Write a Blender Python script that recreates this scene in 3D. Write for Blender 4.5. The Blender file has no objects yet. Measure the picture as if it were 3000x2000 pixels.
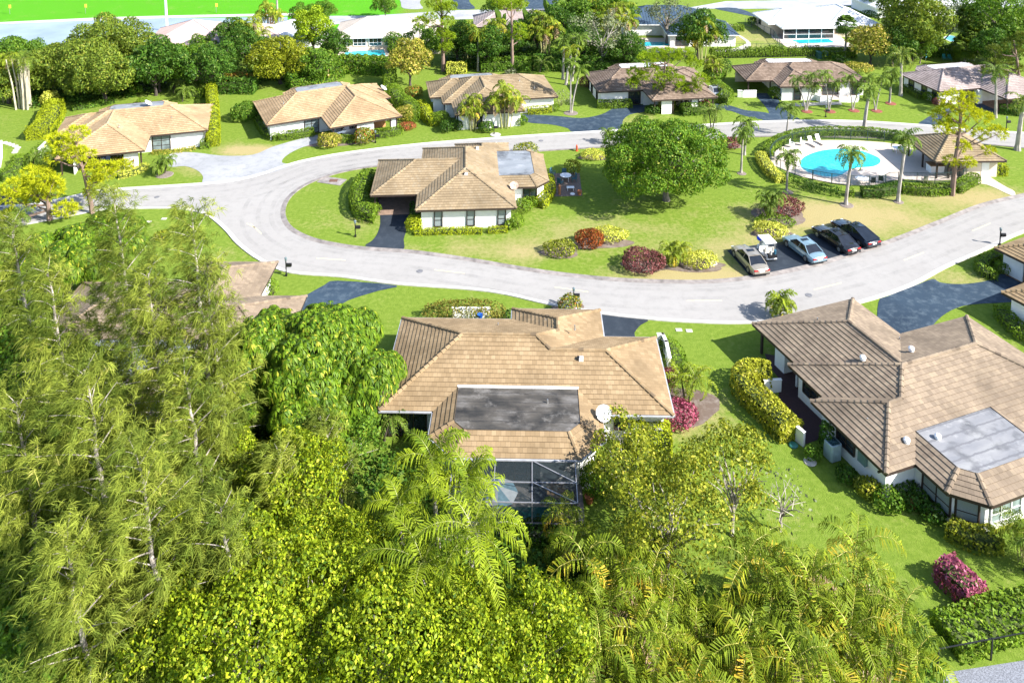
import bpy, math, random
import numpy as np
from mathutils import Vector, Matrix
from mathutils.geometry import tessellate_polygon
from math import sin, cos, tan, atan2, radians, pi, hypot, sqrt

# ------------------------------------------------------------------ camera, sky, sun, exposure
SC = bpy.context.scene
COL = SC.collection
F_, YH, TH, H_ = 2450.0, -541.0, radians(6.8), 45.0
Y0 = YH + F_ * tan(TH)
cam_d = bpy.data.cameras.new("camera"); cam = bpy.data.objects.new("camera", cam_d); COL.objects.link(cam)
cam.location = (0, 0, H_); cam.rotation_euler = (pi / 2 - TH, 0, 0)
cam_d.sensor_width = 36; cam_d.lens = F_ / 3000 * 36
cam_d.shift_y = -(1000 - Y0) / 3000.0
cam_d.clip_start = 0.5; cam_d.clip_end = 9000
SC.camera = cam
SUN_EL, SUN_AZ = radians(37.5), radians(-25)     # azimuth of the direction TO the sun, from +X
world = bpy.data.worlds.new("World"); SC.world = world; world.use_nodes = True
wn = world.node_tree.nodes; bg = wn["Background"]; sky = wn.new("ShaderNodeTexSky")
sky.sky_type = 'NISHITA'; sky.sun_disc = False; sky.sun_elevation = SUN_EL; sky.sun_rotation = pi / 2 - SUN_AZ
sky.air_density = 1.0; sky.dust_density = 1.0; sky.ozone_density = 1.0
world.node_tree.links.new(sky.outputs[0], bg.inputs[0]); bg.inputs[1].default_value = 0.11
sun_d = bpy.data.lights.new("sun", 'SUN'); sun = bpy.data.objects.new("sun", sun_d); COL.objects.link(sun)
sun_d.energy = 4.7; sun_d.angle = radians(0.5); sun_d.color = (1.0, 0.955, 0.88)
sdir = Vector((cos(SUN_EL) * cos(SUN_AZ), cos(SUN_EL) * sin(SUN_AZ), sin(SUN_EL)))
sun.rotation_euler = sdir.to_track_quat('Z', 'Y').to_euler()
SC.view_settings.view_transform = 'Standard'; SC.view_settings.look = 'None'
SC.view_settings.exposure = 1.5; SC.view_settings.gamma = 1.0
SC.cycles.max_bounces = 6; SC.cycles.diffuse_bounces = 3; SC.cycles.glossy_bounces = 3
SC.cycles.transmission_bounces = 4; SC.cycles.transparent_max_bounces = 8
SC.cycles.caustics_reflective = False; SC.cycles.caustics_refractive = False
SC.cycles.use_denoising = True

# ------------------------------------------------------------------ survey helpers: photo point + height -> world point
FR = {'o': (0, 0, .784), 'S': (0, 0, 1), 'a': (0, 0, 2.351), 'b': (1000, 0, 2.351), 'c': (2000, 0, 2.351), 'd': (0, 600, 2.351),
      'e': (1000, 600, 2.351), 'f': (2000, 600, 2.351), 'g': (0, 1250, 2.091), 'h': (1000, 1250, 2.091), 'i': (2000, 1250, 2.091),
      'k': (2100, 600, 4.704), 'm': (1050, 400, 3.92), 'n': (2350, 1150, 3.618), 'p': (2550, 400, 5.88), 'r': (1100, 860, 2.4505),
      's': (0, 200, 3.36), 't': (700, 200, 3.36), 'u': (2100, 360, 3.92), 'v': (900, 0, 3.92), 'w': (1650, 150, 4.704),
      'x': (2100, 140, 3.92), 'y': (2600, 160, 5.88), 'z': (2150, 0, 2.688), '1': (2550, 0, 2.987), '2': (1500, 0, 1.92),
      '3': (1200, 180, 2.4436), '4': (0, 0, 2.688), '5': (400, 0, 2.24), '6': (0, 350, 2.714), '7': (2600, 620, 2.3575),
      '8': (2100, 980, 2.134), '9': (1300, 1250, 1.92), '0': (200, 740, 1.757), '!': (1700, 640, 2.688)}
def G(f, x, y, z=0.0):
    o = FR[f]; x = o[0] + x / o[2]; y = o[1] + y / o[2]
    a = (x - 1500) / F_; b = -(y - Y0) / F_
    dy = cos(TH) + b * sin(TH); dz = -sin(TH) + b * cos(TH)
    t = (z - H_) / dz
    return Vector((a * t, dy * t, z))
def Gs(f, pts, z=0.0): return [G(f, p[0], p[1], z) for p in pts]
def smooth(pts, n=6, closed=True):
    out = []; m = len(pts)
    rng = range(m) if closed else range(m - 1)
    for i in rng:
        if closed: p0, p1, p2, p3 = pts[i - 1], pts[i], pts[(i + 1) % m], pts[(i + 2) % m]
        else: p0, p1, p2, p3 = pts[max(i - 1, 0)], pts[i], pts[i + 1], pts[min(i + 2, m - 1)]
        for k in range(n):
            t = k / n
            out.append(0.5 * ((2 * p1) + (p2 - p0) * t + (2 * p0 - 5 * p1 + 4 * p2 - p3) * t * t + (3 * p1 - p0 - 3 * p2 + p3) * t ** 3))
    if not closed: out.append(pts[-1].copy())
    return out

# ------------------------------------------------------------------ object helpers
def link(name, me, mat=None, parent=None):
    o = bpy.data.objects.new(name, me); COL.objects.link(o)
    if parent is not None: o.parent = parent
    if mat is not None:
        for m in (mat if isinstance(mat, (list, tuple)) else [mat]): me.materials.append(m)
    return o
def tag(o, label, cat, group=None):
    o['label'] = label; o['category'] = cat
    if group: o['group'] = group
    return o
def thing(name, loc, label, cat, group=None, rz=0.0):
    o = bpy.data.objects.new(name, None); COL.objects.link(o)
    o.location = loc; o.rotation_euler = (0, 0, rz); o.empty_display_size = .3
    return tag(o, label, cat, group)
def kind(o, k): o['kind'] = k; return o
def dup(root, loc, rz=0.0, scale=1.0, label=None, group=None):
    r = root.copy(); COL.objects.link(r); r.location = loc; r.rotation_euler = (0, 0, rz)
    r.scale = (scale, scale, scale) if not isinstance(scale, tuple) else scale
    if label: r['label'] = label
    if group: r['group'] = group
    for ch in list(root.children):
        c = ch.copy(); COL.objects.link(c); c.parent = r
        for g in list(ch.children):
            d = g.copy(); COL.objects.link(d); d.parent = c
    return r

class MB:
    """collects polygons; build() links them as one mesh object"""
    def __init__(s): s.v = []; s.f = []; s.m = []; s.uv = []; s.hasuv = False
    def poly(s, pts, mi=0, uv=None):
        b = len(s.v); s.v.extend([tuple(p) for p in pts]); s.f.append(tuple(range(b, b + len(pts)))); s.m.append(mi)
        if uv: s.hasuv = True
        s.uv.extend(uv if uv else [(0, 0)] * len(pts))
    def box(s, c, d, rz=0.0, mi=0, taper=1.0, M=None):
        hx, hy, hz = d[0] / 2, d[1] / 2, d[2] / 2; ca, sa = cos(rz), sin(rz); P = []
        for dz in (-1, 1):
            k = taper if dz > 0 else 1
            for dx, dy in ((-1, -1), (1, -1), (1, 1), (-1, 1)):
                x, y = dx * hx * k, dy * hy * k
                p = Vector((c[0] + x * ca - y * sa, c[1] + x * sa + y * ca, c[2] + dz * hz))
                P.append(M @ p if M else p)
        for f in ((3, 2, 1, 0), (4, 5, 6, 7), (0, 1, 5, 4), (1, 2, 6, 5), (2, 3, 7, 6), (3, 0, 4, 7)): s.poly([P[i] for i in f], mi)
    def bar(s, a, b, w, h=None, mi=0):
        a = Vector(a); b = Vector(b); h = h or w; d = (b - a)
        if d.length < 1e-6: return
        d.normalize(); up = Vector((0, 0, 1)) if abs(d.z) < .95 else Vector((1, 0, 0))
        x = d.cross(up).normalized() * (w / 2); y = x.cross(d).normalized() * (h / 2)
        A = [a - x - y, a + x - y, a + x + y, a - x + y]; B = [b - x - y, b + x - y, b + x + y, b - x + y]
        s.poly(A[::-1], mi); s.poly(B, mi)
        for i in range(4): s.poly([A[i], A[(i + 1) % 4], B[(i + 1) % 4], B[i]], mi)
    def tube(s, pts, rad, n=7, mi=0, cap=True):
        pts = [Vector(p) for p in pts]; rings = []
        if not isinstance(rad, (list, tuple)): rad = [rad] * len(pts)
        ref = None
        for i, p in enumerate(pts):
            d = (pts[min(i + 1, len(pts) - 1)] - pts[max(i - 1, 0)]).normalized()
            if ref is None: ref = Vector((0, 1, 0)) if abs(d.y) < .9 else Vector((1, 0, 0))
            x = (ref - d * ref.dot(d)).normalized(); ref = x; y = d.cross(x)
            rings.append([p + (x * cos(2 * pi * k / n) + y * sin(2 * pi * k / n)) * rad[i] for k in range(n)])
        for i in range(len(rings) - 1):
            for k in range(n): s.poly([rings[i][k], rings[i][(k + 1) % n], rings[i + 1][(k + 1) % n], rings[i + 1][k]], mi)
        if cap: s.poly(rings[0][::-1], mi); s.poly(rings[-1], mi)
    def lathe(s, c, prof, n=16, mi=0, M=None):
        P = []
        for r, z in prof:
            ring = [Vector((c[0] + r * cos(2 * pi * k / n), c[1] + r * sin(2 * pi * k / n), c[2] + z)) for k in range(n)]
            P.append([M @ p for p in ring] if M else ring)
        for i in range(len(P) - 1):
            for k in range(n): s.poly([P[i][k], P[i][(k + 1) % n], P[i + 1][(k + 1) % n], P[i + 1][k]], mi)
        s.poly(P[0][::-1], mi); s.poly(P[-1], mi)
    def build(s, name, mat, parent=None, sm=False):
        me = bpy.data.meshes.new(name); me.from_pydata(s.v, [], s.f); me.update()
        if s.hasuv:
            l = me.uv_layers.new(name='UVMap'); l.data.foreach_set('uv', np.array(s.uv, dtype=np.float32).ravel())
        me.polygons.foreach_set('material_index', s.m)
        if sm: me.polygons.foreach_set('use_smooth', [True] * len(s.f))
        o = link(name, me, mat, parent); return o

def qmesh(name, V, nv=4, tone=None):
    """V: (n,nv,3) disconnected polygons"""
    n = V.shape[0]; me = bpy.data.meshes.new(name)
    me.vertices.add(n * nv); me.vertices.foreach_set('co', V.reshape(-1).astype(np.float32))
    me.loops.add(n * nv); me.loops.foreach_set('vertex_index', np.arange(n * nv, dtype=np.int32))
    me.polygons.add(n); me.polygons.foreach_set('loop_start', np.arange(0, n * nv, nv, dtype=np.int32))
    try: me.polygons.foreach_set('loop_total', np.full(n, nv, dtype=np.int32))
    except Exception: pass
    me.update(calc_edges=True)
    if tone is not None: at = me.attributes.new('tone', 'FLOAT', 'FACE'); at.data.foreach_set('value', np.asarray(tone, dtype=np.float32))
    return me

def sheet(name, loops, z, mat, parent=None, uvs=False):
    """flat filled polygon (first loop outer, others holes)"""
    L3 = [[Vector((p[0], p[1], z)) for p in lp] for lp in loops]
    flat = [p for lp in L3 for p in lp]; tris = tessellate_polygon(L3)
    F = []
    for t in tris:
        a, b, c = (flat[i] for i in t)
        F.append(t if (b - a).cross(c - a).z > 0 else (t[0], t[2], t[1]))
    me = bpy.data.meshes.new(name); me.from_pydata([tuple(p) for p in flat], [], F); me.update()
    return link(name, me, mat, parent)

# ------------------------------------------------------------------ materials
def nmat(name):
    m = bpy.data.materials.new(name); m.use_nodes = True; nt = m.node_tree; return m, nt, nt.nodes['Principled BSDF']
def nd(nt, t, **k):
    n = nt.nodes.new(t)
    for a, v in k.items():
        if a.startswith('i_'): n.inputs[int(a[2:]) if a[2:].isdigit() else a[2:]].default_value = v
        else: setattr(n, a, v)
    return n
def c4(c): return (c[0], c[1], c[2], 1)
def mixc(nt, f, a, b, mode='MIX'):
    n = nt.nodes.new('ShaderNodeMix'); n.data_type = 'RGBA'; n.blend_type = mode
    for i, v in ((0, f), (6, a), (7, b)):
        if isinstance(v, bpy.types.NodeSocket): nt.links.new(v, n.inputs[i])
        elif i == 0: n.inputs[0].default_value = v
        else: n.inputs[i].default_value = c4(v)
    return n.outputs[2]
def math_(nt, op, a, b=None, clamp=False):
    n = nt.nodes.new('ShaderNodeMath'); n.operation = op; n.use_clamp = clamp
    for i, v in ((0, a), (1, b)):
        if v is None: continue
        if isinstance(v, bpy.types.NodeSocket): nt.links.new(v, n.inputs[i])
        else: n.inputs[i].default_value = v
    return n.outputs[0]
def noise(nt, scale, detail=3, co='Object', rough=.5, stretch=None):
    tc = nd(nt, 'ShaderNodeTexCoord'); n = nd(nt, 'ShaderNodeTexNoise'); n.inputs['Scale'].default_value = scale
    n.inputs['Detail'].default_value = detail; n.inputs['Roughness'].default_value = rough
    if stretch:
        mp = nd(nt, 'ShaderNodeMapping'); mp.inputs['Scale'].default_value = stretch
        nt.links.new(tc.outputs[co], mp.inputs[0]); nt.links.new(mp.outputs[0], n.inputs[0])
    else: nt.links.new(tc.outputs[co], n.inputs[0])
    return n.outputs[0]
def ramp(nt, f, stops):
    r = nt.nodes.new('ShaderNodeValToRGB'); e = r.color_ramp.elements
    while len(e) < len(stops): e.new(.5)
    for i, (p, c) in enumerate(stops): e[i].position = p; e[i].color = c4(c)
    nt.links.new(f, r.inputs[0]); return r.outputs[0]
def bump(nt, p, h, s=.3, d=.02):
    b = nd(nt, 'ShaderNodeBump'); b.inputs['Strength'].default_value = s; b.inputs['Distance'].default_value = d
    nt.links.new(h, b.inputs['Height']); nt.links.new(b.outputs[0], p.inputs['Normal'])
MC = {}
def plain(name, col, rough=.6, metal=0.0, var=.12, scale=3.0, spec=.5, coat=0.0):
    if name in MC: return MC[name]
    m, nt, p = nmat(name)
    n = noise(nt, scale, 4); lo = [max(0, c * (1 - var)) for c in col]; hi = [min(1, c * (1 + var)) for c in col]
    nt.links.new(ramp(nt, n, [(.3, lo), (.7, hi)]), p.inputs['Base Color'])
    p.inputs['Roughness'].default_value = rough; p.inputs['Metallic'].default_value = metal
    p.inputs['Specular IOR Level'].default_value = spec; p.inputs['Coat Weight'].default_value = coat
    MC[name] = m; return m
def leafmat(name, c1, c2, c3=None, trans=.3, rough=.5, third=.12, clump=.35, tone=0.0):
    c1, c2 = [min(.8, v * 1.35) for v in c1], [min(.8, v * 1.35) for v in c2]; c3 = [min(.8, v * 1.2) for v in c3] if c3 else None
    """leaf by leaf colour variation (random per leaf) plus clump-scale variation"""
    m, nt, p = nmat(name)
    g = nd(nt, 'ShaderNodeNewGeometry'); r = g.outputs['Random Per Island']
    if tone: ta = nd(nt, 'ShaderNodeAttribute'); ta.attribute_name = 'tone'; r = math_(nt, 'ADD', math_(nt, 'MULTIPLY', r, 1 - tone), math_(nt, 'MULTIPLY', ta.outputs['Fac'], tone))
    stops = [(0.0, c1), (.85 - third, c2)]
    if c3: stops += [(1 - third, c2), (1.0, c3)]
    col = ramp(nt, r, stops)
    n = noise(nt, clump, 2); v = math_(nt, 'MULTIPLY_ADD', n, 1.0); nt.nodes[-1].inputs[2].default_value = .5
    hs = nd(nt, 'ShaderNodeHueSaturation'); nt.links.new(v, hs.inputs['Value']); nt.links.new(col, hs.inputs['Color']); col = hs.outputs[0]
    nt.links.new(col, p.inputs['Base Color']); p.inputs['Roughness'].default_value = rough
    p.inputs['Specular IOR Level'].default_value = .15
    t = nd(nt, 'ShaderNodeBsdfTranslucent'); nt.links.new(mixc(nt, .5, col, (c2[0] * 1.3, c2[1] * 1.25, c2[2] * .5)), t.inputs[0])
    mx = nd(nt, 'ShaderNodeMixShader'); mx.inputs[0].default_value = trans
    nt.links.new(p.outputs[0], mx.inputs[1]); nt.links.new(t.outputs[0], mx.inputs[2])
    nt.links.new(mx.outputs[0], nt.nodes['Material Output'].inputs[0]); return m

def tile_mat(name, cols, joint=(.06, .045, .035)):
    m, nt, p = nmat(name)
    uv = nd(nt, 'ShaderNodeUVMap'); sp = nd(nt, 'ShaderNodeSeparateXYZ'); nt.links.new(uv.outputs[0], sp.inputs[0])
    row = math_(nt, 'FLOOR', math_(nt, 'DIVIDE', sp.outputs[1], .36))
    off = math_(nt, 'MULTIPLY', math_(nt, 'MODULO', row, 2.0), .5)
    uu = math_(nt, 'ADD', math_(nt, 'DIVIDE', sp.outputs[0], .33), off)
    cell = math_(nt, 'FLOOR', uu); fr = math_(nt, 'SUBTRACT', uu, cell)
    cb = nd(nt, 'ShaderNodeCombineXYZ'); nt.links.new(cell, cb.inputs[0]); nt.links.new(row, cb.inputs[1])
    wn_ = nd(nt, 'ShaderNodeTexWhiteNoise'); wn_.noise_dimensions = '2D'; nt.links.new(cb.outputs[0], wn_.inputs['Vector'])
    col = ramp(nt, wn_.outputs[0], [(0, cols[0]), (.35, cols[1]), (.7, cols[2]), (1, cols[3])])
    n1 = noise(nt, .35, 4); n2 = noise(nt, 9, 2, stretch=(1, 1, 1))
    st = math_(nt, 'MULTIPLY', math_(nt, 'SUBTRACT', n1, .40, True), 2.8)
    col = mixc(nt, math_(nt, 'MULTIPLY', st, .8, True), col, [c * .55 for c in cols[0]])
    col = mixc(nt, math_(nt, 'MULTIPLY', n2, .35), col, [c * .7 for c in cols[1]])
    j = math_(nt, 'LESS_THAN', fr, .05)
    col = mixc(nt, math_(nt, 'MULTIPLY', j, .55), col, joint)
    nt.links.new(col, p.inputs['Base Color']); p.inputs['Roughness'].default_value = .85; p.inputs['Specular IOR Level'].default_value = .2
    return m

def ground_mat():
    m, nt, p = nmat('lawn_grass')
    a = nd(nt, 'ShaderNodeAttribute'); a.attribute_name = 'dry'
    n1 = noise(nt, .22, 5, rough=.65); n2 = noise(nt, 2.2, 5, rough=.7); n3 = noise(nt, 14, 3)
    g = ramp(nt, n2, [(.25, (.085, .145, .014)), (.5, (.145, .21, .026)), (.75, (.205, .265, .048))])
    g = mixc(nt, math_(nt, 'MULTIPLY', n3, .45), g, (.10, .165, .018))
    st = ramp(nt, n3, [(.3, (.24, .2, .08)), (.7, (.38, .32, .16))])
    d = math_(nt, 'ADD', math_(nt, 'MULTIPLY', math_(nt, 'SUBTRACT', n1, .5), 1.5), a.outputs['Fac'])
    d = math_(nt, 'ADD', d, math_(nt, 'MULTIPLY', math_(nt, 'SUBTRACT', n2, .5), 1.3))
    d = math_(nt, 'SUBTRACT', d, .15, True); d = math_(nt, 'MULTIPLY', d, 1.15, True)
    lush = nd(nt, 'ShaderNodeAttribute'); lush.attribute_name = 'lush'
    w4 = noise(nt, .9, 6, rough=.85); g = mixc(nt, math_(nt, 'MULTIPLY', math_(nt, 'SUBTRACT', w4, .55, True), 2.2, True), g, (.08, .14, .014))
    g = mixc(nt, lush.outputs['Fac'], g, (.07, .27, .008))
    col = mixc(nt, d, g, st)
    nt.links.new(col, p.inputs['Base Color']); p.inputs['Roughness'].default_value = .9; p.inputs['Specular IOR Level'].default_value = .1
    bump(nt, p, noise(nt, 9, 4, rough=.8), .8, .08); return m
def road_mat(name, c1, c2, c3, rough=.9, streak=None):
    m, nt, p = nmat(name)
    n1 = noise(nt, .12, 5, rough=.6); n2 = noise(nt, 1.1, 5, rough=.7); n3 = noise(nt, 30, 2)
    col = ramp(nt, n1, [(.3, c1), (.7, c2)])
    f = math_(nt, 'MULTIPLY', math_(nt, 'SUBTRACT', n2, .48, True), 2.4, True)
    col = mixc(nt, f, col, c3); col = mixc(nt, math_(nt, 'MULTIPLY', n3, .25), col, [c * .8 for c in c1])
    if streak:
        s = noise(nt, .5, 4, stretch=streak); col = mixc(nt, math_(nt, 'MULTIPLY', math_(nt, 'SUBTRACT', s, .52, True), 3, True), col, c3)
    nt.links.new(col, p.inputs['Base Color']); p.inputs['Roughness'].default_value = rough; p.inputs['Specular IOR Level'].default_value = .2
    bump(nt, p, n3, .3, .01); return m

TAN = [(.235, .165, .092), (.275, .195, .11), (.305, .218, .125), (.335, .245, .145)]
M_near = tile_mat('tile_tan', TAN)
M_gold = tile_mat('tile_gold', [(.34, .235, .13), (.38, .265, .15), (.42, .295, .17), (.46, .33, .2)])
M_mid = tile_mat('tile_beige', [(.235, .178, .108), (.275, .207, .125), (.305, .232, .143), (.29, .235, .16)])
M_right = tile_mat('tile_brown', [(.19, .147, .108), (.235, .182, .132), (.265, .207, .15), (.30, .235, .165)])
M_brown = tile_mat('tile_dark', [(.15, .108, .082), (.2, .147, .112), (.235, .175, .135), (.27, .205, .16)])
M_mauve = tile_mat('tile_mauve', [(.30, .24, .23), (.35, .29, .275), (.39, .325, .31), (.43, .36, .34)])
M_butt = plain('tile_butt_shade_grime', (.10, .07, .045), .95, var=.3, scale=4)  # dark riser colour paints in the shadow line at each course, along with dirt
M_wall = plain('stucco_white', (.82, .81, .78), .85, var=.05, scale=1.5)
M_wallc = plain('stucco_cream', (.66, .56, .44), .85, var=.06)
M_trim = plain('trim_brown', (.035, .022, .017), .6)
M_white = plain('paint_white', (.8, .8, .8), .5, var=.04)
M_soffit = plain('soffit_brown', (.07, .05, .04), .8)
M_black = plain('black_paint', (.012, .012, .014), .4)
M_conc = plain('concrete', (.42, .40, .36), .9, var=.2)
M_asph = road_mat('asphalt_dark', (.018, .024, .034), (.032, .042, .056), (.06, .072, .09), .65)
M_asph2 = road_mat('asphalt_blue', (.02, .034, .055), (.04, .065, .095), (.13, .17, .2), .6)
M_conc2 = road_mat('driveway_concrete', (.24, .25, .265), (.34, .345, .36), (.15, .16, .17), .9)
M_road = road_mat('road_surface', (.272, .262, .252), (.31, .30, .29), (.225, .217, .212), .9)
M_pave = road_mat('patio_paver', (.50, .43, .37), (.58, .50, .44), (.42, .36, .31), .85)
M_red = plain('red_paving', (.045, .02, .022), .8, var=.2, scale=6)
M_wood = plain('wood_floor', (.28, .15, .07), .7, var=.3, scale=5)
M_mulch = plain('mulch', (.12, .06, .04), .95, var=.4, scale=12)
M_stone = plain('stone_edge', (.40, .38, .36), .9, var=.3, scale=5)
M_yellow = plain('road_paint_yellow', (.62, .52, .30), .8, var=.15)
M_rubber = plain('rubber', (.012, .012, .012), .8)
M_alu = plain('aluminium', (.5, .5, .5), .35, metal=.8)
M_terra = plain('terracotta', (.38, .13, .05), .8)
M_teal = plain('teal_plastic', (.02, .22, .22), .5)
M_green_post = plain('fence_green', (.02, .05, .045), .5)
def glass_mat(name, col=(.02, .03, .035), rough=.05):
    m, nt, p = nmat(name); n = noise(nt, 1.5, 2)
    nt.links.new(ramp(nt, n, [(.3, [c * .7 for c in col]), (.7, [c * 1.4 for c in col])]), p.inputs['Base Color'])
    p.inputs['Roughness'].default_value = rough; p.inputs['Specular IOR Level'].default_value = .9; return m
M_glass = glass_mat('window_glass'); M_glass2 = glass_mat('window_glass_pale', (.16, .2, .21), .15); M_carglass = glass_mat('car_glass', (.008, .01, .014), .03)
def curtain_mat():
    m, nt, p = nmat('window_blinds'); tc = nd(nt, 'ShaderNodeTexCoord'); w = nd(nt, 'ShaderNodeTexWave'); w.inputs['Scale'].default_value = 4.5; w.bands_direction = 'Z'
    nt.links.new(tc.outputs['Object'], w.inputs[0]); nt.links.new(ramp(nt, w.outputs[1], [(.3, (.16, .2, .21)), (.7, (.34, .38, .38))]), p.inputs['Base Color'])
    p.inputs['Roughness'].default_value = .12; return m
M_blind = curtain_mat()
def deck_mat(name, c1, c2, c3, sc=.8, seam=0, seamc=(.05, .05, .05), ang=0):
    m, nt, p = nmat(name); n1 = noise(nt, sc, 5, rough=.6, stretch=(.5, 1.6, 1)); n2 = noise(nt, 5, 3)
    col = ramp(nt, n1, [(.32, c1), (.5, c2), (.68, c3)]); col = mixc(nt, math_(nt, 'MULTIPLY', n2, .3), col, c1)
    n3 = noise(nt, .55, 5, rough=.6); col = mixc(nt, math_(nt, 'MULTIPLY', math_(nt, 'SUBTRACT', n3, .52, True), 5, True), col, [c * .35 for c in c1]); n4 = noise(nt, .8, 5, rough=.7); col = mixc(nt, math_(nt, 'MULTIPLY', math_(nt, 'SUBTRACT', n4, .56, True), 4, True), col, [min(1, c * 1.35) for c in c3])
    if seam:
        tc = nd(nt, 'ShaderNodeTexCoord'); sp = nd(nt, 'ShaderNodeSeparateXYZ'); nt.links.new(tc.outputs['Object'], sp.inputs[0])
        y = math_(nt, 'ADD', sp.outputs[1], math_(nt, 'MULTIPLY', noise(nt, 2.5, 3), .25))
        fr = math_(nt, 'FRACT', math_(nt, 'DIVIDE', y, seam)); f = math_(nt, 'LESS_THAN', fr, .16 if seamc[0] > .1 else .05)
        col = mixc(nt, math_(nt, 'MULTIPLY', f, .75), col, seamc)
    nt.links.new(col, p.inputs['Base Color']); p.inputs['Roughness'].default_value = .55; return m
D_dark = deck_mat('membrane_dark', (.03, .028, .024), (.075, .066, .055), (.17, .16, .15), .7, .95, (.012, .012, .012))
D_grey = deck_mat('membrane_grey', (.17, .185, .21), (.21, .23, .25), (.26, .27, .29))
D_stripe = deck_mat('membrane_striped', (.17, .175, .19), (.22, .22, .23), (.28, .28, .28), .6, .95, (.12, .12, .13))
D_white = deck_mat('membrane_white', (.42, .44, .48), (.5, .51, .53), (.6, .6, .6))
def seam_roof(name, col):
    m, nt, p = nmat(name); n = noise(nt, .5, 3)
    nt.links.new(ramp(nt, n, [(.3, [c * .9 for c in col]), (.7, [min(1, c * 1.08) for c in col])]), p.inputs['Base Color'])
    p.inputs['Roughness'].default_value = .45; return m
R_white = seam_roof('metal_roof_white', (.58, .6, .62)); R_cream = seam_roof('metal_roof_cream', (.46, .41, .365)); R_blue = seam_roof('metal_roof_blue', (.045, .075, .115))
R_pink = seam_roof('roof_pink', (.44, .34, .32))
def bark(name, c): 
    m, nt, p = nmat(name); n = noise(nt, 3, 5, stretch=(1, 1, .35)); nt.links.new(ramp(nt, n, [(.3, [x * .55 for x in c]), (.7, [x * 1.25 for x in c])]), p.inputs['Base Color'])
    p.inputs['Roughness'].default_value = .9; bump(nt, p, n, .5, .05); return m
B_grey = bark('bark_grey', (.2, .17, .14)); B_palm = bark('bark_palm', (.34, .31, .28)); B_pine = bark('bark_pine', (.22, .15, .12)); B_pale = bark('bark_pale', (.36, .32, .28)); B_dark = bark('bark_dark', (.07, .055, .045))

L_lime = leafmat('leaf_lime', (.03, .07, .005), (.20, .255, .01), (.44, .44, .04), .3, clump=.6)
L_green = leafmat('leaf_green', (.03, .075, .008), (.09, .165, .014), (.18, .24, .03), .3)
L_mango = leafmat('leaf_mango', (.03, .08, .008), (.10, .18, .012), (.26, .26, .04), .28)
L_olive = leafmat('leaf_olive', (.04, .075, .01), (.13, .175, .018), (.25, .25, .04), .28)
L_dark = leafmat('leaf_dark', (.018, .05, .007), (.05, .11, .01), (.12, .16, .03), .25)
L_sche = leafmat('leaf_umbrella', (.025, .065, .004), (.09, .15, .007), (.3, .3, .03), .2, .5)
L_casu = leafmat('needle_casuarina', (.045, .08, .01), (.19, .22, .03), (.44, .39, .12), .25, .8, clump=.6, tone=.75)
L_pine = leafmat('needle_pine', (.14, .18, .006), (.36, .38, .01), (.55, .5, .03), .3, .7)
L_pineg = leafmat('needle_pine_green', (.08, .13, .006), (.2, .28, .01), (.34, .38, .03), .3, .7)
L_palm = leafmat('frond_green', (.03, .07, .008), (.11, .165, .018), (.26, .28, .05), .25, .6, tone=.6)
L_palmy = leafmat('frond_yellow', (.03, .065, .006), (.16, .205, .012), (.62, .36, .04), .25, .6, .3, clump=.9, tone=.75)
L_fea = leafmat('frond_feather', (.04, .085, .006), (.19, .24, .012), (.42, .4, .04), .3, .65, tone=.6)
L_dead = leafmat('frond_dead', (.2, .13, .07), (.34, .25, .15), (.45, .38, .28), .2, .8)
L_hedge = leafmat('leaf_hedge', (.05, .10, .008), (.12, .19, .012), (.2, .26, .03), .25, clump=.8)
L_hedgey = leafmat('leaf_hedge_lime', (.14, .18, .008), (.26, .3, .01), (.36, .38, .02), .25, clump=.8)
L_yel = leafmat('leaf_yellow', (.2, .24, .03), (.42, .42, .06), (.6, .56, .15), .2, clump=.9)
L_redl = leafmat('leaf_red', (.06, .03, .008), (.22, .05, .012), (.36, .13, .03), .2, clump=.9)
L_burg = leafmat('leaf_burgundy', (.05, .03, .02), (.15, .045, .045), (.3, .14, .13), .2, clump=.9)
L_ixora = leafmat('leaf_ixora', (.06, .09, .01), (.15, .17, .02), (.45, .07, .03), .2, third=.2)
L_sparse = leafmat('leaf_sparse', (.04, .07, .008), (.2, .22, .018), (.46, .4, .06), .3, clump=.7)
L_greyg = leafmat('leaf_greygreen', (.08, .095, .05), (.16, .18, .1), (.25, .25, .16), .2)
L_flower = leafmat('leaf_flowering', (.1, .13, .015), (.2, .2, .02), (.55, .42, .12), .3, third=.4)

# ------------------------------------------------------------------ houses
EXPO, TT = .36, .045                       # tile course exposure, tile thickness
def clip(poly, f):
    """keep the part of a convex plan polygon where f(x,y) = a x + b y + c >= 0"""
    out = []; n = len(poly)
    for i in range(n):
        p, q = poly[i], poly[(i + 1) % n]
        fp = f[0] * p[0] + f[1] * p[1] + f[2]; fq = f[0] * q[0] + f[1] * q[1] + f[2]
        if fp >= -1e-7: out.append(p)
        if (fp > 1e-7 and fq < -1e-7) or (fp < -1e-7 and fq > 1e-7):
            t = fp / (fp - fq); out.append((p[0] + (q[0] - p[0]) * t, p[1] + (q[1] - p[1]) * t))
    o2 = []
    for p in out:
        if not o2 or hypot(p[0] - o2[-1][0], p[1] - o2[-1][1]) > 1e-4: o2.append(p)
    if len(o2) > 1 and hypot(o2[0][0] - o2[-1][0], o2[0][1] - o2[-1][1]) < 1e-4: o2.pop()
    return o2 if len(o2) > 2 else []
def area(poly): return .5 * sum(poly[i][0] * poly[(i + 1) % len(poly)][1] - poly[(i + 1) % len(poly)][0] * poly[i][1] for i in range(len(poly)))
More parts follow.
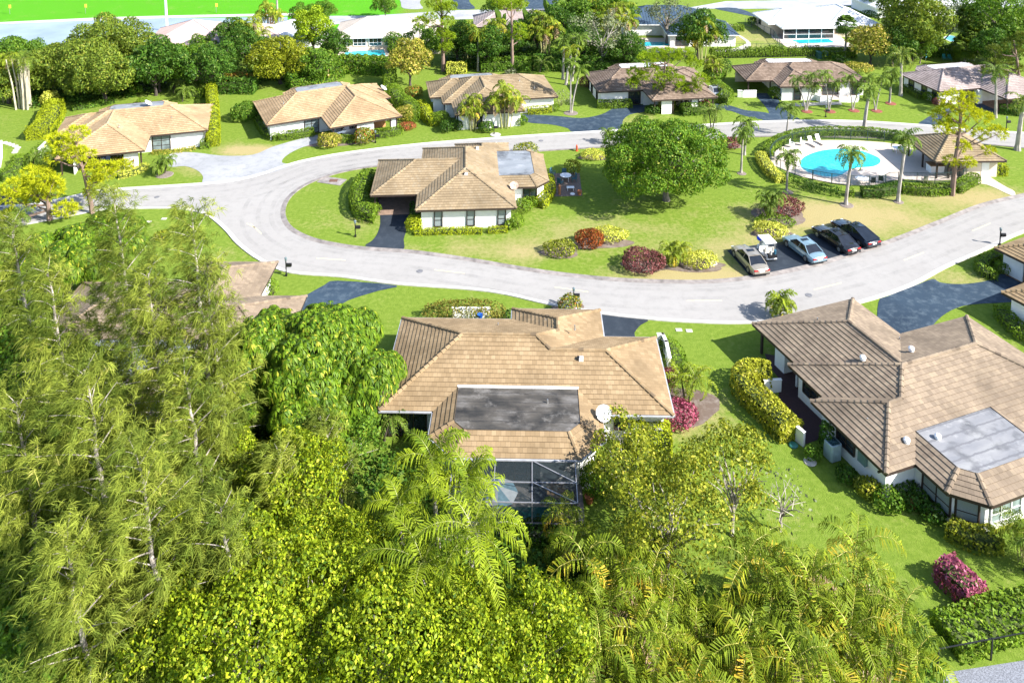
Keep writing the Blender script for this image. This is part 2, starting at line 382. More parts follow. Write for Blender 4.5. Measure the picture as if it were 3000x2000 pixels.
def subtract(pieces, fs):
    out = []
    for pc in pieces:
        rem = pc
        for f in fs:
            o = clip(rem, (-f[0], -f[1], -f[2]))
            if o and abs(area(o)) > 1e-3: out.append(o)
            rem = clip(rem, f)
            if not rem: break
    return out
def segsub(segs, fs):
    out = []
    for a, b in segs:
        t0, t1 = 0., 1.; ok = True
        for f in fs:
            fa = f[0] * a[0] + f[1] * a[1] + f[2]; fb = f[0] * b[0] + f[1] * b[1] + f[2]
            if fa < 0 and fb < 0: ok = False; break
            if fa < 0: t0 = max(t0, fa / (fa - fb))
            elif fb < 0: t1 = min(t1, fa / (fa - fb))
        if not ok or t0 >= t1 - 1e-6: out.append((a, b)); continue
        L = lambda t: (a[0] + (b[0] - a[0]) * t, a[1] + (b[1] - a[1]) * t)
        if t0 > 1e-4: out.append((a, L(t0)))
        if t1 < 1 - 1e-4: out.append((L(t1), b))
    return [s for s in out if hypot(s[0][0] - s[1][0], s[0][1] - s[1][1]) > .02]
def footprint(r, ch=(0, 0, 0, 0)):
    """ch = chamfer at (x0y0, x1y0, x1y1, x0y1)"""
    x0, y0, x1, y1 = r; P = []
    for (x, y, dx, dy, c, fl) in ((x0, y0, 1, 1, ch[0], 0), (x1, y0, -1, 1, ch[1], 1), (x1, y1, -1, -1, ch[2], 0), (x0, y1, 1, -1, ch[3], 1)):
        if c:
            a = (x, y + dy * c); b = (x + dx * c, y); P += ([a, b] if not fl else [b, a])
        else: P.append((x, y))
    return P
class Blk:
    def __init__(s, r, ch=(0, 0, 0, 0), top=None, open=False, pitch=.42, eave=2.45, pit=None):
        s.fp = footprint(r, ch); s.top = top; s.open = open; s.eave = eave; s.pl = []; n = len(s.fp); s.ed = []
        for i in range(n):
            a, b = s.fp[i], s.fp[(i + 1) % n]; L = hypot(b[0] - a[0], b[1] - a[1]); d = ((b[0] - a[0]) / L, (b[1] - a[1]) / L)
            nx, ny = -d[1], d[0]; c = -(nx * a[0] + ny * a[1]); pk = pitch if not pit else pit.get(i, pitch)
            s.pl.append((nx * pk, ny * pk, c * pk + eave)); s.ed.append((a, d, (nx, ny, c), pk))
        if top is not None: s.pl.append((0, 0, top)); s.ed.append(None)
    def inside(s, inset=0):
        return [(e[2][0], e[2][1], e[2][2] - inset) for e in s.ed if e]
    def inset(s, d):
        P = [(-1e3, -1e3), (1e3, -1e3), (1e3, 1e3), (-1e3, 1e3)]
        for e in s.ed:
            if e: P = clip(P, (e[2][0], e[2][1], e[2][2] - d))
        return P
def sub(f, g, e=0.0): return (f[0] - g[0], f[1] - g[1], f[2] - g[2] + e)
def house(name, loc, rz, label, blocks, roofm, wallm=None, style='tile', deck=None, cap=None, gutter=None, wins=(), posts=(), vents=(), cat='house', inset=.6, flash=False, walls=True):
    wallm = wallm or M_wall; root = thing(name, (loc[0], loc[1], 0), label, cat, None, radians(rz))
    R, CPS, FL, DK, SO, W, GT = MB(), [], MB(), MB(), MB(), MB(), MB(); hasdk = False
    for i, b in enumerate(blocks):
        for k, pk in enumerate(b.pl):
            if k < len(b.fp): P = list(b.fp)
            else: P = list(b.fp)
            for j, pj in enumerate(b.pl):
                if j != k and P: P = clip(P, sub(pj, pk))
            if not P: continue
            # ridges and hips on the way: interior edges of this face
            if k < len(b.fp):
                for a_, b_ in zip(P, P[1:] + P[:1]):
                    for j in range(len(b.pl)):
                        if j == k: continue
                        df = sub(b.pl[j], pk)
                        if abs(df[0] * a_[0] + df[1] * a_[1] + df[2]) < 1e-4 and abs(df[0] * b_[0] + df[1] * b_[1] + df[2]) < 1e-4 and (abs(df[0]) + abs(df[1]) > 1e-5):
                            istop = j >= len(b.fp)
                            if not istop and j < k: continue
                            segs = [(a_, b_)]
                            for m, o in enumerate(blocks):
                                if m != i: segs = segsub(segs, [sub(q, pk, 1e-3) for q in o.pl])
                            for s0, s1 in segs:
                                z0 = pk[0] * s0[0] + pk[1] * s0[1] + pk[2]; z1 = pk[0] * s1[0] + pk[1] * s1[1] + pk[2]
                                A, B = Vector((s0[0], s0[1], z0)), Vector((s1[0], s1[1], z1))
                                if istop: 
                                    if flash: FL.bar(A + Vector((0, 0, .03)), B + Vector((0, 0, .03)), .16, .10)
                                    continue
                                if A.z > B.z: A, B = B, A
                                L = (B - A).length; d = (B - A) / L; x = d.cross(Vector((0, 0, 1))).normalized(); u = x.cross(d)
                                if style == 'tile':
                                    ns = max(1, int(L / .42)); st = L / ns; CP = MB(); CPS.append(CP)
                                    for q in range(ns):
                                        c0 = A + d * (q * st) + u * .035; c1 = A + d * ((q + 1.12) * st) + u * .0
                                        if q == ns - 1: c1 = B
                                        r0, r1 = .17, .135
                                        an = [radians(t) for t in (-15, 35, 90, 145, 195)]
                                        P0 = [c0 + x * cos(t) * r0 + u * sin(t) * r0 * .75 for t in an]; P1 = [c1 + x * cos(t) * r1 + u * sin(t) * r1 * .75 for t in an]
                                        for w in range(4): CP.poly([P0[w + 1], P0[w], P1[w], P1[w + 1]], 0, [(q * .9 + i * 7.3, w * .01 + k)] * 4)
                                        CP.poly(P0, 0, [(q * .9 + i * 7.3, k)] * 5)
                                else: CP = MB(); CPS.append(CP); CP.bar(A + u * .03, B + u * .03, .22, .07)
            pcs = [P]
            for m, o in enumerate(blocks):
                if m == i or not pcs: continue
                fs = []; dead = False
                for q in o.pl:
                    f = sub(q, pk)
                    if abs(f[0]) < 1e-6 and abs(f[1]) < 1e-6:
                        if f[2] > 1e-5 or (abs(f[2]) <= 1e-5 and m < i): continue
                        dead = True; break
                    fs.append(f)
                if not dead: pcs = subtract(pcs, fs)
            Z = lambda p: pk[0] * p[0] + pk[1] * p[1] + pk[2]
            if k >= len(b.fp):
                for pc in pcs: DK.poly([(p[0], p[1], b.top) for p in pc]); hasdk = True
                continue
            a, d, nn, pt = b.ed[k]; sl = sqrt(1 + pt * pt); nrm = Vector((-pk[0], -pk[1], 1)).normalized()
            for pc in pcs:
                if area(pc) < 0: pc = pc[::-1]
                ds = [(nn[0] * p[0] + nn[1] * p[1] + nn[2]) * sl for p in pc]
                if style == 'tile':
                    c0 = int(math.floor(min(ds) / EXPO + 1e-6)); c1 = int(math.ceil(max(ds) / EXPO - 1e-6))
                    for c in range(c0, c1):
                        lo, hi = c * EXPO / sl, (c + 1) * EXPO / sl
                        q = clip(clip(pc, (nn[0], nn[1], nn[2] - lo)), (-nn[0], -nn[1], hi - nn[2]))
                        if not q: continue
                        V, UV, dd = [], [], []
                        for p in q:
                            s_ = (nn[0] * p[0] + nn[1] * p[1] + nn[2]) * sl; fr = s_ / EXPO - c
                            u_ = (p[0] - a[0]) * d[0] + (p[1] - a[1]) * d[1]; dd.append(fr)
                            V.append(Vector((p[0], p[1], Z(p))) + nrm * (.008 + TT * (1 - fr))); UV.append((u_ + 50 + k * 13.7 + i * 5.1, (c + .5) * EXPO + 20 * EXPO))
                        R.poly(V, 0, UV)
                        for w in range(len(q)):
                            w2 = (w + 1) % len(q)
                            if dd[w] < .02 and dd[w2] < .02:
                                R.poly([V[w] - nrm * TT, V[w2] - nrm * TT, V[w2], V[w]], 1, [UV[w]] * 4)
                else:
                    R.poly([(p[0], p[1], Z(p)) for p in pc])
                    us = [(p[0] - a[0]) * d[0] + (p[1] - a[1]) * d[1] for p in pc]; n_ = len(pc); u = math.ceil(min(us) / .55) * .55
                    while u < max(us):
                        X = []
                        for w in range(n_):
                            ua, ub = us[w] - u, us[(w + 1) % n_] - u
                            if ua * ub < 0:
                                t = ua / (ua - ub); p, q = pc[w], pc[(w + 1) % n_]; X.append((p[0] + (q[0] - p[0]) * t, p[1] + (q[1] - p[1]) * t))
                        if len(X) == 2:
                            A, B = (Vector((p[0], p[1], Z(p) + .02)) for p in X)
                            if (A - B).length > .2: R.bar(A, B, .05, .06)
                        u += .55
        # eaves, soffits, walls
        segs = [(b.fp[w], b.fp[(w + 1) % len(b.fp)]) for w in range(len(b.fp))]
        for s in segs:
            ss = [s]
            for m, o in enumerate(blocks):
                if m != i: ss = segsub(ss, [(f[0], f[1], f[2] + (1e-3 if m < i else -1e-3)) for f in o.inside()])
            for p, q in ss:
                A, B = Vector((p[0], p[1], b.eave - .10)), Vector((q[0], q[1], b.eave - .10)); dn = (B - A).normalized(); ou = Vector((dn.y, -dn.x, 0))
                SO.bar(A - ou * .02, B - ou * .02, .05, .19)
                if gutter: GT.bar(A + ou * .06 + Vector((0, 0, .05)), B + ou * .06 + Vector((0, 0, .05)), .11, .10)
        pcs = [list(b.fp)]
        for m, o in enumerate(blocks):
            if m < i: pcs = subtract(pcs, o.inside())
        for pc in pcs:
            if area(pc) < 0: pc = pc[::-1]
            SO.poly([(p[0], p[1], b.eave - .17) for p in pc[::-1]], 1)
        if not b.open and walls:
            ip = b.inset(inset)
            for w in range(len(ip)):
                ss = [(ip[w], ip[(w + 1) % len(ip)])]
                for m, o in enumerate(blocks):
                    if m != i and not o.open: ss = segsub(ss, [(f[0], f[1], f[2] + (1e-3 if m < i else -1e-3)) for f in o.inside(inset)])
                for p, q in ss:
                    W.poly([(p[0], p[1], 0), (q[0], q[1], 0), (q[0], q[1], b.eave - .175), (p[0], p[1], b.eave - .175)])
    if GT.f: GT.build('gutter', plain('gutter_paint', (.34, .35, .38), .6, var=.25, scale=1.5), root)
    if W.f: W.build('wall', wallm, root)
    SO.build('fascia', [M_trim if style == 'tile' else M_white, M_soffit], root)
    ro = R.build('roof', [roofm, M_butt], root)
    for CP in CPS: CP.build('ridge_cap', roofm if style != 'tile' else (cap or roofm), ro)
    if FL.f: FL.build('flashing', M_white, ro)
    if hasdk: DK.build('flat_roof', deck or D_grey, ro)
    for w in wins: window(root, *w)
    for (x, y) in posts:
        P_ = MB(); P_.box((x, y, 1.14), (.18, .18, 2.26)); P_.build('post', M_trim, root)
    for (x, y, z, t) in vents:
        V_ = MB()
        if t == 'goose':
            V_.box((x, y, z + .12), (.32, .3, .34)); V_.box((x - .2, y, z + .2), (.2, .26, .2), 0, 1); V_.build('roof_vent', [M_white, M_black], ro)
        elif t == 'dome':
            V_.lathe((x, y, z - .05), [(.2, 0), (.2, .16), (.24, .17), (.22, .28), (.12, .36), (.01, .38)], 10); V_.build('roof_vent', M_white, ro, True)
        else:
            V_.lathe((x, y, z - .1), [(.1, 0), (.06, .15), (.05, .38)], 7); V_.build('vent_pipe', M_alu, ro)
    return root
def window(root, x, y, ang, w, z0, z1, typ='dark'):
    """window centred at local plan (x,y) on a wall whose outward normal points at angle ang"""
    ca, sa = cos(radians(ang)), sin(radians(ang)); n = Vector((ca, sa, 0)); t = Vector((-sa, ca, 0)); c = Vector((x, y, 0)); up = Vector((0, 0, 1))
    Fm, Pn = MB(), MB(); fw = .10; h = w / 2
    P = lambda u, z, o: c + t * u + up * z + n * o
    fm = M_white if typ in ('white', 'whitepale') else M_trim
    fr = [(P(-h, z0, .04), P(-h, z1, .04)), (P(h, z0, .04), P(h, z1, .04)), (P(-h, z0, .04), P(h, z0, .04)), (P(-h, z1, .04), P(h, z1, .04))]
    for a, b in fr: Fm.bar(a, b, fw, .1)
    nm = max(1, round(w / .9))
    for q in range(1, nm): Fm.bar(P(-h + w * q / nm, z0, .035), P(-h + w * q / nm, z1, .035), .06)
    if typ == 'grid':
        for zz in (.33, .66): Fm.bar(P(-h, z0 + (z1 - z0) * zz, .03), P(h, z0 + (z1 - z0) * zz, .03), .05)
    elif typ != 'door': Fm.bar(P(-h, z0 + (z1 - z0) * .38, .03), P(h, z0 + (z1 - z0) * .38, .03), .05)
    Pn.poly([P(-h, z0, .015), P(h, z0, .015), P(h, z1, .015), P(-h, z1, .015)])
    f = Fm.build('window', fm, root)
    Pn.build('pane', {'pale': M_blind, 'whitepale': M_glass2, 'grid': M_glass2}.get(typ, M_glass), f)
def box_part(root, name, c, d, mat, rz=0):
    m = MB(); m.box(c, d, rz); return m.build(name, mat, root)

# ------------------------------------------------------------------ plants
def rnd(seed): return np.random.default_rng(seed)
def unit(v): return v / np.maximum(np.linalg.norm(v, axis=-1, keepdims=True), 1e-9)
def leafquads(r, P, N, size, asp=.5, droop=.2, spread=.7, svar=.5):
    n = len(P); N = unit(N + r.normal(0, spread, (n, 3))); T = np.cross(N, r.normal(0, 1, (n, 3))); T[:, 2] -= droop; T = unit(T)
    S = unit(np.cross(T, N)); l = (size * (1 + r.uniform(-svar, svar, (n, 1)))) / 2; w = l * asp
    Nn = np.cross(S, T)
    return np.stack([P - T * l, P + S * w + Nn * w * .25, P + T * l, P - S * w + Nn * w * .25], 1)
def dirs(r, n, up=.0):
    d = unit(r.normal(0, 1, (n, 3))); d[:, 2] += up; return unit(d)
def crown_pts(r, lobes, dens, low=-.45, thick=.25):
    """points on the outer parts of overlapping lobes; lobes: (centre, radii)"""
    Ps, Ns = [], []
    C = np.array([l[0] for l in lobes]); Rr = np.array([l[1] for l in lobes])
    for c, rad in zip(C, Rr):
        n = int(dens * 4 * pi * (rad[0] * rad[2] + rad[0] * rad[0] * .5) / 1.5)
        d = dirs(r, n, .15); d = d[d[:, 2] > low]; k = 1 - np.abs(r.normal(0, thick, (len(d), 1)))
        # small scale lumps
        k = k * (1 + .10 * np.sin(d[:, :1] * 9 + c[0]) * np.cos(d[:, 1:2] * 8 + c[1] * 2) )
        P = c + d * rad * k; keep = np.ones(len(P), bool)
        for c2, r2 in zip(C, Rr):
            if c2 is c or np.allclose(c2, c): continue
            keep &= (np.linalg.norm((P - c2) / r2, axis=1) > .72)
        Ps.append(P[keep]); Ns.append(d[keep])
    return np.concatenate(Ps), np.concatenate(Ns)
def lobes_for(r, R, Hc, Rz, n, lr=.42, flat=.8):
    """lobe centres spread through an ellipsoid crown of radius R, half height Rz, centre height Hc"""
    out = [((0, 0, Hc - Rz * .12), (R * .55, R * .55, Rz * .6))]
    for i in range(n):
        t = (i + .5) / n; z = 1 - 1.45 * t; a = i * 2.39996 + r.uniform(-.3, .3); q = sqrt(max(0, 1 - z * z)); k = r.uniform(.5, .92)
        s = lr * r.uniform(.55, 1.3) * (1.25 - k * .45)
        out.append(((R * q * cos(a) * k, R * q * sin(a) * k, Hc + Rz * z * k), (R * s, R * s, R * s * flat)))
    return out
def trunk_mesh(r, mb, top, rad, lean=(0, 0), limbs=(), n=7):
    k = 6; pts = [Vector((lean[0] * (i / k) ** 1.3 + r.normal(0, rad * .25) * (0 < i), lean[1] * (i / k) ** 1.3 + r.normal(0, rad * .25) * (0 < i), top * i / k)) for i in range(k + 1)]
    mb.tube(pts, [rad * (1.25 if i == 0 else 1 - .55 * i / k) for i in range(k + 1)], n)
    for (t, e, rr) in limbs:
        i = min(k - 1, int(t * k)); a = pts[i]; e = Vector(e); mid = (a + e) / 2 + Vector((r.normal(0, .3), r.normal(0, .3), .25 * (e - a).length * .4))
        mb.tube([a, mid, e], [rr, rr * .7, rr * .25], 5)
    return pts[-1]
def leafy_tree(name, seed, R, Hc, Rz, lobes=12, dens=20, leaf=.28, asp=.55, mat=None, barkm=None, trunk_r=.25, lr=.42, low=-.5, droop=.3, flat=.8, loc=(0, 0, 0), label='', cat='tree', group=None, thick=.22, spread=.6, gap=0):
    r = rnd(seed); root = thing(name, loc, label, cat, group)
    lb = lobes_for(r, R, Hc, Rz, lobes, lr, flat)
    if gap: lb = lb[1:]
    P, N = crown_pts(r, lb, dens, low, thick)
    if gap:
        v = np.sin(P[:, 0] * 1.7 + seed) + np.sin(P[:, 1] * 1.9 + seed * 2) + np.sin(P[:, 2] * 2.3); keep = v > -gap; P, N = P[keep], N[keep]
    me = qmesh('crown', leafquads(r, P, N, leaf, asp, droop, spread)); link('crown', me, mat or L_green, root)
    mb = MB(); L = [(r.uniform(.45, .85), Vector(l[0]) * .92, trunk_r * .42) for l in lb[1:]]
    trunk_mesh(r, mb, max(Hc - Rz * .2, .5), trunk_r, (0, 0), L); mb.build('trunk', barkm or B_grey, root)
    return root
def rosettes(r, P, N, rad, k=9, w=.15, droop=.55):
    """umbrella-like whorls of drooping leaflets"""
    n = len(P); N = unit(N + np.array([0, 0, .6]) + r.normal(0, .2, (n, 3))); A = unit(np.cross(N, r.normal(0, 1, (n, 3)))); B = np.cross(N, A); Q = []
    R0 = rad * (1 + r.uniform(-.3, .2, (n, 1)))
    for i in range(k):
        a = 2 * pi * i / k + r.uniform(-.2, .2, (n, 1)); D = A * np.cos(a) + B * np.sin(a); S = np.cross(N, D)
        tip = P + D * R0 * .8 - np.array([0, 0, 1]) * R0 * droop; mid = P + D * R0 * .5 - np.array([0, 0, 1]) * R0 * .12
        Q.append(np.stack([P + D * R0 * .08, mid + S * R0 * w, tip, mid - S * R0 * w], 1))
    return np.concatenate(Q)
def frond(r, L, arch, nl, ll, lw, az, el, droop=.55, vee=.35, twist=0.0, tip=1.0):
    """pinnate frond starting at the origin; returns leaflet quads + rachis points"""
    ns = 14; pts = []; p = np.zeros(3); a = el; h = np.array([cos(az), sin(az), 0.]); side = np.array([-sin(az), cos(az), 0.]); st = L / ns
    for i in range(ns + 1):
        pts.append(p.copy()); d = h * cos(a) + np.array([0, 0, 1.]) * sin(a); p = p + d * st; a -= arch / ns * (1 + i / ns)
    pts = np.array(pts); Q = []
    for sgn in (-1, 1):
        t = (np.arange(nl) + .5) / nl * .92 + .07 + r.uniform(-.01, .01, nl); idx = np.clip((t * ns).astype(int), 0, ns - 1); fr = (t * ns - idx)[:, None]
        B = pts[idx] * (1 - fr) + pts[idx + 1] * fr; D = unit(pts[idx + 1] - pts[idx]); U = np.cross(np.broadcast_to(side, D.shape), D); U = unit(U) * np.sign(U[:, 2:3] + 1e-6)
        env = (np.sin(np.clip(t, 0, 1) ** .8 * pi * .93 + .12) ** .6)[:, None] * ll
        O = unit(side * sgn + D * (.35 + .9 * t[:, None] ** 2) + U * vee + r.normal(0, .15, (nl, 3)))
        M = B + O * env * .55; E = B + unit(O + np.array([0, 0, -droop])) * env * (1 + r.uniform(-.3, .15, (nl, 1)))
        Wd = D * lw * .5
        kp = r.uniform(0, 1, nl) > .12; q1 = np.stack([B - Wd * .5, B + Wd * .5, M + Wd, M - Wd], 1)[kp]; q2 = np.stack([M - Wd, M + Wd, E + Wd * .15, E - Wd * .15], 1)[kp]; Q += [q1, q2]
    return np.concatenate(Q), pts
def palm_crown(r, n, L, nl, ll, lw, els=(1.2, -.3), arch=1.5, droop=.55, vee=.3, wind=(0, 0)):
    Q, R, TN = [], [], []
    for i in range(n):
        t = i / max(1, n - 1); az = i * 2.39996 + r.uniform(-.25, .25); el = els[0] + (els[1] - els[0]) * t + r.uniform(-.15, .15)
        q, p = frond(r, L * r.uniform(.85, 1.08), arch * r.uniform(.8, 1.2), nl, ll, lw, az, el, droop, vee)
        if wind[0] or wind[1]:
            for A in (q, p): 
                d = np.linalg.norm(A[..., :2], axis=-1, keepdims=True) / L; A[..., 0:1] += wind[0] * d ** 1.5 * L; A[..., 1:2] += wind[1] * d ** 1.5 * L
        Q.append(q); R.append(p); TN.append(np.full(len(q), r.uniform() * .75 + t * .25))
    palm_crown.tone = np.concatenate(TN); return np.concatenate(Q), R
def palm(name, seed, h, loc, label, nf=14, L=2.6, nl=26, ll=.6, lw=.07, tr=.16, lean=(0, 0), mat=None, barkm=None, shaft=True, group=None, cat='palm tree', els=(1.2, -.35), arch=1.6, droop=.6, bulge=False, dead=0, wind=(0, 0), vee=.3):
    r = rnd(seed); root = thing(name, loc, label, cat, group)
    k = 7; pts = [Vector((lean[0] * (i / k) ** 1.4, lean[1] * (i / k) ** 1.4, h * i / k)) for i in range(k + 1)]
    rad = [tr * (1.5 if i == 0 else (1 + .35 * sin(pi * i / k) if bulge else 1.1) - .3 * i / k) for i in range(k + 1)]
    mb = MB(); mb.tube(pts, rad, 8); mb.build('trunk', barkm or B_palm, root, True); top = pts[-1]
    if shaft:
        mb = MB(); mb.tube([top, top + Vector((0, 0, .5 * tr / .16)), top + Vector((0, 0, .9 * tr / .16))], [tr * .85, tr * .8, tr * .35], 8); mb.build('crownshaft', plain('crownshaft_green', (.12, .18, .05), .5), root, True); top = top + Vector((0, 0, .75 * tr / .16))
    Q, R = palm_crown(r, nf, L, nl, ll, lw, els, arch, droop, vee, wind)
    cr = link('crown', qmesh('crown', Q + np.array(top), 4, palm_crown.tone), mat or L_palm, root)
    mb = MB()
    for p in R: mb.tube([Vector(tuple(q)) + top for q in p[::2]], [.024 * (1 - .11 * i) for i in range(len(p[::2]))], 4, 0, False)
    mb.build('stems', plain('rachis', (.22, .24, .06), .5), cr)
    if dead:
        Q, _ = palm_crown(r, dead, L * .8, nl, ll * .8, lw, (-.6, -1.2), .5, .8); link('dead_fronds', qmesh('dead_fronds', Q + np.array(top)), L_dead, root)
    return root
def areca(name, seed, h, R, loc, label, stems=9, nf=7, L=2.4, nl=30, ll=.55, lw=.06, mat=None, group=None, dead=3, wind=(0, 0), cat='palm clump'):
    r = rnd(seed); root = thing(name, loc, label, cat, group); mb = MB(); Qs, Ds, tn, rc = [], [], [], MB()
    for s in range(stems):
        a = s * 2.39996; q = sqrt((s + .3) / stems) * R; hh = h * r.uniform(.5, 1.15) * (1 - .25 * q / R); b = Vector((cos(a) * q * .35, sin(a) * q * .35, 0)); t = Vector((cos(a) * q, sin(a) * q, hh))
        m = (b + t) / 2 + Vector((-cos(a) * q * .15, -sin(a) * q * .15, hh * .1)); mb.tube([b, m, t], [.07, .06, .04], 6)
        Q, Rr = palm_crown(r, nf, L * r.uniform(.85, 1.1), nl, ll, lw, (1.35, .05), 2.0, .7, .35, wind); Qs.append(Q + np.array(t)); tn.append(palm_crown.tone)
        for p in Rr: rc.tube([Vector(tuple(x)) + t for x in p[::3]], [.03, .026, .02, .014, .008], 4, 0, False)
        if dead and s % 2 == 0:
            Q, _ = palm_crown(r, dead, L * .8, nl, ll * .8, lw, (0, -1), 1.2, .9); Ds.append(Q + np.array(t))
    mb.build('stems', plain('areca_stem', (.3, .3, .12), .5), root); cr = link('crown', qmesh('crown', np.concatenate(Qs), 4, np.concatenate(tn)), mat or L_palmy, root)
    rc.build('frond_ribs', plain('rachis_yellow', (.4, .36, .08), .5), cr)
    if Ds: link('dead_fronds', qmesh('dead_fronds', np.concatenate(Ds)), L_dead, root)
    return root
def tufts(r, P, D, L, k, w, spread=.45, droop=.8):
    """brushes of thin needles: bases P, mean direction D"""
    n = len(P); Q = []
    for i in range(k):
        d = unit(D + r.normal(0, spread, (n, 3))); l = L * r.uniform(.6, 1.1, (n, 1)); s = unit(np.cross(d, r.normal(0, 1, (n, 3)))) * w * .5
        B = P + r.normal(0, L * .12, (n, 3)); M = B + d * l * .5 + np.array([0, 0, -.05]) * l; E = B + d * l + np.array([0, 0, -droop * .45]) * l
        Q.append(np.stack([B - s * .6, B + s * .6, M + s, M - s], 1)); Q.append(np.stack([M - s, M + s, E + s * .2, E - s * .2], 1))
    return np.concatenate(Q)
def casuarina(name, seed, h, loc, label, R=4.5, nb=34, lean=(0, 0), mat=None, L=.75, k=11, w=.045, tuft=15, low=.25, wind=(-.5, .25), group='feathery pines along the rear boundary', tr=.22, barkm=None):
    r = rnd(seed); root = thing(name, loc, label, 'tree', group); mb = MB(); K = 10
    tp = [Vector((lean[0] * (i / K) ** 1.5 + r.normal(0, .08) * (i > 0), lean[1] * (i / K) ** 1.5 + r.normal(0, .08) * (i > 0), h * i / K)) for i in range(K + 1)]
    mb.tube(tp, [tr * (1 - .9 * i / K) + .015 for i in range(K + 1)], 7); Ps, Ds, tn = [], [], []; wv = np.array([wind[0], wind[1], 0])
    for b in range(nb):
        t = low + (1 - low) * (b + .5) / nb; i = min(K - 1, int(t * K)); a0 = tp[i].lerp(tp[i + 1], t * K - i); az = b * 2.39996 + r.uniform(-.5, .5)
        bl = R * (1.05 - t) ** .6 * r.uniform(.6, 1.15) + .5; el = .15 + .75 * t
        pts = []; p = np.array(a0); d = np.array([cos(az) * cos(el), sin(az) * cos(el), sin(el)]) + wv * .35
        for s in range(6): pts.append(p.copy()); p = p + unit(d) * bl / 5; d = d + np.array([0, 0, -.10]) + wv * .12
        mb.tube([Vector(tuple(q)) for q in pts], [tr * .28 * (1 - .16 * s) * (1.1 - t * .6) for s in range(6)], 4, 0, False); pts = np.array(pts)
        m = int(tuft * bl / 2.5); tt = r.uniform(.2, 1.02, m) ** .8 * 4.99; ii = np.clip(tt.astype(int), 0, 4); ff = (tt - ii)[:, None]
        B = pts[ii] * (1 - ff) + pts[ii + 1] * ff + r.normal(0, .28 + .05 * bl, (m, 3)); Dd = unit((pts[ii + 1] - pts[ii])) * .6 + wv + np.array([0, 0, -.35]) + r.normal(0, .35, (m, 3))
        Ps.append(B); Ds.append(unit(Dd)); tn.append(np.clip(r.uniform(0, .85) + r.normal(0, .13, m), 0, 1))
    P = np.concatenate(Ps); D = np.concatenate(Ds); link('crown', qmesh('crown', tufts(r, P, D, L, k, w), 4, np.tile(np.concatenate(tn), 2 * k)), mat or L_casu, root); mb.build('trunk', barkm or B_pale, root)
    return root
def slash_pine(name, seed, h, loc, label, lobes, mat=None, barkm=None, tr=.22, lean=(0, 0), k=16, L=.3, w=.04, dens=16, group=None):
    """tall bare trunk with flat-topped separate needle clusters; lobes: (x, y, z, radius) relative to the base"""
    r = rnd(seed); root = thing(name, loc, label, 'tree', group); mb = MB(); K = 8
    tp = [Vector((lean[0] * (i / K) ** 1.3, lean[1] * (i / K) ** 1.3, h * i / K)) for i in range(K + 1)]; mb.tube(tp, [tr * (1.15 - .8 * i / K) for i in range(K + 1)], 8); Ps, Ds = [], []
    for (x, y, z, q) in lobes:
        i = min(K - 1, max(2, int((z - q * .8) / h * K))); a = tp[i]; e = Vector((x, y, z - q * .3)); m = (a + e) / 2 + Vector((0, 0, -.2 * q)); mb.tube([a, m, e], [tr * .45, tr * .32, tr * .1], 5)
        n = int(dens * q * q * 4); d = dirs(r, n, .3); P = np.array((x, y, z)) + d * np.array((q, q, q * .62)) * r.uniform(.35, 1, (n, 1)) ** .5; Ps.append(P); Ds.append(unit(d + np.array([0, 0, .5])))
        for s in range(3): mb.tube([e, e + Vector(tuple(d[s] * q * .8))], [tr * .12, .01], 4)
    P = np.concatenate(Ps); D = np.concatenate(Ds); link('crown', qmesh('crown', tufts(r, P, D, L, k, w, .7, .2)), mat or L_pine, root); mb.build('trunk', barkm or B_pine, root)
    return root
def shrub(name, seed, loc, R, h, label, mat, leaf=.13, dens=120, sx=1.0, rz=0.0, group=None, cat='shrub', lump=3):
    r = rnd(seed); root = thing(name, loc, label, cat, group, rz); lb = [((0, 0, h * .42), (R * .85, R * .85, h * .58))]
    for i in range(lump): a = i * 2.39996 + seed; lb.append(((cos(a) * R * .4, sin(a) * R * .4, h * .5), (R * .55, R * .55, h * .48)))
    P, N = crown_pts(r, lb, dens, -.55, .1); P[:, 0] *= sx; P = P[P[:, 2] > .02]; N = N[:len(P)]
    link('foliage', qmesh('foliage', leafquads(r, P, N, leaf, .6, .1, .7)), mat, root)
    mb = MB()
    for i in range(5): a = i * 1.256; mb.tube([(cos(a) * R * .1, sin(a) * R * .1, 0), (cos(a) * R * .5, sin(a) * R * .5, h * .75)], [.04, .012], 5)
    mb.build('stems', B_dark, root); return root
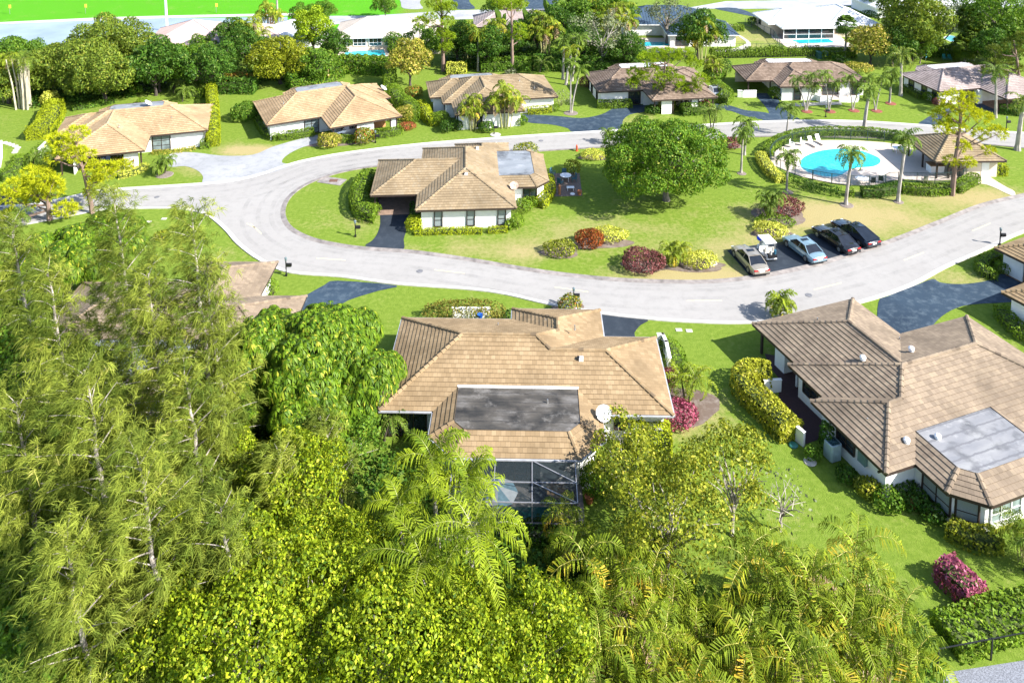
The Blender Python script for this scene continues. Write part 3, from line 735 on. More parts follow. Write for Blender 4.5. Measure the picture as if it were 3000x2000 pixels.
def hedge(name, seed, path, w, h, label, mat, leaf=.12, dens=90, group=None, cat='hedge', round_=.25, closed=False, bump_=.05, core=True):
    """clipped hedge along a ground path: leaves over a solid twig core"""
    r = rnd(seed); P0 = [Vector((p[0], p[1], 0)) for p in path]; c = sum(P0, Vector()) / len(P0); root = thing(name, c, label, cat, group)
    pts = [p - c for p in P0]; segs = list(zip(pts, pts[1:] + ([pts[0]] if closed else []))); segs = segs if closed else segs[:len(pts) - 1]
    Pp, Nn = [], []; core_ = MB()
    for i, (a, b) in enumerate(segs):
        L = (b - a).length
        if L < .01: continue
        d = (b - a) / L; s = Vector((-d.y, d.x, 0)); per = w + 2 * h; n = int(dens * per * L); u = r.uniform(-.12, L + .12, n); q = r.uniform(0, per, n)
        x = np.where(q < h, -w / 2, np.where(q < h + w, q - h - w / 2, w / 2)); z = np.where(q < h, q, np.where(q < h + w, h, q - h - w))
        nx = np.where(q < h, -1., np.where(q < h + w, 0., 1.)); nz = np.where((q >= h) & (q < h + w), 1., 0.)
        k = 1 - round_ * (np.clip(np.abs(x) / (w / 2), 0, 1) ** 3) * (z / h) ** 3; z = z * k; x = x * (1 - round_ * .5 * (z / h) ** 4)
        wob = 1 + bump_ * 2 * np.sin((u + i * 3) * 2.1) * np.cos(z * 3 + i); x = x * wob; z = z * (1 + bump_ * np.sin((u + 2 * i) * 3.3))
        aa = np.array(a); P = aa + np.outer(u, np.array(d)) + np.outer(x, np.array(s)); P[:, 2] += z + r.normal(0, .03, n)
        Pp.append(P); Nn.append(np.outer(nx, np.array(s)) + np.outer(nz, [0, 0, 1]))
        if core: core_.box((a + b) / 2 + Vector((0, 0, h * .31)), (L, w * .5, h * .6), atan2(d.y, d.x))
    if not closed:
        for e, o in ((pts[0], pts[1]), (pts[-1], pts[-2])):
            d = (e - o).normalized(); s = Vector((-d.y, d.x, 0)); n = int(dens * w * h * 1.3); P = np.array(e) + np.outer(r.uniform(-w / 2, w / 2, n), np.array(s)) * .9; P[:, 2] += r.uniform(0, h * .95, n); P += np.array(d) * .05
            Pp.append(P); Nn.append(np.tile(np.array(d), (n, 1)))
    P = np.concatenate(Pp); N = np.concatenate(Nn); P[:, 2] = np.maximum(P[:, 2], .03)
    link('foliage', qmesh('foliage', leafquads(r, P, N, leaf, .6, .0, .55)), mat, root)
    if core: core_.build('twigs', plain('hedge_core', (.05, .075, .012), .9, var=.5, scale=7), root)
    return root
def fanpalm(name, seed, h, loc, label, nf=26, L=1.5, mat=None, group=None, skirt=6):
    r = rnd(seed); root = thing(name, loc, label, 'palm tree', group); mb = MB(); mb.tube([(0, 0, 0), (.1, 0, h * .5), (0, 0, h)], [.26, .2, .18], 8); mb.build('trunk', B_palm, root); Q = []
    for i in range(nf + skirt):
        t = i / nf; az = i * 2.39996; el = 1.3 - 1.9 * t; h_ = np.array([cos(az) * cos(el), sin(az) * cos(el), sin(el)]); c = np.array([0, 0, h]) + h_ * L * .75; s = np.array([-sin(az), cos(az), 0.]); u = np.cross(s, h_)
        for j in range(13):
            a = (j - 6) / 6 * 1.5; D = h_ * cos(a) + s * sin(a); W = unit(np.cross(D, u)) * .06 * L; ln = L * .75; m = c + D * ln * .6; e = c + D * ln + np.array([0, 0, -.45 * ln]); Q.append([c - W * .2, c + W * .2, m + W, m - W]); Q.append([m - W, m + W, e, e])
        w_ = s * .02; b0 = np.array([0, 0, h]); Q.append([b0 - w_, b0 + w_, c + w_, c - w_])
    link('crown', qmesh('crown', np.array(Q)), mat or L_palm, root); return root

# ================================================================== THE PLACE
# ------------------------------------------------------------------ ground (one sheet, fine near, coarse to the horizon)
def axis(lo, hi, st, far):
    a = list(np.arange(lo, hi + st, st)); s = st; x = a[-1]
    while x < far: s *= 1.6; x += s; a.append(x)
    s = st; x = a[0]
    while x > -far: s *= 1.6; x -= s; a.insert(0, x)
    return np.array(a)
gx, gy = axis(-100, 100, 1.0, 4000), axis(28, 225, 1.0, 4000)
GX, GY = np.meshgrid(gx, gy); nxg, nyg = len(gx), len(gy)
me = bpy.data.meshes.new('ground'); V = np.stack([GX.ravel(), GY.ravel(), np.zeros(GX.size)], 1)
idx = np.arange(nxg * nyg).reshape(nyg, nxg); Fq = np.stack([idx[:-1, :-1], idx[:-1, 1:], idx[1:, 1:], idx[1:, :-1]], -1).reshape(-1, 4)
me.vertices.add(len(V)); me.vertices.foreach_set('co', V.ravel()); me.loops.add(Fq.size); me.loops.foreach_set('vertex_index', Fq.ravel().astype(np.int32))
me.polygons.add(len(Fq)); me.polygons.foreach_set('loop_start', np.arange(0, Fq.size, 4, dtype=np.int32)); me.update(calc_edges=True)
dry = np.zeros(GX.shape)
for f, x, y, rx, ry, a in [('e', 1200, 330, 5, 2.2, .75), ('e', 1500, 200, 5, 4, .45), ('f', 250, 480, 6, 2.0, 1.0), ('f', 330, 320, 5, 3, .5), ('e', 2200, 500, 6, 2, .7), ('e', 600, 300, 8, 2, .35),
                           ('f', 900, 60, 6, 3, .6), ('f', 1300, 100, 8, 5, .55), ('c', 1200, 1500, 9, 4, .5), ('c', 1900, 1350, 9, 4, .65), ('c', 600, 1550, 6, 5, .45), ('e', 2100, 200, 8, 5, .35), ('f', 1850, 500, 5, 2, .6),
                           ('b', 100, 1500, 6, 3, .35), ('t', 130, 800, 4, 2, .8), ('s', 1950, 1000, 3, 2, .5), ('g', 250, 50, 2, 2, .6), ('x', 500, 560, 3, 3, .3), ('w', 1000, 950, 4, 3, .4), ('d', 1560, 360, 5, 2, .25),
                           ('a', 1700, 1040, 4, 2, .7), ('c', 300, 250, 12, 9, .35), ('z', 150, 300, 6, 8, .35), ('p', 2000, 1100, 6, 3, .6), ('i', 900, 900, 3, 5, .1), ('f', 60, 1450, 3, 3, .6)]:
    c = G(f, x, y); dry += a * np.exp(-((GX - c.x) / rx) ** 2 - ((GY - c.y) / ry) ** 2)
lush = np.clip((GY - 168 - GX * .03) / 3, 0, 1) * np.clip((-24 - GX) / 4, 0, 1)
for nm, arr in (('dry', dry), ('lush', lush)):
    at = me.attributes.new(nm, 'FLOAT', 'POINT'); at.data.foreach_set('value', arr.ravel().astype(np.float32))
kind(link('ground', me, ground_mat()), 'structure')

# ------------------------------------------------------------------ roads
def O(*p): return [G('o', x, y) for x, y in p]
up_ = O((-40, 482), (0, 474), (80, 468), (170, 450), (230, 437), (330, 430), (470, 421), (540, 413), (600, 399), (650, 382), (700, 368), (800, 350), (960, 331), (1120, 318), (1250, 309), (1400, 300), (1580, 289), (1755, 279), (1935, 277), (2115, 287), (2250, 299), (2352, 305), (2480, 312))
lo_ = O((2480, 500), (2352, 535), (2262, 577), (2175, 615), (2100, 655), (2005, 689), (1900, 715), (1800, 735), (1700, 744), (1568, 740), (1488, 734), (1381, 722), (1258, 700), (1118, 670), (911, 654), (784, 637), (664, 627), (597, 600), (545, 562), (512, 525), (467, 492), (400, 480), (317, 480), (235, 483), (115, 506), (0, 527), (-40, 535))
isl = O((1000, 372), (900, 381), (850, 385), (780, 398), (720, 418), (682, 440), (660, 465), (655, 495), (672, 524), (720, 548), (790, 563), (850, 570), (930, 575), (1000, 583), (1100, 598), (1200, 615), (1300, 629), (1400, 639), (1500, 644), (1620, 645), (1720, 636), (1800, 622), (1900, 598), (2035, 555), (2158, 507), (2252, 470), (2352, 446), (2480, 420))
isl2 = O((2480, 352), (2352, 341), (2268, 333), (2150, 325), (2000, 318), (1781, 314), (1600, 322), (1500, 331), (1388, 339), (1244, 348), (1120, 360))
upS, loS = smooth(up_, 4, False), smooth(lo_, 4, False)
iS = smooth(isl + isl2, 4, True)
islS = smooth(isl, 4, False); isl2S = smooth(isl2, 4, False)
kind(sheet('road', [upS + loS, iS], .012, M_road), 'structure')
# the second street at the far side
far = [G('b', x, y) for x, y in ((-150, 112), (-100, 112), (200, 110), (800, 72), (1300, 64), (2351, 62))] + [G('c', x, y) for x, y in ((300, 10), (1500, -8), (2600, -25))] + [G('c', x, y) for x, y in ((2600, 60), (1700, 55), (1300, 62), (900, 40), (0, 62))] + [G('b', x, y) for x, y in ((1900, 118), (1000, 130), (300, 150), (0, 165), (-150, 185))]
kind(sheet('far_road', [far], .018, plain('road_grey', (.30, .31, .34), .9, var=.2, scale=.3)), 'structure')
def ribbon(name, path, w0, w1, z0, z1, mat, label=None):
    """kerb: strip offset sideways from a path (w0..w1 to the left), with a small step"""
    m = MB(); n = len(path); L = []
    for i in range(n):
        d = (path[min(i + 1, n - 1)] - path[max(i - 1, 0)]); d.z = 0; d.normalize(); s = Vector((-d.y, d.x, 0)); L.append((path[i], s))
    for i in range(n - 1):
        (a, sa), (b, sb) = L[i], L[i + 1]; A = [a + sa * w0, a + sa * (w0 + .1), a + sa * w1, a + sa * w1]; B = [b + sb * w0, b + sb * (w0 + .1), b + sb * w1, b + sb * w1]; zz = [.016, z0, z1, -.01]
        for k in range(3):
            q = [A[k], B[k], B[k + 1], A[k + 1]]; z = [zz[k], zz[k], zz[k + 1], zz[k + 1]]; q = [Vector((p.x, p.y, zq)) for p, zq in zip(q, z)]
            m.poly(q if (q[1] - q[0]).cross(q[3] - q[0]).z > 0 else q[::-1])
    return kind(m.build(name, mat), 'structure')
M_kerb_l = plain('kerb_light', (.46, .44, .42), .9, var=.12, scale=1.5); M_kerb_d = plain('kerb_weathered', (.20, .18, .17), .95, var=.4, scale=1.2)
ribbon('kerb', upS, -.45, .05, .03, .10, M_kerb_l); ribbon('kerb', loS, -.45, .05, .03, .10, M_kerb_l)
ribbon('kerb', islS, -.5, .06, .03, .11, M_kerb_d); ribbon('kerb', isl2S, -.4, .06, .03, .10, M_kerb_d)
for f, pts in (('f', ((905, 585), (1095, 537))), ('f', ((1525, 382), (1660, 330))), ('f', ((1995, 180), (2120, 128))), ('f', ((30, 662), (270, 660))), ('e', ((640, 448), (850, 472))), ('e', ((1470, 567), (1700, 600))), ('d', ((1725, 130), (1800, 200))), ('d', ((2180, 368), (2380, 382))), ('a', ((1700, 1540), (1760, 1570)))):
    a, b = Gs(f, pts); d = (b - a).normalized(); s = Vector((-d.y, d.x, 0)) * .06
    kind(sheet('lane_mark', [[a - s, b - s, b + s, a + s]], .018, M_yellow), 'structure')
def track_mat():
    m, nt, p = nmat('tyre_wear'); nt.links.new(ramp(nt, noise(nt, 2, 3), [(.3, (.13, .13, .135)), (.7, (.2, .2, .2))]), p.inputs['Base Color']); p.inputs['Roughness'].default_value = .9
    t = nd(nt, 'ShaderNodeBsdfTransparent'); mx = nd(nt, 'ShaderNodeMixShader'); f = math_(nt, 'MULTIPLY', math_(nt, 'SUBTRACT', noise(nt, .35, 6, rough=.75), .43, True), .6, True); nt.links.new(f, mx.inputs[0])
    nt.links.new(t.outputs[0], mx.inputs[1]); nt.links.new(p.outputs[0], mx.inputs[2]); nt.links.new(mx.outputs[0], nt.nodes['Material Output'].inputs[0]); return m
M_track = track_mat()
def strip(name, path, w0, w1, z, mat):
    m = MB(); n = len(path)
    for i in range(n - 1):
        q = []
        for j in (i, i + 1): d = (path[min(j + 1, n - 1)] - path[max(j - 1, 0)]); d.z = 0; d.normalize(); s = Vector((-d.y, d.x, 0)); q.append((path[j] + s * w0, path[j] + s * w1))
        P = [q[0][0], q[1][0], q[1][1], q[0][1]]; P = [Vector((p.x, p.y, z)) for p in P]; m.poly(P if (P[1] - P[0]).cross(P[3] - P[0]).z > 0 else P[::-1])
    return kind(m.build(name, mat), 'structure')
for w in (-.55, -1.0, -2.5, -4.1, -5.4): strip('tyre_wear', upS, w, w - (.35 if w > -1 else .5), .0145, M_track)
for w in (-.5, -1.3, -2.7, -4.4): strip('tyre_wear', islS, w, w - (.6 if w > -.6 else .5), .0145 if w < -.6 else .0155, M_track)
# driveways
DZ = [.020]
def drive(name, f, pts, mat, z=None, n=3):
    DZ[0] += .0007; z = z or DZ[0]
    p = Gs(f, pts) if not isinstance(f, list) else pts
    return kind(sheet(name, [smooth(p, n) if n > 1 else p], z, mat), 'structure')
drive('driveway', 'o', ((396, 352), (450, 351), (510, 358), (580, 356), (625, 338), (680, 322), (732, 310), (745, 324), (716, 332), (684, 343), (655, 360), (648, 374), (668, 379), (640, 392), (590, 405), (530, 417), (470, 424), (464, 420), (466, 405), (452, 391), (425, 382), (392, 384), (372, 376)), M_conc2)
drive('driveway', 'm', ((265, 862), (440, 868), (575, 868), (556, 1000), (545, 1100), (520, 1180), (514, 1300), (300, 1285), (80, 1258), (160, 1195), (220, 1110), (252, 1000)), M_asph)
drive('driveway', 'b', ((1240, 795), (1290, 790), (1480, 800), (1650, 815), (1790, 790), (1870, 750), (1960, 735), (2060, 722), (2130, 735), (2090, 770), (1990, 790), (1940, 830), (1930, 880), (1840, 905), (1605, 912), (1560, 885), (1450, 860), (1270, 842)), M_asph2)
drive('driveway', 'x', ((450, 530), (620, 530), (650, 560), (700, 590), (760, 680), (840, 760), (960, 835), (700, 842), (520, 840), (600, 760), (560, 680), (500, 610)), M_asph2)
drive('driveway', 'c', ((230, 715), (330, 730), (430, 760), (560, 775), (640, 800), (560, 825), (430, 800), (330, 765), (230, 755)), M_asph2)
drive('driveway', 'y', ((1500, 850), (1620, 830), (1860, 930), (1900, 990), (1650, 1000), (1500, 960), (1250, 960), (1000, 1050), (860, 1180), (850, 1215), (540, 1200), (640, 1120), (800, 1020), (1050, 930), (1300, 900)), M_asph2)
drive('driveway', '7', ((0, 585), (180, 515), (310, 466), (360, 488), (450, 500), (560, 498), (700, 475), (830, 420), (1000, 480), (1000, 600), (850, 625), (600, 640), (480, 665), (380, 720), (310, 790), (270, 850), (60, 850), (-60, 800), (-60, 620)), M_asph2)
drive('driveway', 'e', ((1785, 750), (1900, 765), (2110, 790), (2060, 830), (2020, 880), (2005, 930), (1780, 930)), M_asph)
drive('driveway', 'o', ((775, 645), (911, 656), (870, 668), (800, 690), (740, 720), (660, 700), (700, 680), (745, 655)), M_asph2)
drive('driveway', 'b', ((430, 60), (410, 20), (400, -60), (560, -60), (540, 20), (560, 62)), M_conc2); drive('driveway', 'b', ((780, 62), (770, 10), (760, -60), (900, -60), (880, 10), (920, 62)), M_asph2)
drive('driveway', 'b', ((1270, 62), (1290, 30), (1200, -50), (1500, -60), (1480, 40), (1460, 60)), M_asph2)
drive('driveway', 'c', ((-60, 60), (60, 62), (160, 95), (250, 140), (350, 175), (250, 180), (130, 140), (0, 120)), M_conc); drive('driveway', 'c', ((220, 60), (370, 58), (520, 110), (500, 118), (330, 85)), M_asph2)
drive('driveway', '6', ((-40, 545), (20, 555), (70, 590), (110, 640), (125, 672), (60, 690), (-40, 705)), M_asph)
drive('path', 'c', ((240, 345), (330, 340), (400, 320), (440, 295), (390, 255), (400, 248), (470, 300), (440, 340), (350, 356), (240, 360)), M_conc)
drive('path', 'p', ((1770, 612), (1960, 628), (2060, 700), (2200, 790), (2352, 880), (2480, 950), (2480, 1030), (2300, 960), (2180, 900), (2000, 830), (1840, 800), (1830, 700)), M_pave, n=4)
drive('path', 'x', ((760, 655), (900, 640), (1180, 630), (1420, 625), (1440, 655), (1200, 662), (860, 680)), M_conc, n=1)
# parking bay
lot = Gs('k', ((140, 628), (470, 1002), (900, 930), (1150, 870), (1500, 760), (1900, 640), (2310, 520), (2215, 455), (1300, 400), (870, 520), (500, 560)))
kind(sheet('parking_bay', [lot], .024, M_asph), 'structure')
# patios
kind(sheet('patio', [Gs('b', ((1440, 1195), (1640, 1190), (1660, 1350), (1470, 1355)))], .02, plain('patio_brown', (.16, .12, .10), .9, var=.3, scale=5)), 'structure')
kind(sheet('patio', [Gs('8', ((300, 120), (420, 140), (530, 270), (660, 430), (680, 640), (540, 690), (480, 560), (380, 420), (400, 290), (330, 200)))], .02, M_red), 'structure')
kind(sheet('patio', [Gs('x', ((1110, 545), (1620, 545), (1620, 600), (1420, 600), (1310, 600), (1180, 590)))], .02, M_pave), 'structure')
kind(sheet('patio', [Gs('z', ((290, 262), (330, 262), (830, 285), (950, 370), (430, 380), (300, 300)))], .02, M_pave), 'structure')
kind(sheet('patio', [Gs('v', ((370, 590), (420, 552), (900, 548), (960, 650), (350, 640)))], .02, M_pave), 'structure')
kind(sheet('patio', [Gs('2', ((650, 215), (950, 215), (990, 300), (640, 292)))], .02, M_pave), 'structure')
# far water, golf course edge
kind(sheet('lake', [Gs('a', ((-300, 172), (0, 166), (700, 138), (1200, 128), (1500, 125), (1980, 118), (1980, 170), (1500, 235), (900, 300), (-300, 345)))], .008, plain('pale_water', (.22, .27, .33), .25, var=.2, scale=.12)), 'structure')
kind(sheet('path', [Gs('a', ((-300, 158), (0, 155), (700, 122), (1200, 108), (2050, 92), (2050, 108), (1200, 126), (700, 140), (0, 168), (-300, 172)))], .02, M_conc), 'structure')
# gravel strip in the near right corner
kind(sheet('gravel_path', [Gs('i', ((1560, 1600), (1640, 1500), (2150, 1420), (2200, 1620)))], .015, plain('gravel', (.16, .17, .2), .95, var=.5, scale=14)), 'structure')

# ------------------------------------------------------------------ pools
def water(name, c):
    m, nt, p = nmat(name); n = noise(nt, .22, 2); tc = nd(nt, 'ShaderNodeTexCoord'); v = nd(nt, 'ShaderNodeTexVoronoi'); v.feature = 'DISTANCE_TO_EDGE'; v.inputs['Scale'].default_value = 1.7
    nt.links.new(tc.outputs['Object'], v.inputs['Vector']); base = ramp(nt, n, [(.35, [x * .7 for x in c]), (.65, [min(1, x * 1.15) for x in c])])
    f = math_(nt, 'LESS_THAN', v.outputs['Distance'], .035); nt.links.new(mixc(nt, math_(nt, 'MULTIPLY', f, .3), base, [min(1, x * 1.3 + .1) for x in c]), p.inputs['Base Color']); p.inputs['Roughness'].default_value = .06; bump(nt, p, noise(nt, 4, 3), .35, .03); return m  # pale cell edges are caustic light painted into the water colour
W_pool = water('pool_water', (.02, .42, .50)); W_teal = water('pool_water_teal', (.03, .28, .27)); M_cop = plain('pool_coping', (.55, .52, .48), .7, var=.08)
deck = Gs('u', ((585, 470), (600, 400), (680, 320), (790, 255), (920, 225), (1080, 205), (1300, 200), (1600, 205), (1900, 225), (2100, 250), (2352, 260))) + Gs('p', ((700, 200), (1000, 300), (1500, 520), (1760, 620), (1600, 740), (1480, 745), (1200, 765), (900, 765), (600, 740), (330, 765), (200, 800), (0, 870))) + Gs('u', ((1900, 712), (1750, 722), (1500, 720), (1200, 668), (1000, 625), (850, 575), (720, 515)))
kind(sheet('pool_deck', [deck], .03, M_pave), 'structure')
pl = smooth(Gs('u', ((955, 455), (1005, 395), (1100, 350), (1200, 322), (1320, 306), (1450, 300), (1580, 312), (1700, 338), (1800, 376), (1865, 410), (1880, 445), (1855, 480), (1790, 506), (1700, 514), (1600, 522), (1520, 545), (1465, 582), (1410, 610), (1320, 626), (1200, 613), (1100, 587), (1010, 548), (965, 505))), 4)
pc_ = sum(pl, Vector()) / len(pl)
def pool(name, pts, label, wm, cop=.35):
    c = sum(pts, Vector()) / len(pts); root = thing(name, (c.x, c.y, 0), label, 'pool'); loc = [p - c for p in pts]; n = len(loc); big = []
    for i, p in enumerate(loc):
        d = (loc[(i + 1) % n] - loc[i - 1]).normalized(); s = Vector((d.y, -d.x, 0)); big.append(p + s * (cop if area([(q.x, q.y) for q in loc]) > 0 else -cop))
    sheet('water', [loc], .036, wm, root); sheet('coping', [big, loc], .055, M_cop, root); m = MB()
    for i in range(n): a, b = loc[i], loc[(i + 1) % n]; m.poly([(a.x, a.y, .03), (b.x, b.y, .03), (b.x, b.y, .056), (a.x, a.y, .056)])
    m.build('pool_edge', M_cop, root); return root
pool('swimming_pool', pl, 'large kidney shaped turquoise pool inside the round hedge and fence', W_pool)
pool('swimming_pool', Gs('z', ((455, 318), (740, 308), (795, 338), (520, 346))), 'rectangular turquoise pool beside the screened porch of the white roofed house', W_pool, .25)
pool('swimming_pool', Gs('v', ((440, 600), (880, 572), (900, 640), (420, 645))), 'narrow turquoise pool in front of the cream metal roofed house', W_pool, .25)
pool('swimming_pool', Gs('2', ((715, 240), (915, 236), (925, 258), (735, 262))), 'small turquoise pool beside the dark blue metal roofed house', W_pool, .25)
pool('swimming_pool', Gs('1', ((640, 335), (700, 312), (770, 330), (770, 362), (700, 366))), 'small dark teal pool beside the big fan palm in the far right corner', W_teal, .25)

# ------------------------------------------------------------------ houses
B_ = Blk
near = house('house', (0, 57.5), -1.4, 'tan tiled house in the centre foreground with a stained dark flat roof panel', [B_((-9.55, -2.15, 7.35, 9.0)), B_((-3, -2.15, 11.6, 6.8)), B_((-.2, 0, 7.35, 10.55)), B_((-5.6, -6.45, 6.5, 4), (1.8, 1.8, 0, 0), 3.15)], M_near, deck=D_dark, gutter=True,
     wins=[(7.9, -1.55 - .02, -90, .9, .9, 2.0, 'dark'), (5.92, -2.4, 0, .8, .5, 2.1, 'dark'), (-7.6, -1.57, -90, 2.8, .1, 2.15, 'door'), (4.95, -5.28, -45, 1.3, .7, 2.1, 'whitepale'), (-.5, -5.87, -90, 5, .1, 2.2, 'dark'), (5.0, -5.25, -45, .5, .7, 2.1, 'whitepale'), (9, 6.22, 90, 2, .2, 2.1, 'dark'), (-5, 8.42, 90, 2, .8, 2.1, 'dark')],
     vents=[(5.2, 1.6, 3.95, 'goose'), (2.6, -2.0, 3.15, 'pipe'), (-1.3, 6.6, 3.4, 'pipe'), (4.9, 5.2, 4.2, 'pipe'), (2.6, 7.2, 3.4, 'pipe')])
m = MB(); m.bar((-4.0, -.45, 3.2), (4.9, -.45, 3.2), .14, .12); m.build('flashing', M_white, near)
mid = house('house', (-16.53, 99.49), 3.2, 'beige tiled house on the island with three narrow front windows and an open carport', [B_((0, -9.7, 15.2, 0), open=True), B_((5.3, -13.6, 16.3, 3.4)), B_((9.4, -4, 16.3, 4.5)), B_((9, -8.5, 20.5, 2.0), (0, 1.5, 1.5, 0), 3.15)], M_mid, deck=D_grey,
     wins=[(7.75, -13.02, -90, .85, .3, 2.2, 'pale'), (11.3, -13.02, -90, .85, .3, 2.2, 'pale'), (14.7, -13.02, -90, .85, .3, 2.2, 'pale'), (18.2, -7.92, -90, 1.6, .2, 2.1, 'dark'), (19.92, -3, 0, 3, .2, 2.1, 'dark')],
     posts=[(.5, -9.2), (.5, -6), (.5, -.6), (5.0, -9.2)], vents=[(10.8, -9.0, 4.25, 'goose'), (12.2, -1.5, 4.2, 'goose'), (14.7, 3.0, 2.9, 'goose')])
box_part(mid, 'carport_wall', (3, -.8, 1.1), (5, .15, 2.2), M_wallc); box_part(mid, 'carport_wall', (.45, -3, .6), (.12, 5, 1.2), M_trim); box_part(mid, 'carport_floor', (3, -5.2, .03), (4.9, 8.6, .05), plain('carport_slab', (.22, .15, .11), .8, var=.25, scale=2))
right = house('house', (26, 51), 20, 'brown tiled house at the right edge with a pale striped flat roof panel', [B_((-.3, -.3, 10.3, 16), open=True), B_((-.9, -.65, 17.6, 10.6)), B_((-2.0, -.65, 12, 6.65)), B_((.45, -4.9, 10.6, 4), (1.75, 1.75, 0, 0), 3.15)], M_right, deck=D_stripe,
     wins=[(-1.42, 3.6, 180, 1.7, .9, 2.0, 'dark'), (-.32, 8.6, 180, 1.6, .9, 2.0, 'dark'), (1.03, -1.9, 180, 2.2, .5, 2.1, 'pale'), (1.75, -3.6, 225, 1.3, .5, 2.1, 'pale'), (4.2, -4.32, -90, 2.6, .5, 2.1, 'whitepale'), (7.5, -4.32, -90, 2.6, .5, 2.1, 'whitepale')],
     posts=[(.3, 15.4), (9.7, 15.4)], vents=[(3.2, 7.2, 4.15, 'dome'), (7.3, 6.6, 4.3, 'dome'), (.9, .6, 3.0, 'dome'), (3.0, .0, 3.15, 'dome'), (3.7, 12.8, 3.75, 'pipe'), (9.0, 9.4, 2.95, 'pipe'), (-.2, 3.0, 3.0, 'pipe')])
box_part(right, 'carport_wall', (5, 11, 1.1), (9.4, .16, 2.2), M_wall); box_part(right, 'carport_wall', (.9, 13.2, 1.05), (1.0, 1.2, 2.1), M_wall)
box_part(right, 'meter_box', (-1.52, 1.9, 1.5), (.25, .7, .8), plain('meter_grey', (.12, .2, .2), .5)); box_part(right, 'downspout', (-1.7, .1, 2.0), (.5, .1, .12), M_trim)
left = house('house', (-63.13, 114.15), 16, 'leftmost golden tan tiled house behind the yellow pine with a gridded front window', [B_((1.2, -10.45, 19.6, 0)), B_((0, -7, 9, 0)), B_((2.0, -15.6, 12.4, 0), open=True), B_((4, -3, 14.5, 3.4), (0, 0, 1.5, 1.5), 3.15)], M_gold, deck=D_grey,
     wins=[(13.65, -9.87, -90, 2.2, .1, 2.15, 'grid'), (5, -9.87, -90, 2, .3, 2.0, 'dark')], posts=[(2.6, -15), (11.8, -15), (7, -15)], vents=[(8.7, -10.9, 4.3, 'pipe'), (14.8, -7.6, 3.6, 'pipe'), (2.3, -6.1, 2.9, 'pipe'), (16, -1, 2.9, 'pipe')])
box_part(left, 'carport_wall', (10.6, -14.9, 1.1), (1.7, .16, 2.2), M_wall); box_part(left, 'carport_wall', (4, -12.6, 1.1), (.16, 4.6, 2.2), M_wall)
l2 = house('house', (-38.65, 120.69), 26.5, 'bright golden tiled house with a white car in its carport', [B_((0, -10.6, 18.1, 0)), B_((8, -7.2, 19.0, 0)), B_((7.6, -15.5, 17.95, 0), open=True), B_((4.8, -3, 15.2, 3.5), (0, 0, 1.5, 1.5), 3.15)], M_gold, deck=D_grey,
     wins=[(6.35, -10.02, -90, 2.0, .1, 2.15, 'grid'), (.58, -3.2, 180, 1, .2, 2.1, 'dark'), (.58, -7.5, 180, 1, .2, 2.1, 'dark')], posts=[(8.2, -15), (11.4, -15), (17.3, -15), (16.4, -15)], vents=[(3.2, -6.6, 3.9, 'pipe')])
box_part(l2, 'carport_wall', (12.75, -14.95, 1.1), (2.4, .16, 2.2), M_wall); box_part(l2, 'carport_wall', (16.8, -14.95, 1.1), (.9, .16, 2.2), M_wall); box_part(l2, 'carport_wall', (14.6, -12, 1.1), (4, .16, 2.2), plain('door_tan', (.5, .22, .1), .7))
c2 = house('house', (-13.57, 128.8), 10, 'tan tiled house half hidden by two clumps of palms beside a blue asphalt drive', [B_((1.7, -9.2, 19.3, 1.2)), B_((0, -6.3, 8, 1.2)), B_((3.0, -14.3, 13.2, 1.2)), B_((2.2, -3, 12.4, 3.8), (0, 0, 1.5, 1.5), 3.15)], M_mid, deck=D_grey,
     wins=[(2.27, -5.5, 180, 1.2, .1, 2.2, 'dark'), (3.58, -9.5, 180, .9, .3, 2.1, 'dark'), (3.58, -12.5, 180, .9, .3, 2.1, 'dark'), (6.5, -13.72, -90, 1, .3, 2.1, 'dark')], vents=[(14, -5.5, 4.1, 'pipe'), (16, -7.2, 3.4, 'pipe')])
r1 = house('house', (12, 134.81), 8, 'grey brown tiled house behind the tall pine with a golf cart under its roof', [B_((0, -9.7, 17.9, 0)), B_((8, -6.2, 18.9, 0)), B_((7.1, -14.5, 17.4, 0), open=True), B_((4.6, -3, 16, 3.7), (0, 0, 1.5, 1.5), 3.15)], M_brown, deck=D_white,
     wins=[(5.95, -9.12, -90, 1.9, .1, 2.1, 'dark'), (.58, -3.2, 180, .9, .2, 2.1, 'dark'), (.58, -6.6, 180, .9, .2, 2.1, 'dark'), (.58, -1.0, 180, .7, .2, 2.1, 'dark')], posts=[(7.7, -13.9), (10.6, -13.9), (13.4, -13.9), (14.6, -13.9), (16.0, -13.9), (16.9, -13.9)], vents=[])
box_part(r1, 'carport_wall', (9.6, -13.85, 1.1), (1.6, .16, 2.2), M_wall); box_part(r1, 'carport_wall', (14.0, -13.85, 1.1), (1.1, .16, 2.2), M_wall); box_part(r1, 'carport_wall', (12, -9.6, 1.1), (9.5, .16, 2.2), M_wall)
r2 = house('house', (37.54, 138.61), 2, 'dark brown tiled house behind the row of slender palms with a walled terrace', [B_((0, -7.8, 13, .1), open=True), B_((4.3, -11, 11.5, -1)), B_((4.3, -8.9, 19.6, .2)), B_((4.5, -3, 15.5, 3.6), (0, 0, 1.5, 1.5), 3.15)], M_brown, deck=D_white,
     wins=[(7.4, -10.42, -90, 1.1, .1, 2.1, 'dark'), (13.6, -8.32, -90, 2.6, .2, 2.1, 'dark'), (17.6, -8.32, -90, 1.0, .1, 2.1, 'dark')], posts=[(.5, -7.3), (.5, -.6), (4.1, -7.3)], vents=[(4.2, -4.6, 3.75, 'pipe'), (16, -6, 3.4, 'pipe')])
box_part(r2, 'carport_wall', (2.4, -.7, 1.1), (4, .16, 2.2), M_wallc)
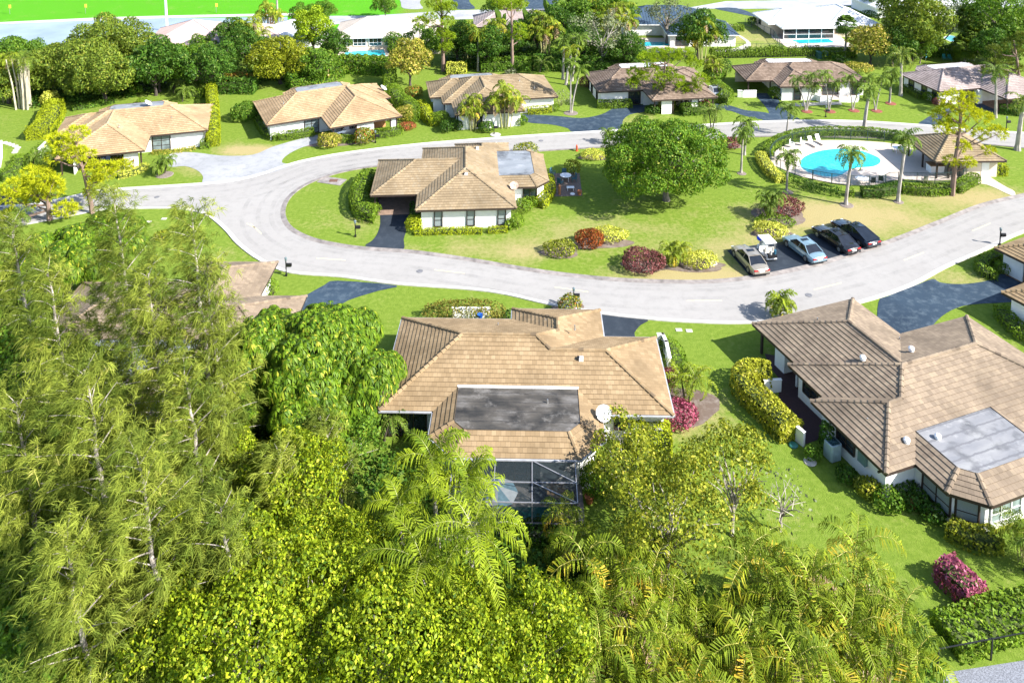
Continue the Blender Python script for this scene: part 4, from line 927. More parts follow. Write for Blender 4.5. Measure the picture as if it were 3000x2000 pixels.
r3 = house('house', (64.37, 133.33), 13, 'mauve tiled house at the right edge with dark windows along its white side wall', [B_((0, -8.1, 18, 1.2)), B_((7.5, -13.4, 17.9, 1.2), open=True), B_((4.2, -3, 15.5, 4), (0, 0, 1.5, 1.5), 3.15)], M_mauve, deck=D_white,
     wins=[(.58, -1.2, 180, 1.2, .1, 2.15, 'dark'), (.58, -4.2, 180, 1.2, .1, 2.15, 'dark'), (.58, -6.6, 180, 1.1, .1, 2.15, 'dark'), (5.6, -7.52, -90, 2.4, .1, 2.1, 'dark')], posts=[(8.1, -12.8), (17.9, -12.8)], vents=[(2.7, -4.6, 3.6, 'pipe')])
box_part(r3, 'carport_floor', (12.5, -10, .03), (9.6, 6, .05), plain('carport_brick', (.3, .17, .11), .8, var=.25)); box_part(r3, 'carport_wall', (7.4, -7.9, 1.1), (.9, .9, 2.2), M_wall)
hid = house('house', (-29.8, 63.2), 0, 'brown tiled house mostly hidden behind the feathery pines at the left', [B_((-9.55, -2.15, 7.35, 9.0)), B_((-3, -2.15, 11.5, 6.8)), B_((-.2, 0, 7.35, 12.5)), B_((-5.6, -6.45, 6.5, 4), (1.8, 1.8, 0, 0), 3.15)], M_right, deck=D_grey, wins=[(-.5, -5.87, -90, 4, .2, 2.1, 'dark'), (9, 6.22, 90, 2, .2, 2.1, 'dark')], vents=[(3, -1, 3.3, 'goose'), (-2, -2.2, 3.15, 'dome')])
e1 = house('house', (47.77, 78.37), 26, 'brown tiled house cut off by the right edge beside the wide blue driveway', [B_((0, -9, 14, 0), open=True), B_((-6.8, -15, 10, -5.3)), ], M_near, gutter=False, wins=[(-6.22, -9, 180, 1, .8, 2, 'dark')], posts=[])
box_part(e1, 'carport_wall', (1.1, -.7, 1.1), (1.0, .16, 2.2), M_wall); box_part(e1, 'carport_wall', (.7, -1.6, 1.1), (.16, 2.0, 2.2), M_wall); box_part(e1, 'carport_floor', (4.5, -3, .04), (8, 4.6, .06), M_wood); box_part(e1, 'carport_wall', (7.6, -3, 1.1), (.16, 4.6, 2.2), M_wallc)
w1 = house('house', (-34, 156.78), 4, 'cream metal roofed house with white framed windows behind the clipped hedge', [B_((-.6, 0, 20, 12.5)), B_((12.9, -4.1, 20.7, 8))], R_cream, style='seam', wallm=M_wallc,
     wins=[(1.6, .57, -90, 2.2, .7, 2.15, 'whitepale'), (4.6, .57, -90, 2.4, .7, 2.15, 'white'), (7.6, .57, -90, 2.4, .7, 2.15, 'white'), (10.6, .57, -90, 2.4, .7, 2.15, 'white'), (16.5, -3.53, -90, 2.2, .7, 2.1, 'white')], vents=[(3, 4, 3.8, 'pipe'), (12, 8.5, 3.9, 'pipe')])
w2 = house('house', (52.09, 177.2), 3, 'white metal roofed house with a screened porch facing its rectangular pool', [B_((0, -9.5, 18, .5)), B_((11.5, -12, 23, 3), open=False), B_((1.5, -13.1, 13, -4), top=3.3, open=True)], R_white, style='seam', deck=D_white, wallm=M_wallc, wins=[(.57, -3, 180, 1.2, .8, 2, 'dark'), (14, -11.43, -90, 1.4, .9, 2, 'dark'), (5, -8.93, -90, 3, .1, 2.1, 'dark'), (9, -8.93, -90, 3, .1, 2.1, 'dark')], posts=[])
m = MB()
for x in (2.1, 4.7, 7.3, 9.9, 12.4): m.box((x, -12.5, 1.14), (.14, .14, 2.26))
for z in (.1, 1.0, 2.25): m.bar((2.1, -12.5, z), (12.4, -12.5, z), .07)
m.build('porch_frame', M_white, w2)
m = MB(); m.poly([(2.1, -12.48, .05), (12.4, -12.48, .05), (12.4, -12.48, 2.25), (2.1, -12.48, 2.25)]); m.build('porch_screen', M_glass, w2)
bl = house('house', (44.35, 159.0), 0, 'dark blue standing seam metal roofed house behind the grey green trees', [B_((-22, 8.3, -2.5, 20.6)), B_((-14, 0, 0, 11))], R_blue, style='seam', vents=[(-14, 13, 4.4, 'pipe'), (-10, 13, 4.4, 'pipe'), (-18, 13, 4.2, 'pipe')], wins=[(-11, .57, -90, 2.5, .2, 2.1, 'dark')])
tp = house('house', (-8.0, 170.1), 4, 'pale brown tiled roof showing above the broad leaved plants at the top', [B_((0, -5, 20, 5))], M_mauve)
pk = house('house', (-61.5, 158.0), 10, 'pale pink roofed house behind the big trees at the top left', [B_((-8, -8, 8, 8)), B_((-2, -5, 17, 5))], R_pink, style='seam', wallm=M_white)
wl = house('house', (-44, 163.0), 0, 'small white roofed house beside the wooden pole at the top left', [B_((-5, -5, 7, 5))], R_white, style='seam', wallm=M_white)
fe = house('house', (96, 190), 8, 'long white roofed house behind the trees in the far right corner', [B_((-16, -6, 14, 6))], R_white, style='seam', wallm=M_white)
le = house('house', (G('6', 45, 85, 2.45).x - 12, G('6', 45, 85, 2.45).y - 12), 12, 'tan tiled roof corner cut off by the left edge beside the stepping stones', [B_((0, 0, 12, 12))], M_gold)

# ------------------------------------------------------------------ vehicles
def car_paint(name, c, rough=.25, metal=.3):
    return plain(name, c, rough, metal, .04, 1.0, .5, .6)
def car(loc, rz, label, paint, L=4.75, Wd=1.82, Hh=1.45, suv=False, coupe=False, rim=None, group='cars parked in the asphalt bay', glass=None):
    """+x is the front; body is lofted from cross sections"""
    root = thing('parked_car', loc, label, 'car', group, rz); hw = Wd / 2; gl = glass or M_carglass
    zb = .92 if not suv else 1.08
    st = [(-L / 2, .38, .72, .80), (-L / 2 + .08, .28, zb - .12, .90), (-L * .40, .22, zb, .97), (-L * .28, .2, zb + .02, 1.0), (0, .2, zb - .0, 1.0), (L * .16, .2, zb - .02, 1.0), (L * .30, .2, zb - .10, .98), (L * .42, .22, zb - .18, .93), (L / 2 - .08, .26, zb - .30, .84), (L / 2, .36, .60, .72)]
    m = MB(); rings = []
    for x, z0, z1, k in st:
        w = hw * k; zm = z0 + (z1 - z0) * .62; rings.append([Vector((x, -w * .93, z0)), Vector((x, -w, z0 + .12)), Vector((x, -w, zm)), Vector((x, -w * .90, z1 - .02)), Vector((x, -w * .5, z1 + .035)), Vector((x, 0, z1 + .05)), Vector((x, w * .5, z1 + .035)), Vector((x, w * .90, z1 - .02)), Vector((x, w, zm)), Vector((x, w, z0 + .12)), Vector((x, w * .93, z0))])
    for a, b in zip(rings, rings[1:]):
        for k in range(10): m.poly([a[k], b[k], b[k + 1], a[k + 1]])
        m.poly([a[10], b[10], b[0], a[0]])
    m.poly(rings[0]); m.poly(rings[-1][::-1]); body = m.build('body', paint, root, True)
    # glasshouse: base outline and roof outline
    if suv: xs = (-L * .47, -L * .40, L * .10, L * .26)
    elif coupe: xs = (-L * .46, -L * .12, L * .04, L * .23)
    else: xs = (-L * .36, -L * .19, L * .06, L * .24)
    wb, wt = hw * .88, hw * .66; zt = Hh
    b = [Vector((xs[0], -wb, zb)), Vector((xs[3], -wb, zb - .03)), Vector((xs[3], wb, zb - .03)), Vector((xs[0], wb, zb))]
    t = [Vector((xs[1], -wt, zt - .02)), Vector((xs[2], -wt, zt)), Vector((xs[2], wt, zt)), Vector((xs[1], wt, zt - .02))]
    m = MB()
    for k in range(4): m.poly([b[k], b[(k + 1) % 4], t[(k + 1) % 4], t[k]])
    m.build('windows', gl, root)
    m = MB(); c0, c1 = Vector((xs[1], 0, zt + .05)), Vector((xs[2], 0, zt + .06)); u = Vector((0, 0, .012))
    m.poly([t[0] + u, t[1] + u, c1, c0]); m.poly([c0, c1, t[2] + u, t[3] + u])
    for k in range(4): m.bar(b[k], t[k], .07, .06)
    for s in (0, 2):
        a_, b_ = (b[0].lerp(b[1], .52), t[0].lerp(t[1], .5)) if s == 0 else (b[3].lerp(b[2], .52), t[3].lerp(t[2], .5)); m.bar(a_, b_, .06, .03)
    for k in range(4): m.bar(t[k], t[(k + 1) % 4], .06, .05)
    m.build('roof', paint, root)
    if not suv: 
        m = MB(); xr = (xs[1] + xs[2]) / 2 + .25; m.poly([Vector((xr - .22, -.38, zt + .064)), Vector((xr + .22, -.38, zt + .066)), Vector((xr + .22, .38, zt + .066)), Vector((xr - .22, .38, zt + .064))]); m.build('sunroof', M_carglass, root)
    for sx in (-1, 1):
        for sy in (-1, 1):
            M = Matrix.Translation((sx * L * .295, sy * (hw - .10), .33)) @ Matrix.Rotation(pi / 2, 4, 'X'); m = MB(); m.lathe((0, 0, 0), [(.335, -.11), (.345, -.08), (.345, .08), (.335, .11)], 16, 0, M); w = m.build('wheel', M_rubber, root)
            m = MB(); m.lathe((0, 0, 0), [(.22, -.118), (.2, -.122), (.06, -.12), (.06, .12), (.2, .122), (.22, .118)], 10, 0, M); m.build('rim', rim or M_alu, w)
            for_arch = MB(); for_arch.lathe((0, 0, 0), [(.40, -.075), (.40, .075)], 14, 0, Matrix.Translation((sx * L * .295, sy * (hw - .09), .36)) @ Matrix.Rotation(pi / 2, 4, 'X')); for_arch.build('wheel_arch', M_black, body)
    for sy in (-1, 1):
        m = MB(); m.box((-L / 2 + .06, sy * hw * .62, zb - .2), (.14, .42, .14)); m.build('tail_light', plain('tail_red', (.35, .015, .015), .2), root)
        m = MB(); m.box((L / 2 - .12, sy * hw * .6, zb - .36), (.2, .4, .14)); m.build('headlight', plain('headlight', (.5, .52, .55), .15), root)
        m = MB(); m.box((L * .19, sy * (hw + .05), zb + .05), (.16, .18, .12)); m.build('mirror', paint, root)
    m = MB(); m.box((-L / 2 - .0, 0, .62), (.03, .5, .16)); m.build('licence_plate', M_white, root)
    m = MB(); m.box((-L / 2 + .08, 0, .36), (.22, Wd * .84, .1)); m.build('bumper', M_black if not suv else M_rubber, root)
    return root
P_gold = car_paint('paint_champagne', (.36, .32, .26), .3, .5); P_blue = car_paint('paint_sky_blue', (.20, .30, .36)); P_black = car_paint('paint_black', (.012, .012, .014), .15, 0); P_navy = car_paint('paint_navy', (.010, .016, .028), .15, 0); P_wh = car_paint('paint_white_car', (.75, .75, .75)); P_silv = car_paint('paint_silver', (.45, .47, .5), .3, .5); P_dblue = car_paint('paint_deep_blue', (.01, .05, .16))
def cp(f, x, y, z=.5): p = G(f, x, y, z); return (p.x, p.y, 0)
car(cp('k', 455, 715, .75), radians(101), 'champagne gold sedan at the left end of the parking bay', P_gold, 5.2, 1.95)
car(cp('k', 1200, 565, .75), radians(108), 'pale sky blue sedan in the middle of the parking bay', P_blue, 5.2, 2.0)
car(cp('k', 1635, 435, .75), radians(110), 'black sedan with red tail lights between the pale blue car and the navy coupe', P_black, 5.6, 2.0)
car(cp('k', 1905, 350, .75), radians(111), 'dark navy fastback car at the right end of the parking bay', P_navy, 5.6, 2.05, coupe=True)
car((cp('t', 1085, 610, .6)[0], cp('t', 1085, 610, .6)[1], 0), radians(26.5 + 180), 'white sport utility vehicle inside the open carport of the golden roofed house', P_wh, 4.7, 1.9, 1.68, suv=True, group=None)
car(cp('s', 1060, 905, .6), radians(16), 'dark blue car in the shaded carport of the leftmost golden roofed house', P_dblue, 4.6, 1.85, group=None)
car(cp('w', 2085, 550, .6), radians(8 + 90), 'silver grey car parked beside the grey brown house under the pine', P_silv, 4.7, 1.85, group=None)
def golf_cart(loc, rz, label, bodyc, blue=False):
    root = thing('golf_cart', loc, label, 'golf cart', None, rz); m = MB()
    m.box((0, 0, .34), (2.3, 1.1, .12)); m.box((.9, 0, .58), (.55, 1.1, .44), taper=.86); m.box((-.75, 0, .56), (.75, 1.1, .42), taper=.92); m.build('body', bodyc, root)
    m = MB(); m.box((.0, 0, 1.88), (1.75, 1.2, .07)); m.box((.0, 0, 1.93), (1.5, 1.0, .05)); m.build('roof', M_white, root)
    m = MB()
    for x, y in ((.62, .52), (.62, -.52), (-.7, .52), (-.7, -.52)): m.bar((x, y, .5), (x * .95, y, 1.86), .045)
    m.build('roof_frame', M_alu, root); m = MB(); m.box((-.25, 0, .78), (.5, 1.0, .12)); m.box((-.5, 0, 1.05), (.12, 1.0, .42)); m.build('seat', plain('seat_cream', (.5, .47, .4), .6), root)
    m = MB(); m.poly([(.66, -.5, .85), (.66, .5, .85), (.6, .5, 1.8), (.6, -.5, 1.8)]); m.build('windscreen', M_glass2, root)
    m = MB(); m.box((-1.1, 0, .72), (.5, .9, .35)); m.build('bag_rack', M_black, root)
    for k, y in enumerate((-.25, .2)):
        m = MB(); m.tube([(-1.15, y, .6), (-1.25, y, 1.35)], [.14, .13], 8); m.build('golf_bag', plain('bag_%d' % k, ((.02, .1, .16), (.4, .4, .38))[k], .6), root)
    for sx in (-.78, .78):
        for sy in (-.48, .48):
            M = Matrix.Translation((sx, sy, .24)) @ Matrix.Rotation(pi / 2, 4, 'X'); m = MB(); m.lathe((0, 0, 0), [(.24, -.09), (.24, .09)], 12, 0, M); w = m.build('wheel', M_rubber, root); m = MB(); m.lathe((0, 0, 0), [(.12, -.1), (.12, .1)], 8, 0, M); m.build('rim', M_white, w)
    if blue: m = MB(); m.lathe((.75, .45, 1.62), [(.02, -.25), (.26, -.12), (.3, .05), (.18, .25), (.02, .3)], 10); m.build('blue_cover', plain('bright_blue', (.01, .06, .75), .4), root)
    return root
golf_cart(cp('k', 690, 585, 1.0), radians(100), 'white golf cart with a blue cover between the gold and pale blue cars', M_white, True)
golf_cart(cp('w', 1635, 700, .6), radians(8), 'cream golf cart under the roof of the grey brown house by the pine', plain('cream_paint', (.55, .48, .34), .4))

# ------------------------------------------------------------------ small things
def mailbox(f, x, y, label, h=1.75, lamp=True, rz=0.0):
    h *= .78
    p = G(f, x, y); root = thing('mailbox', p, label, 'mailbox', 'black post mailboxes with a lantern', rz); m = MB(); m.box((0, 0, h / 2), (.09, .09, h)); m.box((0, 0, .1), (.2, .2, .2)); m.bar((0, 0, h * .62), (.4, 0, h * .62), .05); m.build('post', M_black, root)
    m = MB(); m.box((.3, 0, h * .72), (.5, .24, .24)); m.tube([(.05, 0, h * .79), (.55, 0, h * .79)], .12, 8); m.build('mail_case', M_black, root)
    if lamp: m = MB(); m.lathe((0, 0, h), [(.05, 0), (.11, .05), (.13, .28), (.16, .3), (.02, .42)], 6); m.build('lantern', plain('lantern_glass', (.12, .16, .17), .2), root)
mailbox('d', 1972, 490, 'black mailbox post on the corner lawn beside the brown roof hidden by pines', 2.0); mailbox('e', 97, 220, 'black mailbox post on the island lawn left of the dark driveway', 1.9)
mailbox('b', 235, 985, 'black mailbox post in front of the golden roofed house with the white car', 1.8); mailbox('b', 1052, 925, 'black mailbox post on a round white base by the half hidden palm house', 1.8)
mailbox('e', 1600, 700, 'black mailbox post behind the round bush at the roadside', 1.9); mailbox('7', 775, 232, 'black mailbox post beside the road at the far right edge', 2.0); mailbox('x', 1250, 798, 'black mailbox post on the lawn before the slender palms', 1.8); mailbox('y', 2045, 1290, 'black mailbox post with a white lantern near the mauve roofed house', 2.0)
m = MB(); p = G('b', 1062, 930); m.lathe((0, 0, .02), [(.75, 0), (.75, .05)], 20); o = m.build('stone_disc', M_stone); o.location = p; tag(o, 'round white stone disc at the foot of a mailbox post', 'stone disc')
def hydrant():
    root = thing('fire_hydrant', G('b', 1622, 1040), 'orange red fire hydrant on the verge beside the upper street', 'fire hydrant'); m = MB(); m.lathe((0, 0, 0), [(.2, 0), (.2, .06), (.13, .08), (.13, .6), (.16, .62), (.16, .68), (.1, .8), (.03, .9)], 10); m.build('body', plain('hydrant_red', (.55, .08, .03), .5), root, True)
    for y in (-1, 1): m = MB(); m.tube([(0, 0, .45), (0, y * .24, .45)], .08, 8); m.build('cap', plain('hydrant_red', None) if 0 else MC['hydrant_red'], root)
hydrant()
def dish(parent_loc, label, az=-60, col=M_white, s=.45, pole=.5):
    root = thing('satellite_dish', parent_loc, label, 'satellite dish', None, radians(az)); M = Matrix.Translation((0, 0, pole + .2)) @ Matrix.Rotation(radians(38), 4, 'Y'); m = MB()
    m.lathe((0, 0, 0), [(.02, 0), (s * .5, .04), (s * .85, .12), (s, .18), (s * 1.02, .19), (s * .85, .14), (s * .5, .06), (.02, .02)], 18, 0, M); m.build('reflector', col, root, True)
    m = MB(); m.bar((0, 0, 0), (0, 0, pole + .2), .05); m.bar(M @ Vector((s * .9, 0, .1)), M @ Vector((.1, 0, s * 1.1)), .04); m.box(M @ Vector((.1, 0, s * 1.1)), (.12, .1, .12)); m.build('arm', M_alu, root)
p = G('r', 1640, 900, 2.5); dish((p.x, p.y, 2.35), 'white satellite dish on the eave beside the dark flat roof panel', -95, M_white, .55, .35)
p = G('m', 1790, 610, 2.5); dish((p.x, p.y, 2.35), 'rust stained satellite dish on the eave of the beige island house', -95, plain('rusty_white', (.6, .42, .32), .6, var=.5, scale=4), .5, .35)
p = G('t', 1420, 225, 2.5); dish((p.x, p.y, 2.2), 'white satellite dish on the right eave of the bright golden roof', 0, M_white, .55, .5)
p = G('s', 1455, 372, 3.2); dish((p.x, p.y, 3.15), 'grey satellite dish on the flat panel of the leftmost golden roof', 10, M_white, .55, .2)
def cyl_thing(name, loc, prof, mat, label, cat, n=16, group=None, rz=0):
    m = MB(); m.lathe((0, 0, 0), prof, n); o = m.build(name, mat, None, False); o.location = loc; return tag(o, label, cat, group)
for f, x, y, r_, lb in (('e', 540, 457, .33, 'round iron manhole cover in the road left of centre'), ('f', 868, 622, .33, 'round iron manhole cover in the road near the single palm'), ('b', 1375, 970, .33, 'round iron manhole cover in the upper street'), ('a', 1080, 1358, .3, 'round iron manhole cover in the left part of the road')):
    cyl_thing('manhole_cover', G(f, x, y, .014), [(r_, 0), (r_, .02), (r_ - .05, .022)], plain('iron', (.14, .14, .15), .6, var=.3), lb, 'manhole cover', 18, 'manhole covers in the road')
for f, x, y, lb in (('e', 2325, 862, 'small concrete box lid in the lawn above the right driveway'), ('f', 45, 868, 'second concrete box lid in the lawn near the right house'), ('d', 1025, 118, 'larger concrete lid in the left lawn by the bend'), ('d', 1130, 97, 'smaller concrete lid in the left lawn by the bend')):
    m = MB(); m.box((0, 0, .02), (.55, .4, .05)); m.box((0, 0, .05), (.3, .2, .02)); o = m.build('access_cover', M_conc); o.location = G(f, x, y); tag(o, lb, 'utility lid', 'concrete utility lids set in the lawns')
cyl_thing('stone_disc', G('i', 780, 215), [(.42, 0), (.45, .03), (.4, .07)], M_conc, 'large round concrete lid on the lawn by the air conditioner', 'stone disc')
cyl_thing('stone_disc', G('i', 678, 115), [(.32, 0), (.33, .08), (.25, .14), (.05, .16)], plain('teal_lid', (.03, .16, .15), .5), 'dark green round lid beside the low white wall', 'lid')
def ac():
    root = thing('air_conditioner', G('i', 915, 190), 'pale blue grey air conditioning unit against the right house wall', 'air conditioner', None, radians(20)); m = MB(); c = [(.36, -.46), (.46, -.36), (.46, .36), (.36, .46), (-.36, .46), (-.46, .36), (-.46, -.36), (-.36, -.46)]
    for i in range(8): a, b = c[i], c[(i + 1) % 8]; m.poly([(a[0], a[1], .08), (b[0], b[1], .08), (b[0], b[1], 1.25), (a[0], a[1], 1.25)]); m.poly([(a[0], a[1], 1.25), (b[0], b[1], 1.25), (b[0] * .8, b[1] * .8, 1.27), (a[0] * .8, a[1] * .8, 1.27)])
    m.build('casing', plain('ac_grey', (.33, .42, .43), .5), root); m = MB(); m.lathe((0, 0, 1.12), [(.38, 0), (.38, .1)], 16); m.build('fan_well', plain('ac_dark', (.02, .05, .06), .5), root)
    m = MB()
    for i in range(10): a = i * pi / 5; m.bar((0, 0, 1.27), (cos(a) * .38, sin(a) * .38, 1.27), .02)
    m.lathe((0, 0, 1.25), [(.1, 0), (.1, .03)], 8); m.build('fan_guard', plain('ac_guard', (.1, .2, .22), .4), root)
ac()
def low_wall(pts, h, w, label, mat=None, cat='garden wall'):
    c = sum(pts, Vector()) / len(pts); root = thing('garden_wall', c, label, cat); m = MB()
    for a, b in zip(pts, pts[1:]): d = (b - a).normalized(); m.box((a + b) / 2 - c + Vector((0, 0, h / 2)), ((b - a).length + w * .98, w, h), atan2(d.y, d.x))
    m.build('wall', mat or M_wall, root); m = MB()
    for a, b in zip(pts, pts[1:]): d = (b - a).normalized(); m.box((a + b) / 2 - c + Vector((0, 0, h + .03)), ((b - a).length + w * 1.3, w * 1.3, .055), atan2(d.y, d.x))
    m.build('coping', mat or M_wall, root)
low_wall(Gs('x', ((245, 568), (300, 572), (445, 570))), 1.1, .2, 'white low wall left of the dark brown carport')
low_wall(Gs('x', ((1110, 590), (1190, 625), (1305, 625))), .9, .2, 'white terrace wall left of its opening in front of the palms'); low_wall(Gs('x', ((1410, 625), (1500, 628), (1610, 625), (1630, 590))), .9, .2, 'white terrace wall right of its opening in front of the palms')
low_wall(Gs('r', ((2110, 555), (2085, 440), (2060, 385), (2030, 385))), 1.2, .2, 'white side yard wall right of the centre tan house'); low_wall(Gs('r', ((560, 195), (815, 195))), 1.2, .2, 'white courtyard wall behind the centre tan house')
low_wall(Gs('8', ((300, 360), (392, 355))), 1.0, .2, 'short white wall at the top of the red paved yard'); low_wall(Gs('8', ((490, 655), (538, 695))), 1.1, .2, 'short white wall at the bottom of the red paved yard'); low_wall(Gs('6', ((315, 305), (380, 240))), 1.3, .2, 'white side wall beside the leftmost golden roofed house')
low_wall(Gs('6', ((0, 380), (14, 300), (14, 240))), 1.2, .2, 'white patio wall cut off by the left edge')
cyl_thing('flower_pot', G('r', 752, 180, 1.2) , [(.16, 0), (.24, .4), (.26, .42), (.2, .38), (.02, .3)], plain('blue_pot', (.01, .07, .3), .3), 'cobalt blue flower pot on the courtyard wall behind the centre house', 'flower pot')
for f, x, y, lb in (('9', 818, 425, 'terracotta pot on the ground right of the screened pool cage'), ('b', 1640, 1340, 'terracotta pot at the corner of the brown patio'), ('n', 1190, 1215, 'terracotta pot in the gravel bed of the right house')):
    cyl_thing('flower_pot', G(f, x, y), [(.2, 0), (.3, .45), (.33, .47), (.27, .42), (.02, .36)], M_terra, lb, 'flower pot')
m = MB(); m.box((0, 0, .03), (.6, .42, .06), 0, 0, .9); m.box((0, 0, .3), (.1, .42, .5)); o = m.build('plastic_basin', M_white); o.location = G('9', 803, 335); tag(o, 'white plastic basin on the ground beside the screened pool cage', 'basin')
# patio set on the brown patio
def table(loc, label, r_=.65, mat=None, group=None):
    root = thing('patio_table', loc, label, 'table', group); m = MB(); m.lathe((0, 0, .7), [(r_, 0), (r_, .04)], 20); m.build('tabletop', mat or M_white, root)
    for i in range(4): a = i * pi / 2 + .7; m = MB(); m.bar((cos(a) * r_ * .6, sin(a) * r_ * .6, .7), (cos(a) * r_ * .75, sin(a) * r_ * .75, 0), .05); m.build('leg', mat or M_white, root)
    return root
def chair(loc, rz, label, mat, group, fab=None):
    root = thing('patio_chair', loc, label, 'chair', group, rz); m = MB(); m.box((0, 0, .42), (.55, .55, .07)); m.build('seat', fab or mat, root); m = MB(); m.box((-.28, 0, .75), (.07, .55, .62)); m.build('backrest', fab or mat, root); m = MB()
    for y in (-.28, .28): m.bar((-.25, y, .62), (.28, y, .62), .05)
    m.build('armrest', mat, root)
    for x in (-.25, .25):
        for y in (-.25, .25): m = MB(); m.bar((x, y, 0), (x, y, .6), .045); m.build('leg', mat, root)
    return root
T = G('b', 1545, 1245); M_chair = plain('chair_blue_green', (.05, .13, .16), .6); table(T, 'round white patio table on the brown patio', .7)
for f, x, y, a, lb in (('b', 1455, 1215, -30, 'blue green patio chair at the far left corner of the brown patio'), ('b', 1535, 1222, -90, 'blue green patio chair behind the round white table'), ('b', 1602, 1250, 190, 'blue green patio chair right of the round white table'), ('b', 1508, 1278, 50, 'blue green patio chair in front left of the round white table')):
    chair(G(f, x, y), radians(a), lb, M_chair, 'blue green patio chairs')
m = MB(); m.box((0, 0, .38), (.9, .5, .06)); m.box((-.35, 0, .18), (.06, .45, .34)); m.box((.35, 0, .18), (.06, .45, .34)); o = m.build('bench', M_white); o.location = G('b', 1578, 1310); tag(o, 'small white slatted bench on the brown patio', 'bench')
cyl_thing('cushion_disc', G('b', 1592, 1338), [(.28, 0), (.3, .05), (.25, .1)], M_white, 'round white disc lying on the brown patio', 'disc'); cyl_thing('wooden_post', G('b', 1503, 1340), [(.16, 0), (.16, 1.0), (.2, 1.05), (.05, 1.3)], plain('wood_orange', (.4, .17, .08), .6), 'orange brown wooden post at the front of the brown patio', 'post', 8)
# loungers at the pool
def lounger(loc, rz, label, back=.9):
    root = thing('sun_lounger', loc, label, 'sun lounger', 'white sun loungers on the pool deck', rz); m = MB(); m.box((.35, 0, .32), (1.3, .6, .05)); m.build('seat', M_white, root)
    m = MB(); m.bar((-.3, 0, .33), (-.3 - .75 * cos(back), 0, .33 + .95 * sin(back)), .6, .05); m.build('backrest', M_white, root)
    for x in (-.25, .9):
        for y in (-.27, .27): m = MB(); m.bar((x, y, 0), (x, y, .32), .045); m.build('leg', M_white, root)
for x, y, lb in ((1185, 238, 'white lounger farthest right in the row by the pool fence'), (1098, 262, 'white lounger second from the right in the row by the pool fence')): lounger(G('u', x, y), radians(-70), lb)
for x, y, lb in ((985, 262, 'white upright armchair beside the two pool loungers'), (862, 282, 'white upright armchair at the left end of the row by the pool')): chair(G('u', x, y), radians(-30), lb, M_white, 'white armchairs on the pool deck')
for f, x, y, lb in (('u', 1665, 700, 'round white table at the near edge of the pool deck'), ('p', 480, 275, 'round pale table in the shade of the pool house')): table(G(f, x, y), lb, .8)
for f, x, y, a, lb in (('p', 30, 830, 90, 'dark patio chair left by the near pool fence'), ('p', 180, 800, 60, 'dark lounge chair by the near pool fence'), ('p', 930, 800, 90, 'grey chair behind the near hedge of the pool'), ('u', 680, 425, 0, 'pale grey chair at the left end of the pool deck')): chair(G(f, x, y), radians(a), lb, M_black if 'dark' in lb else M_alu, 'single chairs around the pool deck')
# pool house
ph = house('pool_house', (52.34, 99.07), 1.5, 'small pyramid roofed pool house with posts beside the kidney shaped pool', [B_((0, 0, 9.0, 8.2), open=True, pitch=.5)], M_mid, posts=[(.6, .6), (2.1, .6), (3.4, .6), (.6, 4), (.6, 7.6)], cat='pool house')
box_part(ph, 'wall', (6.3, 4.2, 1.1), (4.2, 6.6, 2.2), M_wallc); box_part(ph, 'bar_counter', (1.5, 2.6, .5), (1.7, 1.2, 1.0), M_white); box_part(ph, 'counter_top', (1.5, 2.6, 1.04), (1.9, 1.4, .07), M_wood); box_part(ph, 'door', (6.9, .88, 1.0), (.95, .05, 2.0), M_white)
# pool fence
def fence(name, path, h, label, mat, post=2.2, pick=.16, rails=(1.0, .12), top=None):
    c = sum(path, Vector()) / len(path); root = thing(name, c, label, 'fence'); R_, K_ = MB(), MB(); acc, accp = 0, 0
    for a, b in zip(path, path[1:]):
        L = (b - a).length; d = (b - a) / max(L, 1e-6)
        for rz_ in rails: R_.bar(a - c + Vector((0, 0, h * rz_)), b - c + Vector((0, 0, h * rz_)), .045)
        while acc < L:
            p = a + d * acc - c; P_ = MB(); P_.box(p + Vector((0, 0, h * .52)), (.075, .075, h * 1.05)); P_.build('post', mat, root); acc += post
        acc -= L
        while pick and accp < L: p = a + d * accp - c; K_.bar(p + Vector((0, 0, .1)), p + Vector((0, 0, h * .97)), .022); accp += pick
        accp -= L
    R_.build('rails', mat, root)
    if pick: K_.build('pickets', mat, root)
    return root
fp_ = smooth(Gs('u', ((2352, 150), (1960, 135), (1480, 115), (1200, 125), (950, 165), (760, 215), (650, 290), (612, 370), (625, 445), (720, 515), (870, 575), (1090, 640), (1380, 690), (1700, 712))), 3, False); fpb = []
FB = Gs('u', ((2100, 215), (1900, 215), (1550, 195), (1290, 190), (1080, 200), (900, 225), (740, 275), (650, 340), (610, 420), (625, 490), (750, 550), (900, 610), (1100, 665), (1400, 715), (1700, 735), (1900, 728))) + Gs('p', ((330, 800), (600, 800), (900, 810), (1210, 810), (1480, 780), (1590, 740), (1750, 650)))
fence('pool_fence', smooth(FB, 3, False), 1.35, 'dark green metal picket fence curving round the pool deck', M_green_post)
f2 = Gs('c', ((430, 175), (620, 250), (690, 365), (690, 385))) ; fence('garden_fence', f2, 1.4, 'thin green wire fence running down beside the white roofed house', M_green_post, 2.2, .5)
fence('garden_fence', Gs('c', ((240, 352), (690, 352), (930, 345))), 1.4, 'thin green wire fence along the far hedge of upright plants', M_green_post, 2.5, .6)
fence('boundary_fence', [G('i', 1560, 1492), G('i', 1720, 1460), G('i', 2110, 1385), G('i', 2300, 1350)], 1.3, 'black rail fence in the near right corner by the gravel', M_black, 3.2, 0, (1.0,))
